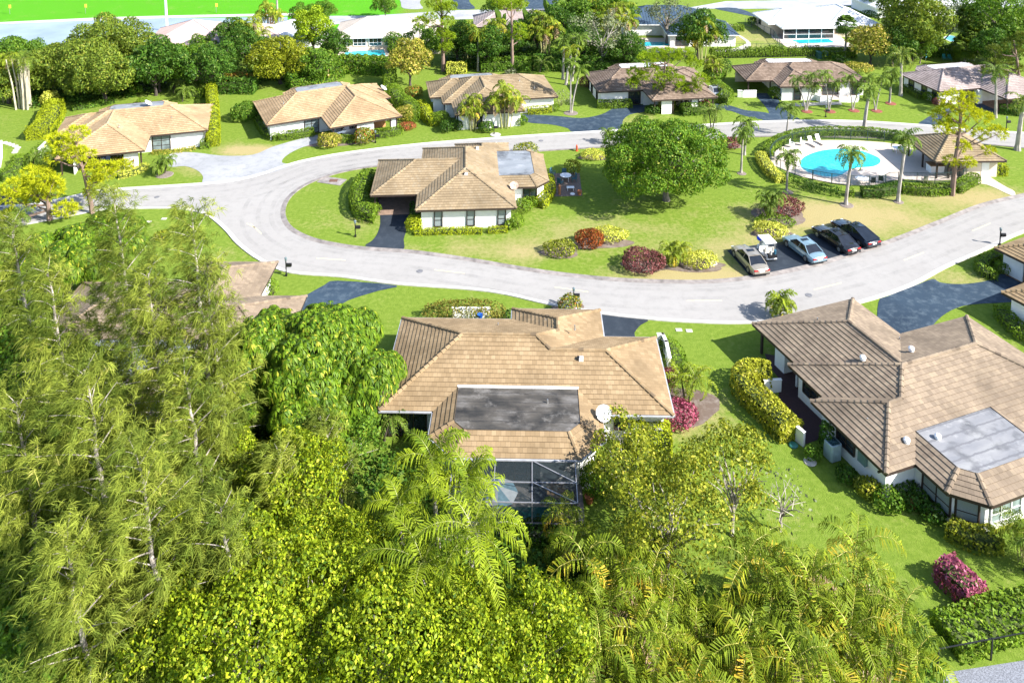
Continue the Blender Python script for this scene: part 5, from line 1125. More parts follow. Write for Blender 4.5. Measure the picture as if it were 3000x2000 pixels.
# utility poles
for f, x, y0, y1, r_, lb in (('a', 1150, 215, 80, .3, 'tall white pole behind the pink roofed house'), ('a', 1915, 235, 45, .24, 'weathered wooden pole at the top left')):
    b = G(f, x, y0); root = thing('utility_pole', b, lb, 'pole'); m = MB(); m.tube([(0, 0, 0), (0, 0, 9)], [r_, r_ * .8], 8); m.build('shaft', M_wall if 'white' in lb else B_palm, root); m = MB(); m.box((0, 0, 9.1), (.8, .3, .3)); m.build('cap', M_alu, root)
for f, x, y, lb in (('a', 68, 100, 'small golf flag marker at the far left of the green'), ('a', 590, 95, 'yellow and black golf flag marker in the green'), ('a', 1490, 90, 'orange stake at the edge of the green')):
    root = thing('golf_marker', G(f, x, y), lb, 'marker', 'markers on the golf green'); m = MB(); m.bar((0, 0, 0), (0, 0, 2.2), .08); m.build('stake', M_alu, root); m = MB(); m.box((.1, 0, 1.8), (.5, .15, .8)); m.build('flag', plain('flag_yellow', (.6, .4, .05), .6), root)
# stepping stones
for i, (x, y) in enumerate(((30, 984), (55, 990), (80, 998), (105, 1008), (122, 1020), (110, 1035), (102, 1050))):
    o = cyl_thing('stepping_stone', G('a', x, y), [(.42, 0), (.42, .05)], M_stone, ('%s pale stepping stone in the curved line at the left lawn, counted from the house' % ('first', 'second', 'third', 'fourth', 'fifth', 'sixth', 'last')[i]), 'stepping stone', 9, 'stepping stones at the left lawn')
# parasols
for f, x, y, z, c, lb in (('t', 518, 200, 0, (.01, .25, .14), 'closed green parasol behind the golden roofed house'), ('t', 880, 140, 0, (.6, .42, .2), 'closed sand coloured parasol behind the golden roofed house'), ('b', 1122, 360, 0, (.55, .12, .03), 'closed orange parasol among the far garden plants'), ('y', 655, 140, 0, (.1, .4, .55), 'closed light blue parasol behind the mauve roofed house')):
    root = thing('parasol', G(f, x, y), lb, 'parasol', 'closed parasols'); m = MB(); m.lathe((0, 0, .9), [(.1, 0), (.2, .4), (.16, 1.1), (.03, 1.7)], 8); m.build('canopy', plain('canvas%.2f' % c[0], c, .7), root); m = MB(); m.bar((0, 0, 0), (0, 0, 2.7), .05); m.build('pole', M_alu, root)
for x, y, lb in ((975, 95, 'teal garden chair on the left behind the mauve roofed house'), (1070, 98, 'teal garden chair on the right behind the mauve roofed house')): chair(G('y', x, y), radians(-90), lb, M_teal, 'teal garden chairs')
root = thing('storm_drain', G('t', 915, 1110), 'rusty storm drain grate in a concrete apron beside the road', 'storm drain'); m = MB(); m.box((0, 0, .02), (3.2, 1.8, .04), -.3, 0); m.build('apron', M_kerb_d, root); m = MB(); m.box((.2, 0, .06), (1.0, .7, .04), 0, 0); m.build('grate', plain('rust_iron', (.12, .06, .04), .8), root)
# pool cage behind the centre house
def cage():
    root = thing('pool_enclosure', (0, 57.5, 0), 'dark screened pool enclosure attached to the rear of the centre house', 'pool enclosure', None, radians(-1.4)); x0, x1, y0, y1, z = -3.75, 4.35, -9.9, -6.5, 2.35
    m = MB(); xs = [x0, (x0 * 2 + x1) / 3 + .1, .9 + .6, x1]; ys = [y0, (y0 + y1) / 2 - .1, y1]
    for x in xs: m.bar((x, y0, z), (x, y1, z), .06); m.bar((x, y0, 0), (x, y0, z), .06)
    for y in ys: m.bar((x0, y, z), (x1, y, z), .06); m.bar((x0, y, 0), (x0, y, z), .06); m.bar((x1, y, 0), (x1, y, z), .06)
    m.bar((1.5, ys[1], z + .01), (x1, y0, z + .01), .07); m.bar((1.5, y1, z + .01), (x1, ys[1], z + .01), .07); m.bar((x0, y0, .95), (x1, y0, .95), .07); m.bar((x0, y0, .05), (x1, y0, .05), .1); m.build('frame', plain('bronze_frame', (.26, .26, .28), .4, .3), root)
    mt, nt, p = nmat('insect_screen'); nt.nodes.remove(p); a = nd(nt, 'ShaderNodeBsdfTransparent'); b = nd(nt, 'ShaderNodeBsdfDiffuse'); b.inputs[0].default_value = (.03, .04, .045, 1); mx = nd(nt, 'ShaderNodeMixShader'); mx.inputs[0].default_value = .58
    nt.links.new(a.outputs[0], mx.inputs[1]); nt.links.new(b.outputs[0], mx.inputs[2]); nt.links.new(mx.outputs[0], nt.nodes['Material Output'].inputs[0])
    m = MB(); m.poly([(x0, y0, z - .03), (x1, y0, z - .03), (x1, y1, z - .03), (x0, y1, z - .03)]); m.poly([(x0, y0, 0), (x1, y0, 0), (x1, y0, z - .05), (x0, y0, z - .05)]); m.poly([(x1, y0, 0), (x1, y1, 0), (x1, y1, z - .05), (x1, y0, z - .05)]); m.poly([(x0, y0, 0), (x0, y1, 0), (x0, y1, z - .05), (x0, y0, z - .05)]); m.build('screen', mt, root)
    kind(sheet('patio', [[Vector((a, b + 57.5, 0)) for a, b in ((-4.2, -10.2), (4.7, -10.2), (4.7, -5), (-4.2, -5))]], .02, plain('cage_deck', (.22, .2, .19), .8, var=.2)), 'structure')
    pw = [Vector((a, b + 57.5, 0)) for a, b in ((-.6, -9.6), (2.9, -9.6), (2.9, -7.7), (-.6, -7.7))]; pool('swimming_pool', pw, 'small dark teal pool inside the screened enclosure of the centre house', W_teal, .3)
    r2_ = thing('parasol', (-.9, 49.0, 0), 'open pale blue and white striped parasol inside the screened enclosure', 'parasol'); m = MB(); n = 8
    for i in range(n):
        a, b = 2 * pi * i / n, 2 * pi * (i + 1) / n; m.poly([(0, 0, 2.25), (cos(a) * 1.3, sin(a) * 1.3, 1.8), (cos(b) * 1.3, sin(b) * 1.3, 1.8)], i % 2)
    m.build('canopy', [plain('canvas_blue', (.22, .4, .5), .7, var=.3), plain('canvas_white', (.6, .66, .7), .7)], r2_); m = MB(); m.bar((0, 0, 0), (0, 0, 2.2), .05); m.build('pole', M_alu, r2_)
    table((2.9, 50.4, 0), 'wooden table inside the screened enclosure of the centre house', .7, plain('table_wood', (.4, .28, .15), .6)); chair((-1.2, 48.0, 0), 1.2, 'yellow garden chair at the edge of the screened enclosure pool', plain('chair_yellow', (.55, .36, .03), .5), None)
    m = MB(); n = 26
    for i in range(n):
        x = -3.6 + 7.6 * i / n
        m.bar((x, -10.35, .02), (x + .8, -10.35, .8), .03); m.bar((x + .8, -10.39, .02), (x, -10.39, .8), .03)
    r3_ = thing('lattice_panel', (0, 57.5, 0), 'dark diamond lattice fence below the screened pool enclosure', 'lattice', None, radians(-1.4)); m.build('lattice', plain('lattice_grey', (.2, .19, .17), .8), r3_)
cage()

# ------------------------------------------------------------------ trees and plants where they stand
def T(f, x, y, z=0): p = G(f, x, y, z); return Vector((p.x, p.y, 0))
def onY(f, x, y, Y):
    o = FR[f]; x = o[0] + x / o[2]; y = o[1] + y / o[2]; a = (x - 1500) / F_; b = -(y - Y0) / F_; t = Y / (cos(TH) + b * sin(TH)); return (a * t, H_ + t * (-sin(TH) + b * cos(TH)))
def label_(o, l, g=None):
    o['label'] = l
    if g: o['group'] = g
# --- umbrella trees (whorled leaves)
def umbrella_tree(name, seed, R, Hc, Rz, loc, label, dens=10, rad=.46, n=20, mat=None, group=None):
    r = rnd(seed); root = thing(name, loc, label, 'tree', group); lb = lobes_for(r, R, Hc, Rz, n + 8, .33); P, N = crown_pts(r, lb[1:], dens, -.35, .08)
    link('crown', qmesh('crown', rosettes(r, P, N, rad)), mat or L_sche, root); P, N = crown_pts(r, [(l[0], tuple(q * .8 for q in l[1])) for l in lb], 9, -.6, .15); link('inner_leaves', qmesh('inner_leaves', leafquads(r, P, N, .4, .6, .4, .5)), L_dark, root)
    mb = MB(); trunk_mesh(r, mb, Hc - 1, .3, (0, 0), [(r.uniform(.3, .8), Vector(l[0]) * .9, .12) for l in lb[1:]]); mb.build('trunk', B_grey, root); return root
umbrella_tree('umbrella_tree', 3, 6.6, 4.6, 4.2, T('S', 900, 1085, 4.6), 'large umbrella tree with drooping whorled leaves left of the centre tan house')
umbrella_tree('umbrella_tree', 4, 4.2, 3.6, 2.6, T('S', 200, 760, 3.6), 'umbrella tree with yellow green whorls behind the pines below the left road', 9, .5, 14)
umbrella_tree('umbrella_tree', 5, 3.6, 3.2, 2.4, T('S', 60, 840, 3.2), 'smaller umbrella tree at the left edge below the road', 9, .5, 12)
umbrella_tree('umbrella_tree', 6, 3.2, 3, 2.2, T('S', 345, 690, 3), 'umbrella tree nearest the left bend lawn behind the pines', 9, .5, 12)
# --- feathery pines
CAS = [(555, 610, 19, 3.6, 51, 'tallest feathery pine reaching up to the lawn by the road bend'), (330, 560, 18, 3.6, 57, 'feathery pine whose top stands against the left road'), (140, 790, 17, 4.4, 51, 'feathery pine in front of the umbrella trees at the left'),
       (430, 800, 17, 4.4, 50, 'feathery pine in front of the pale flat roof at the left'), (600, 800, 16, 3.0, 51, 'feathery pine beside the brown gable end and the umbrella tree'), (250, 1080, 16, 4.8, 42, 'feathery pine in front of the lower left tiled eave'),
       (540, 1090, 14, 3.4, 46, 'feathery pine left of the dark gap under the umbrella tree'), (40, 1180, 15, 4.0, 42, 'feathery pine at the left edge halfway down'), (400, 1330, 14, 4.2, 38, 'broad golden feathery pine low in the left part'),
       (640, 1480, 10.5, 3.0, 38.5, 'short feathery pine between the golden pine and the lime canopy'), (190, 1560, 12, 3.6, 36, 'lowest golden feathery pine near the bottom left corner'), (940, 1230, 8, 1.7, 50, 'small feathery pine tip below the umbrella tree'), (810, 1330, 9, 2.4, 45.5, 'slim feathery pine at the edge of the lime canopy'), (30, 640, 15, 3.0, 62, 'feathery pine at the far left below the yellow pines')]
for i, (x, y, h, R, Y, lb) in enumerate(CAS):
    X, Z = onY('S', x, y, Y); casuarina('feathery_pine', 40 + i, Z, (X + 1.2, Y - .4, 0), lb, R=R, nb=int(24 + R * 5), lean=(-1.2, .4), tuft=int(32 if Y < 48 else 26), k=15, L=.62, w=.034 if Y > 45 else .03, low=.2)
# --- lime green leafy canopy at the bottom
protoA = leafy_tree('leafy_tree', 11, 3.7, 5.2, 3.2, 30, 62, .185, .6, L_lime, B_pale, .16, .3, thick=.2, loc=T('S', 700, 1690, 5.2), label='lime green leafy tree below the short feathery pine', group='lime green leafy trees at the bottom')
protoB = leafy_tree('leafy_tree', 12, 3.3, 4.6, 3.0, 26, 62, .185, .6, L_lime, B_pale, .15, .31, thick=.22, loc=T('S', 860, 1400, 4.6), label='lime green leafy tree left of the big feather palms', group='lime green leafy trees at the bottom')
for i, (x, y, z, s, lb) in enumerate([(1010, 1560, 5, .8, 'lime green leafy tree tucked left of the lowest big feather palm'), (720, 1950, 4.5, 1.05, 'lime green leafy tree at the bottom edge left of centre'), (930, 1790, 5, 1.0, 'lime green leafy tree between the bottom left pair and the palms'), (1120, 1930, 4.6, 1.0, 'lime green leafy tree at the bottom edge under the feather palms'), (1330, 1800, 4.8, .95, 'lime green leafy tree below the right big feather palm'),
                                      (1350, 1990, 4, .9, 'lime green leafy tree at the bottom edge nearest the middle'), (1560, 1890, 4.2, .9, 'lime green leafy tree beside the first yellow palm clump'), (560, 1800, 4.4, .9, 'lime green leafy tree right of the golden feathery pine'), (900, 1580, 4.2, .8, 'lime green leafy tree directly below the slim feathery pine'), (1180, 1710, 4.2, .7, 'lime green leafy tree hidden behind the lowest feather palm')]):
    dup(protoA if i % 2 else protoB, T('S', x, y, z), i * 1.3, s, lb, 'lime green leafy trees at the bottom')
dkp = leafy_tree('leafy_tree', 13, 3.2, 3.2, 2.4, 12, 24, .28, .6, L_green, B_pale, .15, .42, loc=T('S', 60, 1690, 3), label='mid green leafy tree at the left edge beside the golden pines', group='darker leafy trees under the pines')
for i, (x, y, z, s, lb) in enumerate([(160, 1930, 3, 1.1, 'mid green leafy tree in the bottom left corner'), (430, 1960, 2.6, 1.0, 'mid green leafy tree at the bottom edge right of the corner tree'), (60, 1440, 3, 1.0, 'mid green leafy tree at the left edge under the feathery pines'), (300, 1420, 2.2, .9, 'dark leafy tree glimpsed through the broad golden pine'), (560, 1330, 2.4, .9, 'dark leafy tree glimpsed between the middle feathery pines'), (730, 1200, 2.2, .8, 'dark leafy tree under the feathery pines near the umbrella tree'), (60, 1060, 3, 1.0, 'dark leafy tree left of the hidden tiled house'), (1030, 1290, 2.4, .7, 'dark leafy tree in front of the left wall of the centre house')]):
    dup(dkp, T('S', x, y, z), i * 1.7, s, lb, 'darker leafy trees under the pines')
for i, (x, y, z, s, lb) in enumerate([(330, 1640, 6.5, .8, 'lime green leafy tree showing between the golden pines'), (480, 1480, 6, .75, 'lime green leafy tree at the right flank of the broad golden pine'), (130, 1400, 7, .75, 'lime green leafy tree at the left among the feathery pines'), (520, 1900, 4.5, .9, 'lime green leafy tree at the bottom edge nearest the golden pine'), (250, 1830, 5, .85, 'lime green leafy tree below the lowest golden pine'), (640, 1260, 5.5, .7, 'lime green leafy tree just below the dark gap'), (210, 930, 8, .8, 'lime green leafy tree left of the hidden flat roof')]):
    dup(protoA if i % 2 else protoB, T('S', x, y, z), i * 2.1, s, lb, 'lime green leafy trees among the feathery pines')
# --- big feather palms in front of the cage
for i, (x, y, z, L, nf, lx, ly, lb) in enumerate([(1387, 1555, 7.5, 4.2, 18, .4, 0, 'big feather palm in front of the dark pool enclosure, topmost crown'), (1240, 1655, 6.6, 4.0, 16, -.5, .2, 'big feather palm with the lowest crown, left of the pool enclosure'), (1265, 1345, 6.2, 3.1, 14, -.3, 0, 'big feather palm overlapping the left corner of the brown eave'), (1170, 1480, 5.2, 2.6, 12, -.3, .2, 'big feather palm farthest left of the group'), (1370, 1400, 5.4, 2.6, 12, .1, .1, 'big feather palm against the middle of the brown eave')]):
    b = T('S', x, y, z); palm('feather_palm', 60 + i, z - .7, (b.x - lx, b.y - ly, 0), lb, nf, L, 40, .85, .075, .15, (lx, ly), L_fea, group='big feather palms by the pool enclosure', els=(1.3, -.5), arch=1.45, droop=.6, vee=.05)
# --- yellow palm clumps at the bottom right
ar = areca('palm_clump', 70, 4.6, 2.3, T('S', 1760, 1700, 3.8), 'yellowing palm clump nearest the pool enclosure', 6, 6, 3.3, 40, .8, .06, L_palmy, 'yellowing palm clumps along the near boundary')
ar2 = areca('palm_clump', 71, 4.8, 2.5, T('S', 2480, 1700, 3.8), 'yellowing palm clump with its top against the lawn on the right', 6, 7, 3.4, 40, .85, .06, L_palmy, 'yellowing palm clumps along the near boundary')
for i, (x, y, s, lb) in enumerate([(1960, 1800, .9, 'yellowing palm clump below the sparse leafy tree'), (1720, 1900, .9, 'yellowing palm clump at the bottom right of the lime canopy'), (1930, 1985, .9, 'yellowing palm clump at the bottom edge below the sparse tree'), (2240, 1690, .95, 'yellowing palm clump at the left of the large right hand group'), (2280, 1900, .95, 'yellowing palm clump at the bottom of the large group, left one'), (2600, 1850, .95, 'yellowing palm clump next to the near right hedge'), (2450, 1960, 1.0, 'yellowing palm clump at the bottom of the large group, right one'), (2350, 1800, .9, 'yellowing palm clump in the middle of the large right hand group'), (2130, 1985, .8, 'darker low palm clump at the bottom edge between the two groups'), (1880, 1620, .75, 'yellowing palm clump in front of the sparse leafy tree'), (1680, 1560, .6, 'short palm clump against the lattice of the pool enclosure')]):
    dup(ar if i % 2 else ar2, T('S', x, y, 3.6 * s), 1.1 + i * 1.9, s, lb)
dup(ar, T('S', 3010, 1540, 2.5), 2.0, .55, 'palm clump cut off by the right edge in front of the brown house')
# --- sparse leafy trees right of the cage
leafy_tree('sparse_tree', 81, 4.4, 4.6, 3.0, 26, 42, .2, .6, L_sparse, B_pale, .16, .34, -.8, gap=.5, loc=T('S', 1960, 1500, 4.6), label='sparse leafy tree with pale branches right of the pool enclosure', thick=.35)
leafy_tree('sparse_tree', 82, 3.0, 4.8, 2.4, 20, 36, .2, .6, L_sparse, B_pale, .13, .36, -.8, gap=.5, loc=T('S', 2150, 1370, 4.6), label='second sparse leafy tree nearest the right lawn', thick=.35)
leafy_tree('sparse_tree', 83, 3.0, 3.4, 2.2, 18, 40, .2, .6, L_sparse, B_pale, .13, .36, -.8, gap=.6, loc=T('S', 1850, 1340, 3.4), label='sparse leafy tree beside the clipped hedge of the centre house', thick=.3)
leafy_tree('bare_shrub', 84, 2.2, 2.4, 1.8, 16, 2.2, .2, .6, L_greyg, B_pale, .1, .3, -.8, loc=T('S', 2290, 1470, 2), label='leafless pale branched shrub at the edge of the right lawn')
# --- round mango and other single trees
leafy_tree('mango_tree', 90, 7.6, 4.9, 4.7, 60, 42, .26, .5, L_mango, B_grey, .4, .27, -.85, loc=T('S', 1955, 468, 5.0), label='large round dense tree on the island lawn', thick=.14)
leafy_tree('round_tree', 91, 3.7, 4.4, 3.0, 16, 16, .4, .5, L_flower, B_dark, .22, .4, loc=T('b', 475, 590), label='round tree with pinkish new leaves behind the golden roofed houses', thick=.15)
leafy_tree('bushy_tree', 92, 2.3, 2.0, 2.0, 8, 22, .3, .5, L_green, B_dark, .15, .5, -.9, loc=T('b', 370, 290, 2), label='dark round tree hiding the right end of the cream house windows', thick=.12)
leafy_tree('grey_tree', 93, 6.3, 6.5, 4.2, 18, 5.5, .4, .4, L_greyg, B_pale, .3, .34, gap=.3, loc=T('b', 1790, 480), label='grey nearly leafless spreading tree left of the pine covered roof', thick=.3)
leafy_tree('grey_tree', 94, 5.2, 6, 3.6, 16, 9, .36, .4, leafmat('leaf_olive_grey', (.05, .065, .03), (.11, .13, .06), (.2, .2, .1), .2), B_grey, .28, .36, gap=.6, loc=T('b', 2240, 300), label='grey green spreading tree in front of the dark blue roof', thick=.25)
leafy_tree('round_tree', 95, 4.2, 4.0, 3.4, 16, 14, .42, .5, L_flower, B_dark, .22, .4, loc=T('c', 1300, 300, 4), label='golden flowering round tree beside the tall fan palm', thick=.14)
leafy_tree('broad_tree', 96, 6.0, 7.5, 6.0, 24, 11, .5, .5, L_olive, B_dark, .3, .36, -.9, loc=T('c', 1590, 150, 7.5), label='tall broad tree with rusty new leaves in the upper right', thick=.2)
leafy_tree('broad_tree', 97, 5.5, 6.5, 4.5, 18, 8, .45, .45, L_greyg, B_grey, .3, .36, gap=.4, loc=T('c', 1790, 130, 6.5), label='thin crowned grey tree behind the big fan palms', thick=.3)
leafy_tree('broad_tree', 98, 7.5, 8, 7.0, 26, 8, .5, .5, L_green, B_grey, .3, .34, -.9, loc=T('c', 2200, 110, 8), label='tall loose green tree in the upper right corner', thick=.25, gap=.6)
leafy_tree('round_tree', 99, 2.4, 3.2, 2.0, 10, 14, .4, .5, L_green, B_dark, .15, .42, loc=T('c', 1310, 90), label='small green tree on the lawn right of the white roof', thick=.2)
# clump of big trees top left
g_ = 'big trees at the top left'
for i, (f, x, y, z, R, Rz, mt, lb) in enumerate([('4', 850, 380, 5.6, 7.2, 5.0, L_olive, 'largest olive green tree at the top left, highest of its group'), ('4', 620, 520, 4.8, 6, 4.2, L_olive, 'olive green tree in front of the largest top left tree'), ('4', 820, 600, 4.4, 5.6, 3.9, L_olive, 'olive green tree above the clipped back lawn at the top left'), ('4', 1080, 440, 4.6, 5.2, 4.0, L_olive, 'grey olive tree right of the largest top left tree'), ('4', 100, 450, 4, 5.2, 3.4, L_green, 'dark green tree at the left edge below the pale water'), ('4', 400, 520, 4, 4.6, 3.6, L_olive, 'olive tree behind the hanging root columns'), ('4', 60, 640, 3.6, 4.2, 3.0, L_olive, 'bushy tree at the left edge above the clipped oval hedge'),
                                          ('5', 240, 430, 3.8, 5, 3.6, L_mango, 'green tree below the pale pink roof'), ('5', 380, 390, 3.2, 3.6, 3.0, L_mango, 'green tree right below the pink roof ridge'), ('5', 560, 400, 3.4, 3.6, 3.2, L_dark, 'dark green tree left of the yellow bushy tree'), ('5', 940, 400, 4.0, 5.0, 4.4, leafmat('leaf_mustard', (.07, .095, .006), (.18, .2, .01), (.32, .31, .03), .3), 'big mustard yellow bushy tree behind the top lawn'), ('5', 1170, 430, 3.5, 3.4, 3.4, L_green, 'green bushy tree right of the mustard yellow one'), ('5', 1160, 190, 5, 4, 4.4, L_pineg, 'light green feathery tree left of the cream metal roof'), ('5', 640, 220, 4.5, 3.4, 3, L_dark, 'dark tropical tree below the wooden pole')]):
    leafy_tree('broad_tree', 100 + i, R, z, Rz, 26, 20 if i < 7 else 20, .36, .5, mt, B_dark, .3, .32, -.9, loc=T(f, x, y, z), label=lb, group=g_, thick=.18)
# hanging aerial root palm cluster
rt = thing('banyan_tree', T('a', 190, 745), 'tree with pale hanging root columns at the left edge of the back lawn', 'tree'); m = MB(); r = rnd(7)
for i in range(14): x, y = r.normal(0, .7), r.normal(0, .6); m.tube([(x, y, 0), (x * 1.1 + r.normal(0, .1), y, 4), (x * 1.6, y * 1.4, 8)], [.16, .12, .08], 6)
m.build('trunk', bark('bark_root', (.42, .38, .28)), rt); Q, _ = palm_crown(r, 16, 3.2, 24, .9, .12, (1.0, -.6), 1.4); link('crown', qmesh('crown', Q + np.array([0, 0, 8])), L_olive, rt)
# --- separate-lobed pines
def pine_px(name, seed, f, base, lobes, label, mat, fb=None, tr=.24, lean_top=None, k=16, dens=11, L=.40, w=.05):
    b = T(fb or f, *base); LB = []; zt = 0
    rr = rnd(seed)
    for (x, y, q) in lobes:
        X, Z = onY(f, x, y, b.y); q *= .98; LB.append((X - b.x, rr.normal(0, q * .6), Z, q)); zt = max(zt, Z)
    tx = np.mean([l[0] for l in LB]); slash_pine(name, seed, zt * .93, b, label, LB, mat, tr=tr, lean=(tx * .6 if lean_top is None else lean_top, 0), dens=dens, k=k, L=L, w=w, group='pines with separate needle clusters')
pine_px('slash_pine', 120, '6', (395, 800), [(130, 520, 1.5), (230, 470, 1.6), (330, 460, 1.5), (430, 490, 1.4), (200, 590, 1.5), (120, 600, 1.3), (80, 760, 1.2), (40, 790, 1.0), (530, 690, 1.3), (400, 570, 1.4), (300, 560, 1.4), (560, 730, .9), (250, 650, 1.0)], 'yellow pine leaning over the left road', L_pine, tr=.28, lean_top=-.2)
pine_px('slash_pine', 121, '6', (735, 745), [(450, 150, 1.2), (530, 200, 1.3), (600, 120, 1.4), (640, 250, 1.3), (560, 290, 1.2), (690, 290, 1.0), (720, 400, 1.2), (830, 420, 1.3), (910, 420, 1.1), (860, 380, 1.2), (450, 290, 1.0), (700, 600, .9), (780, 480, .9)], 'yellow pine in front of the leftmost golden roof', L_pine, tr=.26, lean_top=-1.5)
pine_px('slash_pine', 122, 'w', (1395, 812), [(1120, 60, 1.5), (1280, 40, 1.6), (1480, 50, 1.6), (1680, 80, 1.6), (1800, 140, 1.2), (990, 290, 1.3), (1090, 330, 1.3), (950, 430, 1.1), (1350, 350, 1.4), (1460, 290, 1.2), (1330, 490, 1.0), (1640, 510, 1.3), (1790, 500, 1.2), (1890, 380, 1.4), (1560, 350, 1.2), (1230, 250, 1.3), (1000, 470, .9)], 'lime green pine rising in front of the grey brown roof', L_pineg, tr=.26)
pine_px('slash_pine', 123, 'c', (1855, 1345), [(1800, 660, .9), (1900, 720, 1.3), (1800, 820, 1.2), (1980, 780, 1.3), (2080, 820, 1.3), (1900, 880, 1.3), (2150, 900, 1.2), (2060, 930, 1.0), (1780, 880, 1.0), (1920, 1000, 1.0), (1850, 1110, .9), (1950, 1100, .9), (2120, 1050, .8), (1880, 640, .8), (2000, 690, 1.0), (1830, 760, 1.2)], 'yellow green pine standing at the pool house hedge', L_pine, tr=.3, lean_top=.6)
pine_px('slash_pine', 124, 'c', (2330, 700), [(2150, 340, 1.3), (2250, 300, 1.5), (2330, 250, 1.5), (2120, 430, 1.2), (2220, 420, 1.4), (2300, 470, 1.3), (2180, 500, 1.0), (2340, 380, 1.4), (2080, 480, 1.0)], 'dark green pine with bare twigs at the right edge', leafmat('needle_dark', (.04, .07, .01), (.11, .14, .015), (.2, .2, .03), .25), tr=.3)
pine_px('slash_pine', 125, 'b', (702, 492), [(560, 130, 1.5), (620, 100, 1.5), (640, 20, 1.6), (700, 60, 1.6), (750, 40, 1.5), (730, 140, 1.5), (700, 220, 1.3), (740, 240, 1.2), (730, 310, 1.2), (640, -40, 1.4), (700, 320, .9)], 'tallest pine in the middle in front of the cream metal roof', L_pineg, tr=.33, lean_top=-.3)
pine_px('slash_pine', 126, 'b', (1178, 492), [(1080, 20, 1.4), (1130, 40, 1.4), (1200, 60, 1.5), (1240, 30, 1.2), (1230, 180, 1.3), (1190, 250, 1.1), (1240, 250, 1.2), (1050, -20, 1.3)], 'tall thin pine right of the small tan palm', L_pineg, tr=.3, lean_top=-.2)
pine_px('norfolk_pine', 127, 'c', (1450, 250), [(1410, 20, 1.6), (1430, 80, 1.8), (1400, 130, 1.9), (1440, 180, 1.9), (1480, 60, 1.5), (1470, 130, 1.8), (1420, -40, 1.4)], 'dark tiered pine left of the tall broad tree', L_dark, tr=.25, lean_top=0)
# --- palms located by foot and crown centre
def palm_px(name, seed, f, foot, crown, label, nf=13, L=2.4, group=None, mat=None, tr=.15, fb=None, **k):
    b = T(fb or f, *foot); X, Z = onY(f, crown[0], crown[1], b.y); sh = k.pop('shaft', True)
    return palm(name, seed, max(Z - (.6 if sh else 0), .4), b, label, nf, L, k.pop('nl', 26), k.pop('ll', .62), k.pop('lw', .11), tr, (X - b.x, 0), mat, shaft=sh, group=group, **k)
gp = 'feather palms around the community pool'
palm_px('royal_palm', 130, 'u', (1480, 940), (1545, 390), 'pool palm in front of the middle of the pool', 14, 2.5, gp, tr=.2)
palm_px('royal_palm', 131, 'u', (2080, 905), (2170, 210), 'pool palm between the pool and the pool house', 13, 2.6, gp, tr=.2)
palm_px('royal_palm', 132, 'u', (800, 792), (820, 390), 'pool palm at the left end of the pool', 12, 2.1, gp, tr=.14)
palm_px('royal_palm', 133, 'u', (278, 577), (300, 130), 'palm on the island lawn right of the big round tree', 13, 2.0, gp, tr=.14)
palm_px('royal_palm', 134, 'u', (318, 368), (345, 20), 'palm behind the burgundy bush by the upper street', 12, 2.2, gp, tr=.15)
palm_px('royal_palm', 135, 'x', (800, 1000), (832, 690), 'palm with spreading fronds between the dark driveway and the pool', 11, 2.3, gp, tr=.12)
palm_px('royal_palm', 136, 'x', (1690, 945), (1740, 540), 'thick trunked palm at the upper side of the pool hedge', 13, 2.5, gp, tr=.26)
palm_px('royal_palm', 137, 'x', (2110, 552), (2120, 130), 'tall palm left of the mauve roofed house', 16, 3.4, None, tr=.25, mat=L_olive)
palm_px('royal_palm', 138, 'y', (1860, 1090), (1870, 330), 'palm in front of the mauve roofed house', 14, 2.9, None, tr=.2, mat=L_palm)
palm_px('royal_palm', 139, 'c', (2305, 1035), (2340, 740), 'stout palm at the right edge beside the upper street', 12, 3.0, None, tr=.32, mat=L_olive)
palm_px('royal_palm', 140, 'y', (40, 842), (70, 420), 'slim palm left of the mauve roofed house on the lawn', 10, 1.9, None, tr=.13)
palm_px('royal_palm', 141, 'b', (1525, 547), (1535, 290), 'left one of the palms with bare trunks behind the pine roofed house', 12, 2.6, 'palms left of the grey brown house', tr=.2)
palm_px('royal_palm', 142, 'b', (1548, 585), (1580, 360), 'thickest palm left of the grey brown house', 13, 2.6, 'palms left of the grey brown house', tr=.22, mat=L_palmy)
palm_px('royal_palm', 143, 'b', (1590, 560), (1640, 270), 'palm with the highest crown left of the grey brown house', 12, 2.5, 'palms left of the grey brown house', tr=.16)
palm_px('royal_palm', 144, 'b', (1578, 778), (1580, 430), 'straight thin palm of the pair in front of the grey brown house', 10, 2.0, 'palms left of the grey brown house', tr=.11)
palm_px('royal_palm', 145, 'b', (1586, 778), (1640, 480), 'curved thin palm of the pair in front of the grey brown house', 10, 2.0, 'palms left of the grey brown house', tr=.11)
palm_px('royal_palm', 146, 'b', (940, 492), (945, 240), 'palm with a pale straight trunk behind the half hidden palm house', 14, 2.6, None, tr=.17, mat=L_palmy)
palm_px('date_palm', 147, 'f', (672, 778), (680, 665), 'single small palm beside the road left of the brown tiled house', 16, 2.0, None, tr=.13, shaft=False, mat=L_palmy)
gs = 'slender leaning palms in front of the dark brown house'; pos = ['left', 'second', 'third', 'fourth', 'rightmost']
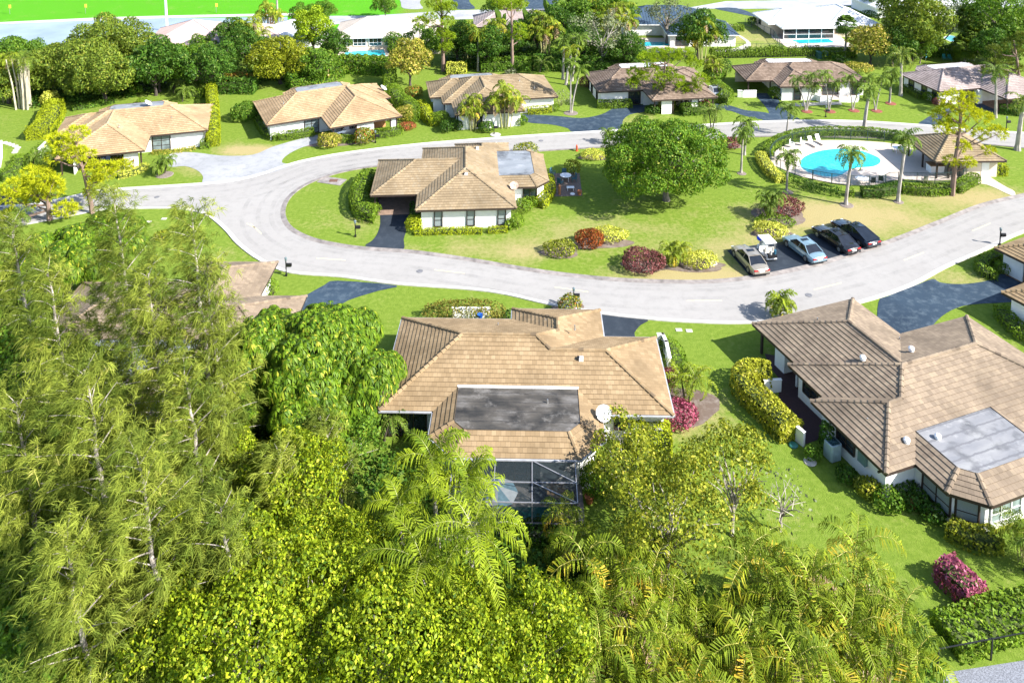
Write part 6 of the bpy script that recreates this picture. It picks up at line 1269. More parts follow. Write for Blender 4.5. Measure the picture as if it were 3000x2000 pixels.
for c, (fx, fy, cr) in enumerate([(1025, 728, ((930, 370), (1090, 320), (1120, 430))), (1290, 728, ((1240, 300), (1370, 400))), (1565, 718, ((1510, 340), (1640, 420))), (1825, 722, ((1740, 350), (1900, 350))), (1985, 636, ((2010, 270),))]):
    for j, q in enumerate(cr): palm_px('slender_palm', 150 + c * 3 + j, 'x', (fx + j * 8 - 8, fy), q, '%s stem of the %s palm cluster before the dark brown house' % (('left leaning', 'right leaning', 'rear')[j] if len(cr) > 1 else 'single straight', pos[c]), 10, 1.9, gs, tr=.10, nl=20)
    m = MB(); m.lathe((0, 0, .01), [(.85, 0), (.8, .06), (.1, .1)], 14); o = m.build('mulch_ring', plain('red_mulch', (.2, .06, .04), .95, var=.3, scale=8)); o.location = T('x', fx + 10, fy + 6); tag(o, 'red mulch ring at the foot of the %s slender palm cluster' % pos[c], 'mulch ring', 'red mulch rings')
for i, (f, x, y, r_, lb) in enumerate([('b', 1580, 780, 1.1, 'pale mulch ring under the thin palm pair'), ('s', 1620, 1050, 1.1, 'pale mulch ring under the palm beside the concrete driveway'), ('u', 1490, 945, .8, 'grey mulch ring under the pool palm in front of the pool'), ('u', 810, 796, .7, 'grey mulch ring under the palm at the left end of the pool'), ('u', 2085, 908, .6, 'grey mulch ring under the palm by the pool house'), ('u', 285, 582, .6, 'grey mulch ring right of the big round tree')]):
    m = MB(); m.lathe((0, 0, .01), [(r_, 0), (r_ * .9, .05), (.1, .08)], 14); o = m.build('mulch_ring', plain('grey_mulch', (.17, .14, .12), .95, var=.35, scale=9)); o.location = T(f, x, y); tag(o, lb, 'mulch ring', 'pale mulch rings')
def pygmy(seed, f, foot, h, label, n=3, L=1.5, mat=None, sp=.5, **k):
    for j in range(n):
        b = T(f, *foot); a = j * 2.1; palm('pygmy_palm', seed + j, h * (1 - .15 * j), b + Vector((cos(a) * sp * .3, sin(a) * sp * .3, 0)), label if n == 1 else ('%s, %s stem' % (label, ('tallest', 'middle', 'shortest')[j])), 15, L, 24, .42, .07, .08, (cos(a) * sp, sin(a) * sp), mat or L_palm, B_dark, False, 'small garden palms', els=(1.2, -.4), arch=1.7)
pygmy(180, 's', (1610, 1040), 1.8, 'small palm by the concrete driveway', 3, 1.6); pygmy(184, '!', (740, 355), 1.7, 'small palm between the burgundy and yellow bushes', 3, 1.5, L_palmy); pygmy(188, 'c', (600, 1500), 2.6, 'small palm over the maroon bush on the island', 3, 1.6)
pygmy(192, 'r', (2230, 800), 2.2, 'garden palm right of the centre house', 2, 2.4, L_palmy); pygmy(195, 'a', (1250, 700), 1.8, 'feathery palm on the top left back lawn', 1, 2.3); pygmy(196, 'a', (1190, 640), 1.6, 'feathery palm left of the back lawn palm', 1, 2.2); pygmy(197, 'a', (1310, 640), 1.8, 'feathery palm right of the back lawn palm', 1, 2.2)
pygmy(198, 'c', (200, 900), 3.0, 'palm behind the round tree by the upper street', 2, 2.6); pygmy(201, '6', (380, 400), 2.0, 'palm under the yellow pines', 2, 2.2); pygmy(204, '6', (250, 390), 1.6, 'palm left under the yellow pines', 1, 2.2); pygmy(206, '6', (110, 860), 1.4, 'palm at the left edge below the left road', 1, 2.0); pygmy(208, 'i', (2080, 880), 2.0, 'palm at the right edge below the brown house', 1, 2.4)
pygmy(210, 'b', (1360, 500), 1.8, 'dark short palm behind the half hidden palm house', 1, 3.0); pygmy(212, 'S', (1120, 1290), 1.8, 'palm in front of the left part of the centre house', 1, 2.4); pygmy(214, 'c', (60, 740), 2.2, 'palm at the road behind the big round tree', 1, 2.6); pygmy(216, 'S', (640, 1220), 2.5, 'palm frond cluster under the umbrella tree', 1, 3.0, L_palmy); pygmy(218, 'b', (1800, 990), 1.6, 'palm peeking out left of the big round tree', 1, 1.6)
# palm clumps in front of the half hidden house and among the far gardens
a3 = areca('palm_clump', 220, 4.4, 1.6, T('b', 905, 895), 'left palm clump in front of the half hidden house', 8, 6, 2.0, 22, .5, .10, L_palmy, 'palm clumps at the half hidden house')
dup(a3, T('b', 1130, 880), 2.0, 1.3, 'taller right palm clump in front of the half hidden house')
gf = 'palms and broad leaved plants in the far gardens'
for i, (f, x, y, s, lb) in enumerate([('b', 1060, 420, 1.5, 'dark palm clump right of the tallest pine'), ('b', 870, 420, 1.4, 'palm clump just right of the tallest pine trunk'), ('b', 1400, 400, 1.7, 'palm clump left of the bare trunk palms'), ('b', 1900, 330, 1.8, 'tall palm clump left of the dark blue roof'), ('b', 1720, 260, 1.8, 'tall palm clump behind the grey leafless tree'), ('5', 760, 390, 1.5, 'palm clump with dead brown fronds left of the mustard tree'), ('5', 870, 240, 1.4, 'palm clump below the wooden pole'), ('c', 200, 560, .9, 'palm clump left of the dark brown carport'), ('c', 130, 420, 1.6, 'palm clump right of the grey green spreading tree'), ('a', 60, 700, 1.5, 'palm clump at the left edge behind the clipped oval hedge')]):
    dup(a3, T(f, x, y), i * 1.4, s, lb, gf)
def paddle(name, seed, loc, label, h=6, n=16):
    r = rnd(seed); root = thing(name, loc, label, 'tropical plant', gf); m = MB(); m.tube([(0, 0, 0), (0, 0, h * .5)], [.25, .2], 7); m.build('trunk', B_palm, root); Q = []
    for i in range(n):
        az = i * 2.39996; el = r.uniform(.5, 1.4); d = np.array([cos(az) * cos(el), sin(az) * cos(el), sin(el)]); b = np.array([0, 0, h * .45]); L = h * .62 * r.uniform(.7, 1.1); s = unit(np.cross(d, [0, 0, 1.]) + r.normal(0, .3, 3)) * L * .13
        a, c, e = b + d * L * .35, b + d * L * .75, b + d * L * 1.05 - np.array([0, 0, L * .12]); Q += [[b, b + s * .08, a + s * .08, a], [a, a + s, c + s, c], [a - s, a, c, c - s], [c, c + s, e, e], [c - s, c, e, e]]
    link('crown', qmesh('crown', np.array(Q)), L_palm, root); return root
p0 = paddle('traveller_palm', 230, T('b', 1290, 330), 'broad leaved paddle plant in the middle of the far gardens', 7.5)
for i, (x, y, s, lb) in enumerate([(1100, 330, 1.0, 'broad leaved paddle plant nearest the tall thin pine'), (1450, 280, 1.1, 'broad leaved paddle plant with pale stems farther right'), (1600, 230, 1.25, 'high broad leaved paddle plant behind the bare trunk palms'), (1800, 200, 1.35, 'highest broad leaved paddle plant left of the dark blue roof'), (1000, 380, .9, 'broad leaved paddle plant left of the tall thin pine'), (1380, 340, .9, 'broad leaved paddle plant above the dark short palm'), (1700, 290, 1.0, 'broad leaved paddle plant left of the grey leafless tree'), (1900, 240, 1.2, 'broad leaved paddle plant nearest the dark blue roof')]): dup(p0, T('b', x, y), i * 1.1, s, lb)
fanpalm('fan_palm', 240, onY('c', 1145, 170, T('c', 1115, 400).y)[1], T('c', 1115, 400), 'tall fan palm left of the golden flowering tree', 30, 1.6)
for i, (x, y, cy, lb) in enumerate([(1950, 380, 130, 'fan palm with the highest crown in the upper right group'), (2000, 420, 250, 'fan palm in the middle of the upper right group'), (1940, 430, 320, 'lowest fan palm of the upper right group'), (2100, 430, 300, 'rightmost fan palm of the upper right group')]):
    fanpalm('fan_palm', 241 + i, onY('c', x, cy, T('c', x, y).y)[1], T('c', x, y), lb, 34, 2.0, L_palmy, 'fan palms in the upper right')

# ------------------------------------------------------------------ hedges and shrubs
def H(seed, f, pts, w, h, label, mat, leaf=.16, dens=60, sm=True, **k):
    dens *= 1.6
    p = [Vector((q.x, q.y, 0)) for q in Gs(f, pts, h * .5)]
    if sm and len(p) > 2: p = smooth(p, 3, False)
    hedge('hedge', seed, p, w, h, label, mat, leaf, dens, **k)
def S_(seed, f, x, y, R, h, label, mat, leaf=.16, dens=70, sx=1.0, rz=0.0, **k):
    return shrub('shrub', seed, T(f, x, y, h * .45), R, h, label, mat, leaf, dens, sx, rz, **k)
H(1, 'a', ((370, 730), (345, 790), (300, 860), (255, 910)), 3.2, 2.3, 'big oval clipped lime hedge on the upper left lawn', L_hedgey, .16, 70, round_=.5)
H(2, 'a', ((1455, 620), (1470, 800), (1468, 950)), 1.7, 2.5, 'long clipped lime hedge between the two golden roofed houses', L_hedgey, .16, 70)
H(3, 'a', ((1385, 990), (1440, 985)), 1.5, 1.1, 'small clipped box hedge at the white front wall of the leftmost house', L_hedge, .14, 70); H(4, 'a', ((1050, 1050), (1200, 1040), (1340, 1018)), .9, .5, 'low planting under the gridded window of the leftmost house', L_flower, .14, 60, core=False)
H(5, 'a', ((820, 1205), (930, 1180), (1000, 1140)), 1.1, .8, 'yellow green low hedge before the leftmost house carport', L_yel, .14, 60); H(6, 'a', ((770, 1130), (860, 1115), (930, 1110)), 1.8, 1.5, 'red flecked ixora hedge before the leftmost house carport', L_ixora, .16, 60)
H(7, 'a', ((0, 1215), (70, 1185), (125, 1140), (125, 1090)), 1.8, 1.2, 'clipped hedge at the left edge beside the stepping stones', L_hedge, .14, 60); H(8, 'a', ((210, 1090), (300, 1010)), 1.6, 1.2, 'shaded hedge strip left of the leftmost golden roof', L_hedge, .16, 50)
H(9, 'a', ((500, 745), (640, 720), (780, 690)), 1.6, .7, 'low ground cover bank below the top left trees', L_green, .25, 30); S_(10, 'a', 940, 620, 1.2, 1.6, 'small bright bush under the top left trees', L_mango, .3, 30); S_(11, 'a', 980, 695, .9, .9, 'small round clipped bush behind the leftmost roof', L_hedge, .16, 60)
H(12, 'a', ((1280, 640), (1400, 640)), 2.0, 1.4, 'short clipped hedge joining the long lime hedge', L_hedge, .18, 50); S_(13, 'a', 1630, 545, 2.2, 2.2, 'rusty green bush at the edge of the back lawn', L_ixora, .25, 35, 1.4); S_(14, 'a', 1410, 530, 2.2, 2.4, 'glossy green bush left of the rusty green one', L_mango, .3, 35, 1.3); S_(15, 'a', 340, 680, 1.6, 2.2, 'yellow green bush beside the big oval hedge', L_yel, .25, 30)
H(16, 't', ((160, 400), (200, 520), (290, 640), (370, 675)), 1.3, 1.1, 'hedge wrapping the shaded left corner of the bright golden house', L_hedge, .16, 50); H(17, 't', ((395, 665), (560, 650), (725, 620)), 1.3, 1.2, 'clipped hedge under the white front wall of the bright golden house', L_hedge, .15, 60); S_(18, 't', 60, 430, 2.4, 2.6, 'leafy bush cluster left of the bright golden house', L_green, .25, 35)
S_(19, 't', 885, 710, 1.9, 1.7, 'spiky variegated bush at the end of the concrete driveway', L_flower, .22, 45); H(20, 't', ((1005, 695), (1150, 690)), 1.2, 1.0, 'short clipped hedge before the white car', L_hedge, .15, 60); S_(21, 't', 1230, 670, 1.8, 2.0, 'red flecked croton bush before the golden house', L_ixora, .22, 45); H(22, 't', ((1320, 645), (1450, 635), (1590, 605)), 1.3, 1.2, 'clipped hedge on the right front of the golden house', L_hedge, .15, 60)
S_(23, 't', 1660, 570, 1.4, .9, 'scarlet flowering bush right of the bright golden house', leafmat('leaf_scarlet', (.07, .08, .01), (.26, .06, .03), (.42, .08, .05), .2), .18, 50); S_(24, 't', 1640, 450, 1.9, 2.2, 'mixed loose bush above the scarlet one', L_flower, .22, 35)
H(25, 't', ((1520, 210), (1570, 290), (1620, 330)), 2.2, 1.9, 'upper clipped hedge between the golden and the half hidden house', L_hedge, .18, 50); H(26, 't', ((1640, 330), (1710, 390), (1710, 470)), 2.0, 1.9, 'lower clipped hedge between the golden and the half hidden house', L_hedge, .18, 50); H(27, 't', ((1800, 350), (1830, 410), (1870, 480), (1930, 520)), 1.7, 1.4, 'curved lime hedge left of the half hidden house', L_hedgey, .18, 50); S_(28, 't', 1990, 500, 1.8, 1.9, 'round dark clipped bush left of the half hidden house', L_hedge, .16, 60)
H(29, 'b', ((330, 500), (335, 570)), 2.2, 3.0, 'tall square clipped hedge left of the pinkish round tree', L_hedge, .2, 45); S_(30, 'b', 500, 635, 1.8, 1.8, 'pink flecked round bush above the hedges', L_ixora, .2, 45); S_(31, 'b', 1235, 830, 1.2, 1.3, 'bush at the start of the blue asphalt drive', L_green, .2, 50)
H(32, 'b', ((-150, 460), (0, 440), (160, 440), (320, 450)), 3.2, 3.0, 'high leafy hedge in front of the cream metal roofed house', L_mango, .36, 26); H(33, 'b', ((730, 470), (860, 470)), 2.4, 2.0, 'pale yellow variegated bushes at the foot of the tallest pine', L_yel, .25, 35)
H(34, 'b', ((960, 450), (1130, 440), (1300, 435)), 2.6, 2.2, 'leafy hedge behind the half hidden house', L_green, .3, 30); H(35, 'b', ((1330, 430), (1500, 430), (1660, 440), (1850, 440), (2060, 420)), 3.0, 2.6, 'dark leafy hedge bank below the grey trees', L_dark, .32, 30); S_(36, 'b', 1170, 500, 1.2, .9, 'silvery agave like plant behind the half hidden roof', L_greyg, .35, 15)
H(37, '3', ((850, 350), (930, 345), (1010, 338)), 1.3, 1.1, 'clipped hedge under the white wall of the half hidden house', L_hedgey, .16, 60); S_(38, '3', 1035, 333, .9, 1.2, 'small clipped box bush at the right wall corner of the half hidden house', L_hedge, .16, 60); S_(39, '3', 1080, 270, 1.8, 2.4, 'nearly bare grey shrub right of the half hidden house', L_greyg, .2, 6)
for i, (x, y, R, h, lb) in enumerate([(265, 470, 1.2, 1.6, 'dark bush at the left front corner of the half hidden house'), (340, 460, 1.0, 1.5, 'dark bush next to the white post of the half hidden house'), (550, 470, 1.3, 1.4, 'dark bush between the two palm clumps'), (175, 320, .8, 1.2, 'yellow green bush in the side bed of the half hidden house')]): S_(40 + i, '3', x, y, R, h, lb, L_dark if i < 3 else L_hedgey, .2, 45)
H(45, 'w', ((480, 725), (700, 728), (930, 715)), 1.3, 1.2, 'long clipped hedge under the white wall of the grey brown house', L_hedge, .17, 55); S_(46, 'w', 1430, 740, 1.6, 1.7, 'yellow leaved bush at the foot of the lime green pine', L_yel, .2, 40); S_(47, 'w', 1230, 810, 1.3, 1.3, 'dark low bush left of the lime green pine foot', L_dark, .2, 45)
H(48, 'w', ((2110, 470), (2200, 540), (2260, 590), (2190, 660)), 2.0, 1.8, 'thick clipped hedge behind the silver grey car', L_hedge, .18, 50); S_(49, 'w', 1940, 750, 1.2, 1.5, 'pink flowering bush at the right post of the grey brown house', leafmat('leaf_pink', (.15, .15, .02), (.55, .12, .2), (.6, .2, .3), .2), .2, 40); H(50, 'w', ((1640, 800), (1800, 790), (2000, 780)), 2.2, 1.6, 'leafy shrub row between the golf cart and the upper street', L_green, .2, 40); S_(51, 'w', 310, 430, 1.2, 1.8, 'dark red bush at the left corner of the grey brown house', L_burg, .2, 40)
S_(52, 'x', 100, 225, 1.35, 2.9, 'dark clipped cylinder bush left of the dark brown roof', L_dark, .16, 70, lump=0); S_(53, 'x', 670, 520, 1.2, 1.9, 'dark clipped bush at the right side of the dark brown carport', L_hedge, .18, 55); S_(54, 'c', 215, 510, 2.2, 2.4, 'bright leafy bush left of the dark clipped cylinder', L_mango, .26, 35); S_(55, 'c', 260, 620, 1.3, 1.2, 'small bush by the white low wall', L_yel, .2, 40)
r = rnd(9); hp = [Vector((q.x, q.y, 0)) for q in Gs('c', ((190, 405), (930, 388)))]
for i in range(44):
    p = hp[0].lerp(hp[1], i / 43)
    if i == 0: cyp = S_(56, 'c', 0, 0, .42, 2.1, 'slim upright cypress like plant in the long far row behind the dark brown roof', L_hedge, .2, 60, lump=0, group='upright plants in the long far row', cat='hedge plant'); cyp.location = p
    else: dup(cyp, p, i, r.uniform(.85, 1.1))
H(57, 'c', ((950, 365), (1180, 362)), 2.2, 1.8, 'leafy hedge behind the dark brown roof, right of the upright plants', L_hedge, .28, 30); H(58, 'c', ((1560, 370), (1700, 350), (1900, 355)), 2.6, 2.0, 'leafy hedge below the far deck and teal pool', L_green, .28, 30); H(59, 'c', ((1060, 410), (1140, 445)), 2.0, 1.6, 'dark rounded hedge at the right end of the dark brown roof', L_dark, .25, 35); S_(60, 'c', 1200, 470, 2.2, 1.8, 'pale flowering bush right of the dark brown roof', L_flower, .25, 30, 1.4)
S_(61, 'c', 480, 150, 1.1, 1.8, 'dark clipped bush at the corner of the white roofed house', L_dark, .22, 40); H(62, 'c', ((300, 190), (415, 190)), 1.6, 1.4, 'short clipped hedge beside the thin green wire fence', L_hedge, .22, 40); S_(63, 'c', 1310, 95, 2.0, 1.3, 'low dark hedge under the small green tree on the far lawn', L_dark, .25, 30, 1.5)
H(64, 'y', ((290, 560), (450, 640), (600, 720)), 1.5, 1.0, 'dark hedge along the white side wall of the mauve roofed house', L_hedge, .18, 50); S_(65, 'y', 730, 740, 1.2, 1.6, 'round clipped bush near the corner of the mauve roofed house', L_hedge, .18, 55); S_(66, 'y', 890, 820, 1.1, 1.3, 'dark bush with red leaves at the corner of the mauve roofed house', L_burg, .18, 45); H(67, 'y', ((1950, 930), (2200, 960), (2352, 960)), 2.0, 1.3, 'dark planting right of the mauve house driveway', L_dark, .25, 35)
gh = 'sections of the round pool hedge'
H(68, 'u', ((560, 350), (640, 240), (800, 160), (1000, 110), (1300, 92), (1700, 100), (1950, 128), (2150, 160)), 1.5, 1.2, 'round green hedge outside the upper half of the pool fence', L_hedge, .17, 60, group=gh); H(69, 'u', ((505, 370), (545, 450), (620, 550), (735, 640)), 1.5, 1.1, 'bright yellow hedge section left of the pool', L_yel, .17, 60, group=gh)
H(70, 'u', ((790, 625), (900, 665), (1080, 725), (1250, 760), (1420, 790)), 1.1, 1.1, 'sparse dark green hedge section left of the middle pool palm', L_dark, .17, 34, core=False, group=gh); H(71, 'u', ((1500, 790), (1560, 795)), 1.0, 1.0, 'tiny green hedge section between the hedge gaps near the pool palm', L_hedge, .17, 50, group=gh)
H(72, 'u', ((1670, 790), (1800, 790), (1950, 770), (2080, 735)), 1.4, 1.2, 'dark green hedge section left of the palm by the pool house', L_dark, .17, 60, group=gh); H(73, 'p', ((560, 880), (800, 905), (1000, 915), (1200, 905), (1400, 890)), 1.4, 1.2, 'dark green hedge section between the pool house palm and the pine', L_hedge, .17, 60, group=gh); H(74, 'p', ((1480, 880), (1600, 810), (1800, 700)), 1.4, 1.2, 'dark green hedge section right of the pine at the pool house path', L_hedge, .17, 60, group=gh)
H(75, 'p', ((2030, 530), (2300, 540)), 2.0, 1.5, 'yellow green hedge right of the pool house', L_hedgey, .18, 50)
S_(76, 'e', 1712, 232, 1.75, 1.5, 'orange red croton bush on the island lawn', L_redl, .17, 70); S_(77, 'e', 1840, 205, 1.6, 1.2, 'pale yellow variegated bush touching the orange red one', L_yel, .17, 70, 1.5); S_(78, 'e', 1510, 300, 1.6, 1.2, 'loose green bush left of the orange red croton', L_sparse, .2, 45, 1.3); S_(79, 'e', 2080, 385, 2.2, 1.8, 'large rounded burgundy bush on the island lawn near the road', L_burg, .17, 70, 1.1)
S_(80, 'f', 115, 375, 1.6, 1.2, 'bright yellow bush left of the parking bay', L_yel, .17, 70, 1.35); m = MB(); m.box((0, 0, .15), (1.0, .45, .34), .5, 0, .7); o = m.build('boulder', M_stone); o.location = T('f', 205, 412); tag(o, 'pale flat boulder at the right end of the bright yellow bush', 'boulder')
S_(81, 'b', 1735, 1065, 1.5, 1.1, 'yellow green bush on the lawn left of the big round tree', L_yel, .17, 60, 1.3); S_(82, 'b', 1593, 1155, 1.2, 1.9, 'small feathery yellow green bush behind the patio chairs', L_sparse, .18, 40); S_(83, 'c', 690, 1420, 2.2, 1.7, 'maroon bush behind the small palm on the island lawn', L_burg, .18, 60, 1.2); S_(84, 'k', 740, 340, 1.7, 1.0, 'yellow bush above the champagne car and golf cart', L_yel, .17, 60, 1.3, -.4); S_(85, 'c', 640, 1520, 1.8, .8, 'green ground cover between the maroon and yellow bushes', L_hedge, .17, 50, 1.4); S_(86, 'c', 330, 985, 1.5, 1.4, 'burgundy bush beside the palm at the upper street', L_burg, .2, 45)
H(87, 'm', ((130, 440), (50, 540), (5, 660), (30, 800), (110, 870), (180, 880)), 2.2, 1.6, 'thick curved clipped hedge left of the island house carport', L_hedge, .18, 60); S_(88, 'm', 165, 830, 1.1, 1.4, 'clipped bush at the end of the curved hedge by the carport', L_hedge, .17, 60); H(89, 'm', ((640, 800), (650, 920)), 1.0, 1.2, 'shaded strip of hedge beside the carport driveway', L_dark, .17, 50); S_(90, 'm', 632, 1000, 1.15, 1.5, 'rounded clipped bush at the left corner of the island house', L_hedgey, .17, 70)
H(91, 'm', ((650, 1095), (900, 1085), (1150, 1078), (1410, 1080)), .85, .6, 'low clipped hedge under the first two narrow windows', L_hedgey, .14, 80); H(92, 'm', ((1500, 1070), (1700, 1062)), .85, .6, 'low clipped hedge under the third narrow window', L_hedgey, .14, 80)
for i, (x, y, R, h, lb) in enumerate([(1800, 970, 1.3, 1.2, 'clipped bush at the right front corner of the island house'), (1890, 800, 1.3, 1.4, 'clipped bush halfway along the right side of the island house'), (1980, 750, 1.1, 1.2, 'clipped bush under the dark window wall of the island house'), (1740, 1010, .8, .9, 'smallest clipped bush at the right front of the island house')]): S_(93 + i, 'm', x, y, R, h, lb, L_hedge, .17, 60)
H(98, 'm', ((2080, 760), (2150, 690), (2200, 580), (2185, 480)), 1.3, 1.3, 'clipped hedge curving round the chamfered corner of the island house', L_hedgey, .16, 60); S_(99, 'm', 1930, 150, 1.5, 1.6, 'pale leafy bush behind the grey flat panel of the island house', L_sparse, .2, 40, 1.3)
S_(101, 'e', 850, 755, 2.6, 1.5, 'broad brownish clipped bush behind the centre house courtyard', leafmat('leaf_brownish', (.06, .07, .01), (.14, .13, .02), (.25, .16, .05), .2), .18, 55, 1.6); S_(102, 'e', 1570, 690, 1.25, 1.5, 'round flowering bush at the roadside mailbox', L_ixora, .18, 60); S_(103, 'e', 1150, 765, .7, .9, 'small dark bush at the courtyard corner', L_dark, .16, 50)
H(104, '8', ((330, 250), (210, 240), (170, 290), (260, 400), (360, 490), (460, 600)), 2.0, 1.7, 'thick yellow green clipped hedge along the red paved yard', leafmat('leaf_gold_hedge', (.12, .13, .01), (.26, .27, .02), (.42, .36, .08), .25), .2, 60)
H(105, '7', ((760, 300), (680, 330), (650, 370), (690, 420), (740, 430)), 1.3, 1.0, 'curled clipped hedge beside the wooden floored carport', L_hedge, .16, 60); S_(106, '7', 790, 390, .9, 1.2, 'clipped bush inside the curl of the hedge by the carport', L_hedge, .16, 60); H(107, '7', ((790, 680), (850, 760), (960, 850)), 1.6, 1.0, 'shaded clipped hedge below the blue driveway at the right edge', L_hedge, .17, 50)
H(108, 'i', ((1610, 850), (1690, 930), (1790, 1020)), 1.8, 1.4, 'long burgundy bush on the shaded right lawn', leafmat('leaf_wine', (.09, .02, .04), (.28, .07, .12), (.45, .2, .25), .2), .18, 75, round_=.4); H(109, 'i', ((1620, 1270), (1800, 1215), (2000, 1150), (2200, 1090)), 2.4, 1.1, 'dense bright green hedge above the rail fence in the near right corner', L_hedge, .22, 50); H(110, 'i', ((1640, 610), (1780, 680), (1920, 680)), 1.5, 1.0, 'loose yellow green hedge under the bay window', L_sparse, .2, 50)
for i, (x, y, R, h, mt, lb) in enumerate([(1140, 370, 1.0, 1.0, L_sparse, 'loose leafy shrub at the corner of the right house'), (1260, 440, 1.2, 1.1, L_green, 'leafy shrub below the recessed white wall of the right house'), (1000, 290, .8, .9, L_dark, 'dark shrub behind the large concrete lid'), (800, 160, .7, .9, L_green, 'small shrub left of the air conditioner'), (880, 70, .6, 2.2, L_dark, 'slim dark shrub against the right house wall'), (1400, 420, 1.4, .9, L_dark, 'dark low shrub in the recess of the right house'), (1530, 520, 1.0, .8, L_dark, 'dark low shrub under the side window of the right house')]): S_(111 + i, 'i', x, y, R, h, lb, mt, .2, 50)
H(120, 'r', ((1850, 1040), (2110, 1050)), 2.6, 1.7, 'flat topped lime hedge right of the pool enclosure', L_hedgey, .17, 70); S_(121, 'r', 2185, 870, 1.5, 1.6, 'magenta burgundy bush at the right corner of the centre house', leafmat('leaf_magenta', (.08, .02, .03), (.25, .05, .09), (.4, .14, .18), .2), .18, 60); S_(122, 'r', 2110, 600, .9, 1.2, 'dark burgundy bush under the right eave of the centre house', L_burg, .18, 50); H(123, 'r', ((2080, 350), (2150, 420), (2180, 540)), 1.4, 1.1, 'clipped hedge outside the side yard wall of the centre house', L_hedge, .17, 55)
S_(124, '9', 870, 300, 1.35, 1.9, 'round bright green bush beside the white basin', L_mango, .16, 80); H(125, '9', ((300, 590), (480, 590), (640, 580)), 1.6, .9, 'dark ivy hedge below the lattice of the pool enclosure', L_dark, .18, 50); S_(126, 'd', 1875, 570, .75, 1.6, 'dark clipped round bush at the brown gable end', L_hedge, .16, 70, lump=0); S_(127, 'd', 1120, 215, 1.0, 1.0, 'spiky bush on the left bend lawn', L_sparse, .25, 25)
S_(128, 'o', 1010, 880, 2.2, 3.0, 'dark bush in the gap under the umbrella tree', L_dark, .25, 35); H(129, '5', ((1000, 540), (1100, 520), (1230, 480), (1330, 450)), 3.2, 2.6, 'leafy hedge bank below the mustard yellow tree', L_mango, .34, 26); H(130, '5', ((500, 560), (640, 560), (780, 560)), 3.0, 2.2, 'dark undergrowth behind the upper lawn', L_dark, .34, 22)
# understorey that nobody could count, dark leaf litter and low growth beneath the trees
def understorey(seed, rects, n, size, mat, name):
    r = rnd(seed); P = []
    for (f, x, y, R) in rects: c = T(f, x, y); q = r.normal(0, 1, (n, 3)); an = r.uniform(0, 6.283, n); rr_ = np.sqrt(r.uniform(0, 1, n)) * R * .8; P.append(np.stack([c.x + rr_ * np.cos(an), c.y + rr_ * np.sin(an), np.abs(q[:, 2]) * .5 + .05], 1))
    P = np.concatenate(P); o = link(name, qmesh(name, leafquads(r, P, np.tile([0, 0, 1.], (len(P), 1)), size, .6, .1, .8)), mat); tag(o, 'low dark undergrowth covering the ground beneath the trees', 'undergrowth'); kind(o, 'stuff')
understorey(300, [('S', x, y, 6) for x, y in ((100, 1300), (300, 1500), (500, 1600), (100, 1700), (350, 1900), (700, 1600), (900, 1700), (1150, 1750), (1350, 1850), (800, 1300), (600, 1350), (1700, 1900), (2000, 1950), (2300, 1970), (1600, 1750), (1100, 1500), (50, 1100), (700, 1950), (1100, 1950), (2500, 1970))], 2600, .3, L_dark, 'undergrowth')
understorey(301, [('b', x, y, 7) for x, y in ((900, 420), (1100, 400), (1300, 400), (1500, 400), (1700, 400), (1900, 380))] + [('4', x, y, 8) for x, y in ((100, 700), (500, 750), (800, 700), (1050, 680))] + [('5', x, y, 6) for x, y in ((500, 500), (700, 520), (1000, 480))], 1600, .45, L_dark, 'undergrowth')

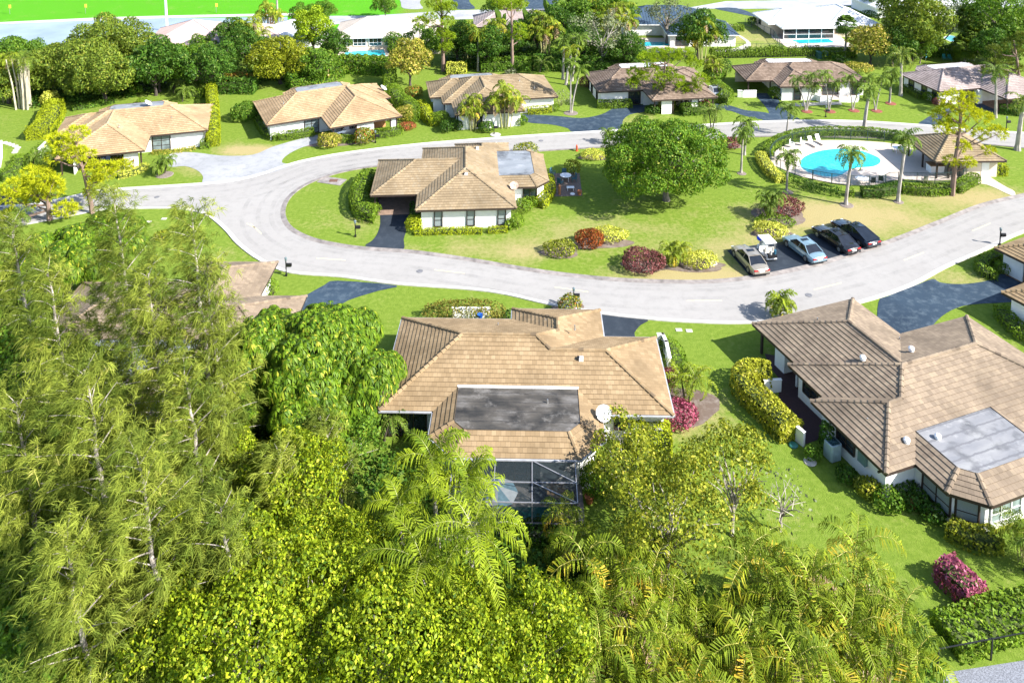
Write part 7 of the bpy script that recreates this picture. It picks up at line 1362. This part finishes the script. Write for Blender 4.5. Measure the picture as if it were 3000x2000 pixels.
# ------------------------------------------------------------------ far garden trees
gd = leafy_tree('garden_tree', 400, 4.0, 4.2, 3.6, 20, 18, .36, .5, L_dark, B_dark, .22, .36, -.9, loc=T('b', 1000, 330, 4), label='dark tree behind the pale straight palm trunk', group='dark trees in the far gardens', thick=.18)
gg = leafy_tree('garden_tree', 401, 3.8, 4.0, 3.2, 18, 18, .36, .5, L_green, B_grey, .2, .36, -.9, loc=T('b', 580, 320, 3.5), label='green bushy tree left of the tallest pine trunk', group='green trees in the far gardens', thick=.18)
for i, (f, x, y, z, s_, k, lb) in enumerate([('b', 800, 290, 4, 1.0, 0, 'dark tree just right of the tallest pine'), ('b', 1180, 270, 4, .9, 0, 'dark tree behind the tall thin pine'), ('b', 1350, 220, 4, 1.0, 0, 'dark tree among the broad leaved plants, left one'), ('b', 1500, 200, 4, 1.1, 0, 'dark tree among the broad leaved plants, right one'), ('b', 1650, 330, 3.5, 1.0, 0, 'dark tree left of the grey leafless tree'), ('b', 1960, 380, 3, .9, 0, 'dark tree right of the grey leafless tree'), ('b', 1700, 120, 5, 1.2, 1, 'green tree high behind the bare trunk palms'), ('b', 1880, 90, 5, 1.2, 1, 'green tree high at the left of the dark blue roof'), ('b', 1560, 90, 5, 1.1, 1, 'green tree at the top beside the pale brown tiled roof'),
    ('c', 110, 240, 4.5, 1.2, 0, 'dark palm like tree at the right end of the dark blue roof'), ('c', 1450, 330, 3.5, .9, 0, 'dark tree behind the tall palm by the mauve roof'), ('c', 1700, 260, 3.5, .8, 1, 'green tree beside the far deck'), ('c', 2280, 300, 4, 1.2, 1, 'green tree at the right edge above the mauve roof'), ('c', 2150, 380, 3, 1.0, 0, 'dark tree behind the rightmost fan palm'), ('c', 2050, 60, 5, 1.2, 1, 'green tree between the fan palms and the upper right corner'), ('c', 1640, 330, 3, .7, 1, 'small green tree over the leafy hedge by the far deck'),
    ('5', 440, 310, 2.6, .7, 1, 'green tree in front of the pink roof, right part'), ('5', 720, 330, 3.5, 1.0, 0, 'dark tree behind the brown fronded palm clump'), ('5', 1300, 300, 3, .8, 0, 'dark tree at the left end of the cream metal roofed house'), ('5', 1090, 80, 4, .8, 1, 'green tree at the top edge left of the second street'), ('5', 1230, 40, 4, .7, 1, 'green tree at the top edge over the second street'), ('b', 300, 10, 4, .8, 1, 'street tree with a pale trunk at the top edge above the cream roof'), ('b', 1100, 30, 5, 1.0, 1, 'green tree at the top edge behind the tall thin pine'), ('4', 250, 450, 3.2, .85, 1, 'green tree rising behind the hanging root columns'), ('4', 1250, 560, 3.5, 1.1, 0, 'dark tree under the pink roof at the back lawn edge'), ('5', 120, 470, 4, 1.2, 0, 'dark tree above the feathery back lawn palms'), ('5', 480, 500, 3, 1.0, 0, 'dark tree at the back lawn corner by the long hedge')]):
    dup(gg if k else gd, T(f, x, y, z), i * 1.3, s_, lb, 'green trees in the far gardens' if k else 'dark trees in the far gardens')
H(131, 'c', ((1130, 365), (1180, 362)), 1.5, 1.2, 'short end piece of the far hedge by the green utility box', L_green, .28, 30)
m = MB(); m.box((0, 0, .6), (1.9, 1.2, 1.2)); m.box((0, 0, 1.22), (2.0, 1.3, .06)); o = m.build('utility_box', plain('box_green', (.03, .1, .08), .5)); o.location = T('x', 1205, 120); tag(o, 'dark green utility box at the far hedge behind the dark brown roof', 'utility box')

# planting beds of bark and sand under the island shrubs
rb = rnd(77)
def bed(f, x, y, rx, ry, rz=0.0, mat=None):
    c = T(f, x, y); P = []
    for i in range(26): a = 2 * pi * i / 26; k = 1 + .13 * sin(3 * a + c.x) + rb.uniform(-.05, .05); u, v = cos(a) * rx * k, sin(a) * ry * k; P.append(Vector((c.x + u * cos(rz) - v * sin(rz), c.y + u * sin(rz) + v * cos(rz), 0)))
    kind(sheet('planting_bed', [P], .012 + .0006 * len([o for o in COL.objects if o.name.startswith('planting_bed')]), mat or M_bed), 'structure')
M_bed = road_mat('bark_bed', (.10, .07, .055), (.2, .16, .13), (.32, .29, .26), .95)
for a in (('e', 1790, 262, 3.3, 1.3, .1), ('e', 1510, 330, 2.0, 1.1), ('f', 60, 425, 3.6, 1.0), ('e', 2100, 425, 2.6, 1.1), ('c', 670, 1480, 3.0, 2.2), ('b', 1735, 1085, 1.9, .9), ('k', 740, 385, 2.2, 1.1), ('c', 330, 1005, 1.7, .9), ('e', 1570, 712, 1.5, .7), ('r', 2230, 800, 2.4, 2.2), ('t', 900, 740, 6, 1.0, .1)): bed(*a)
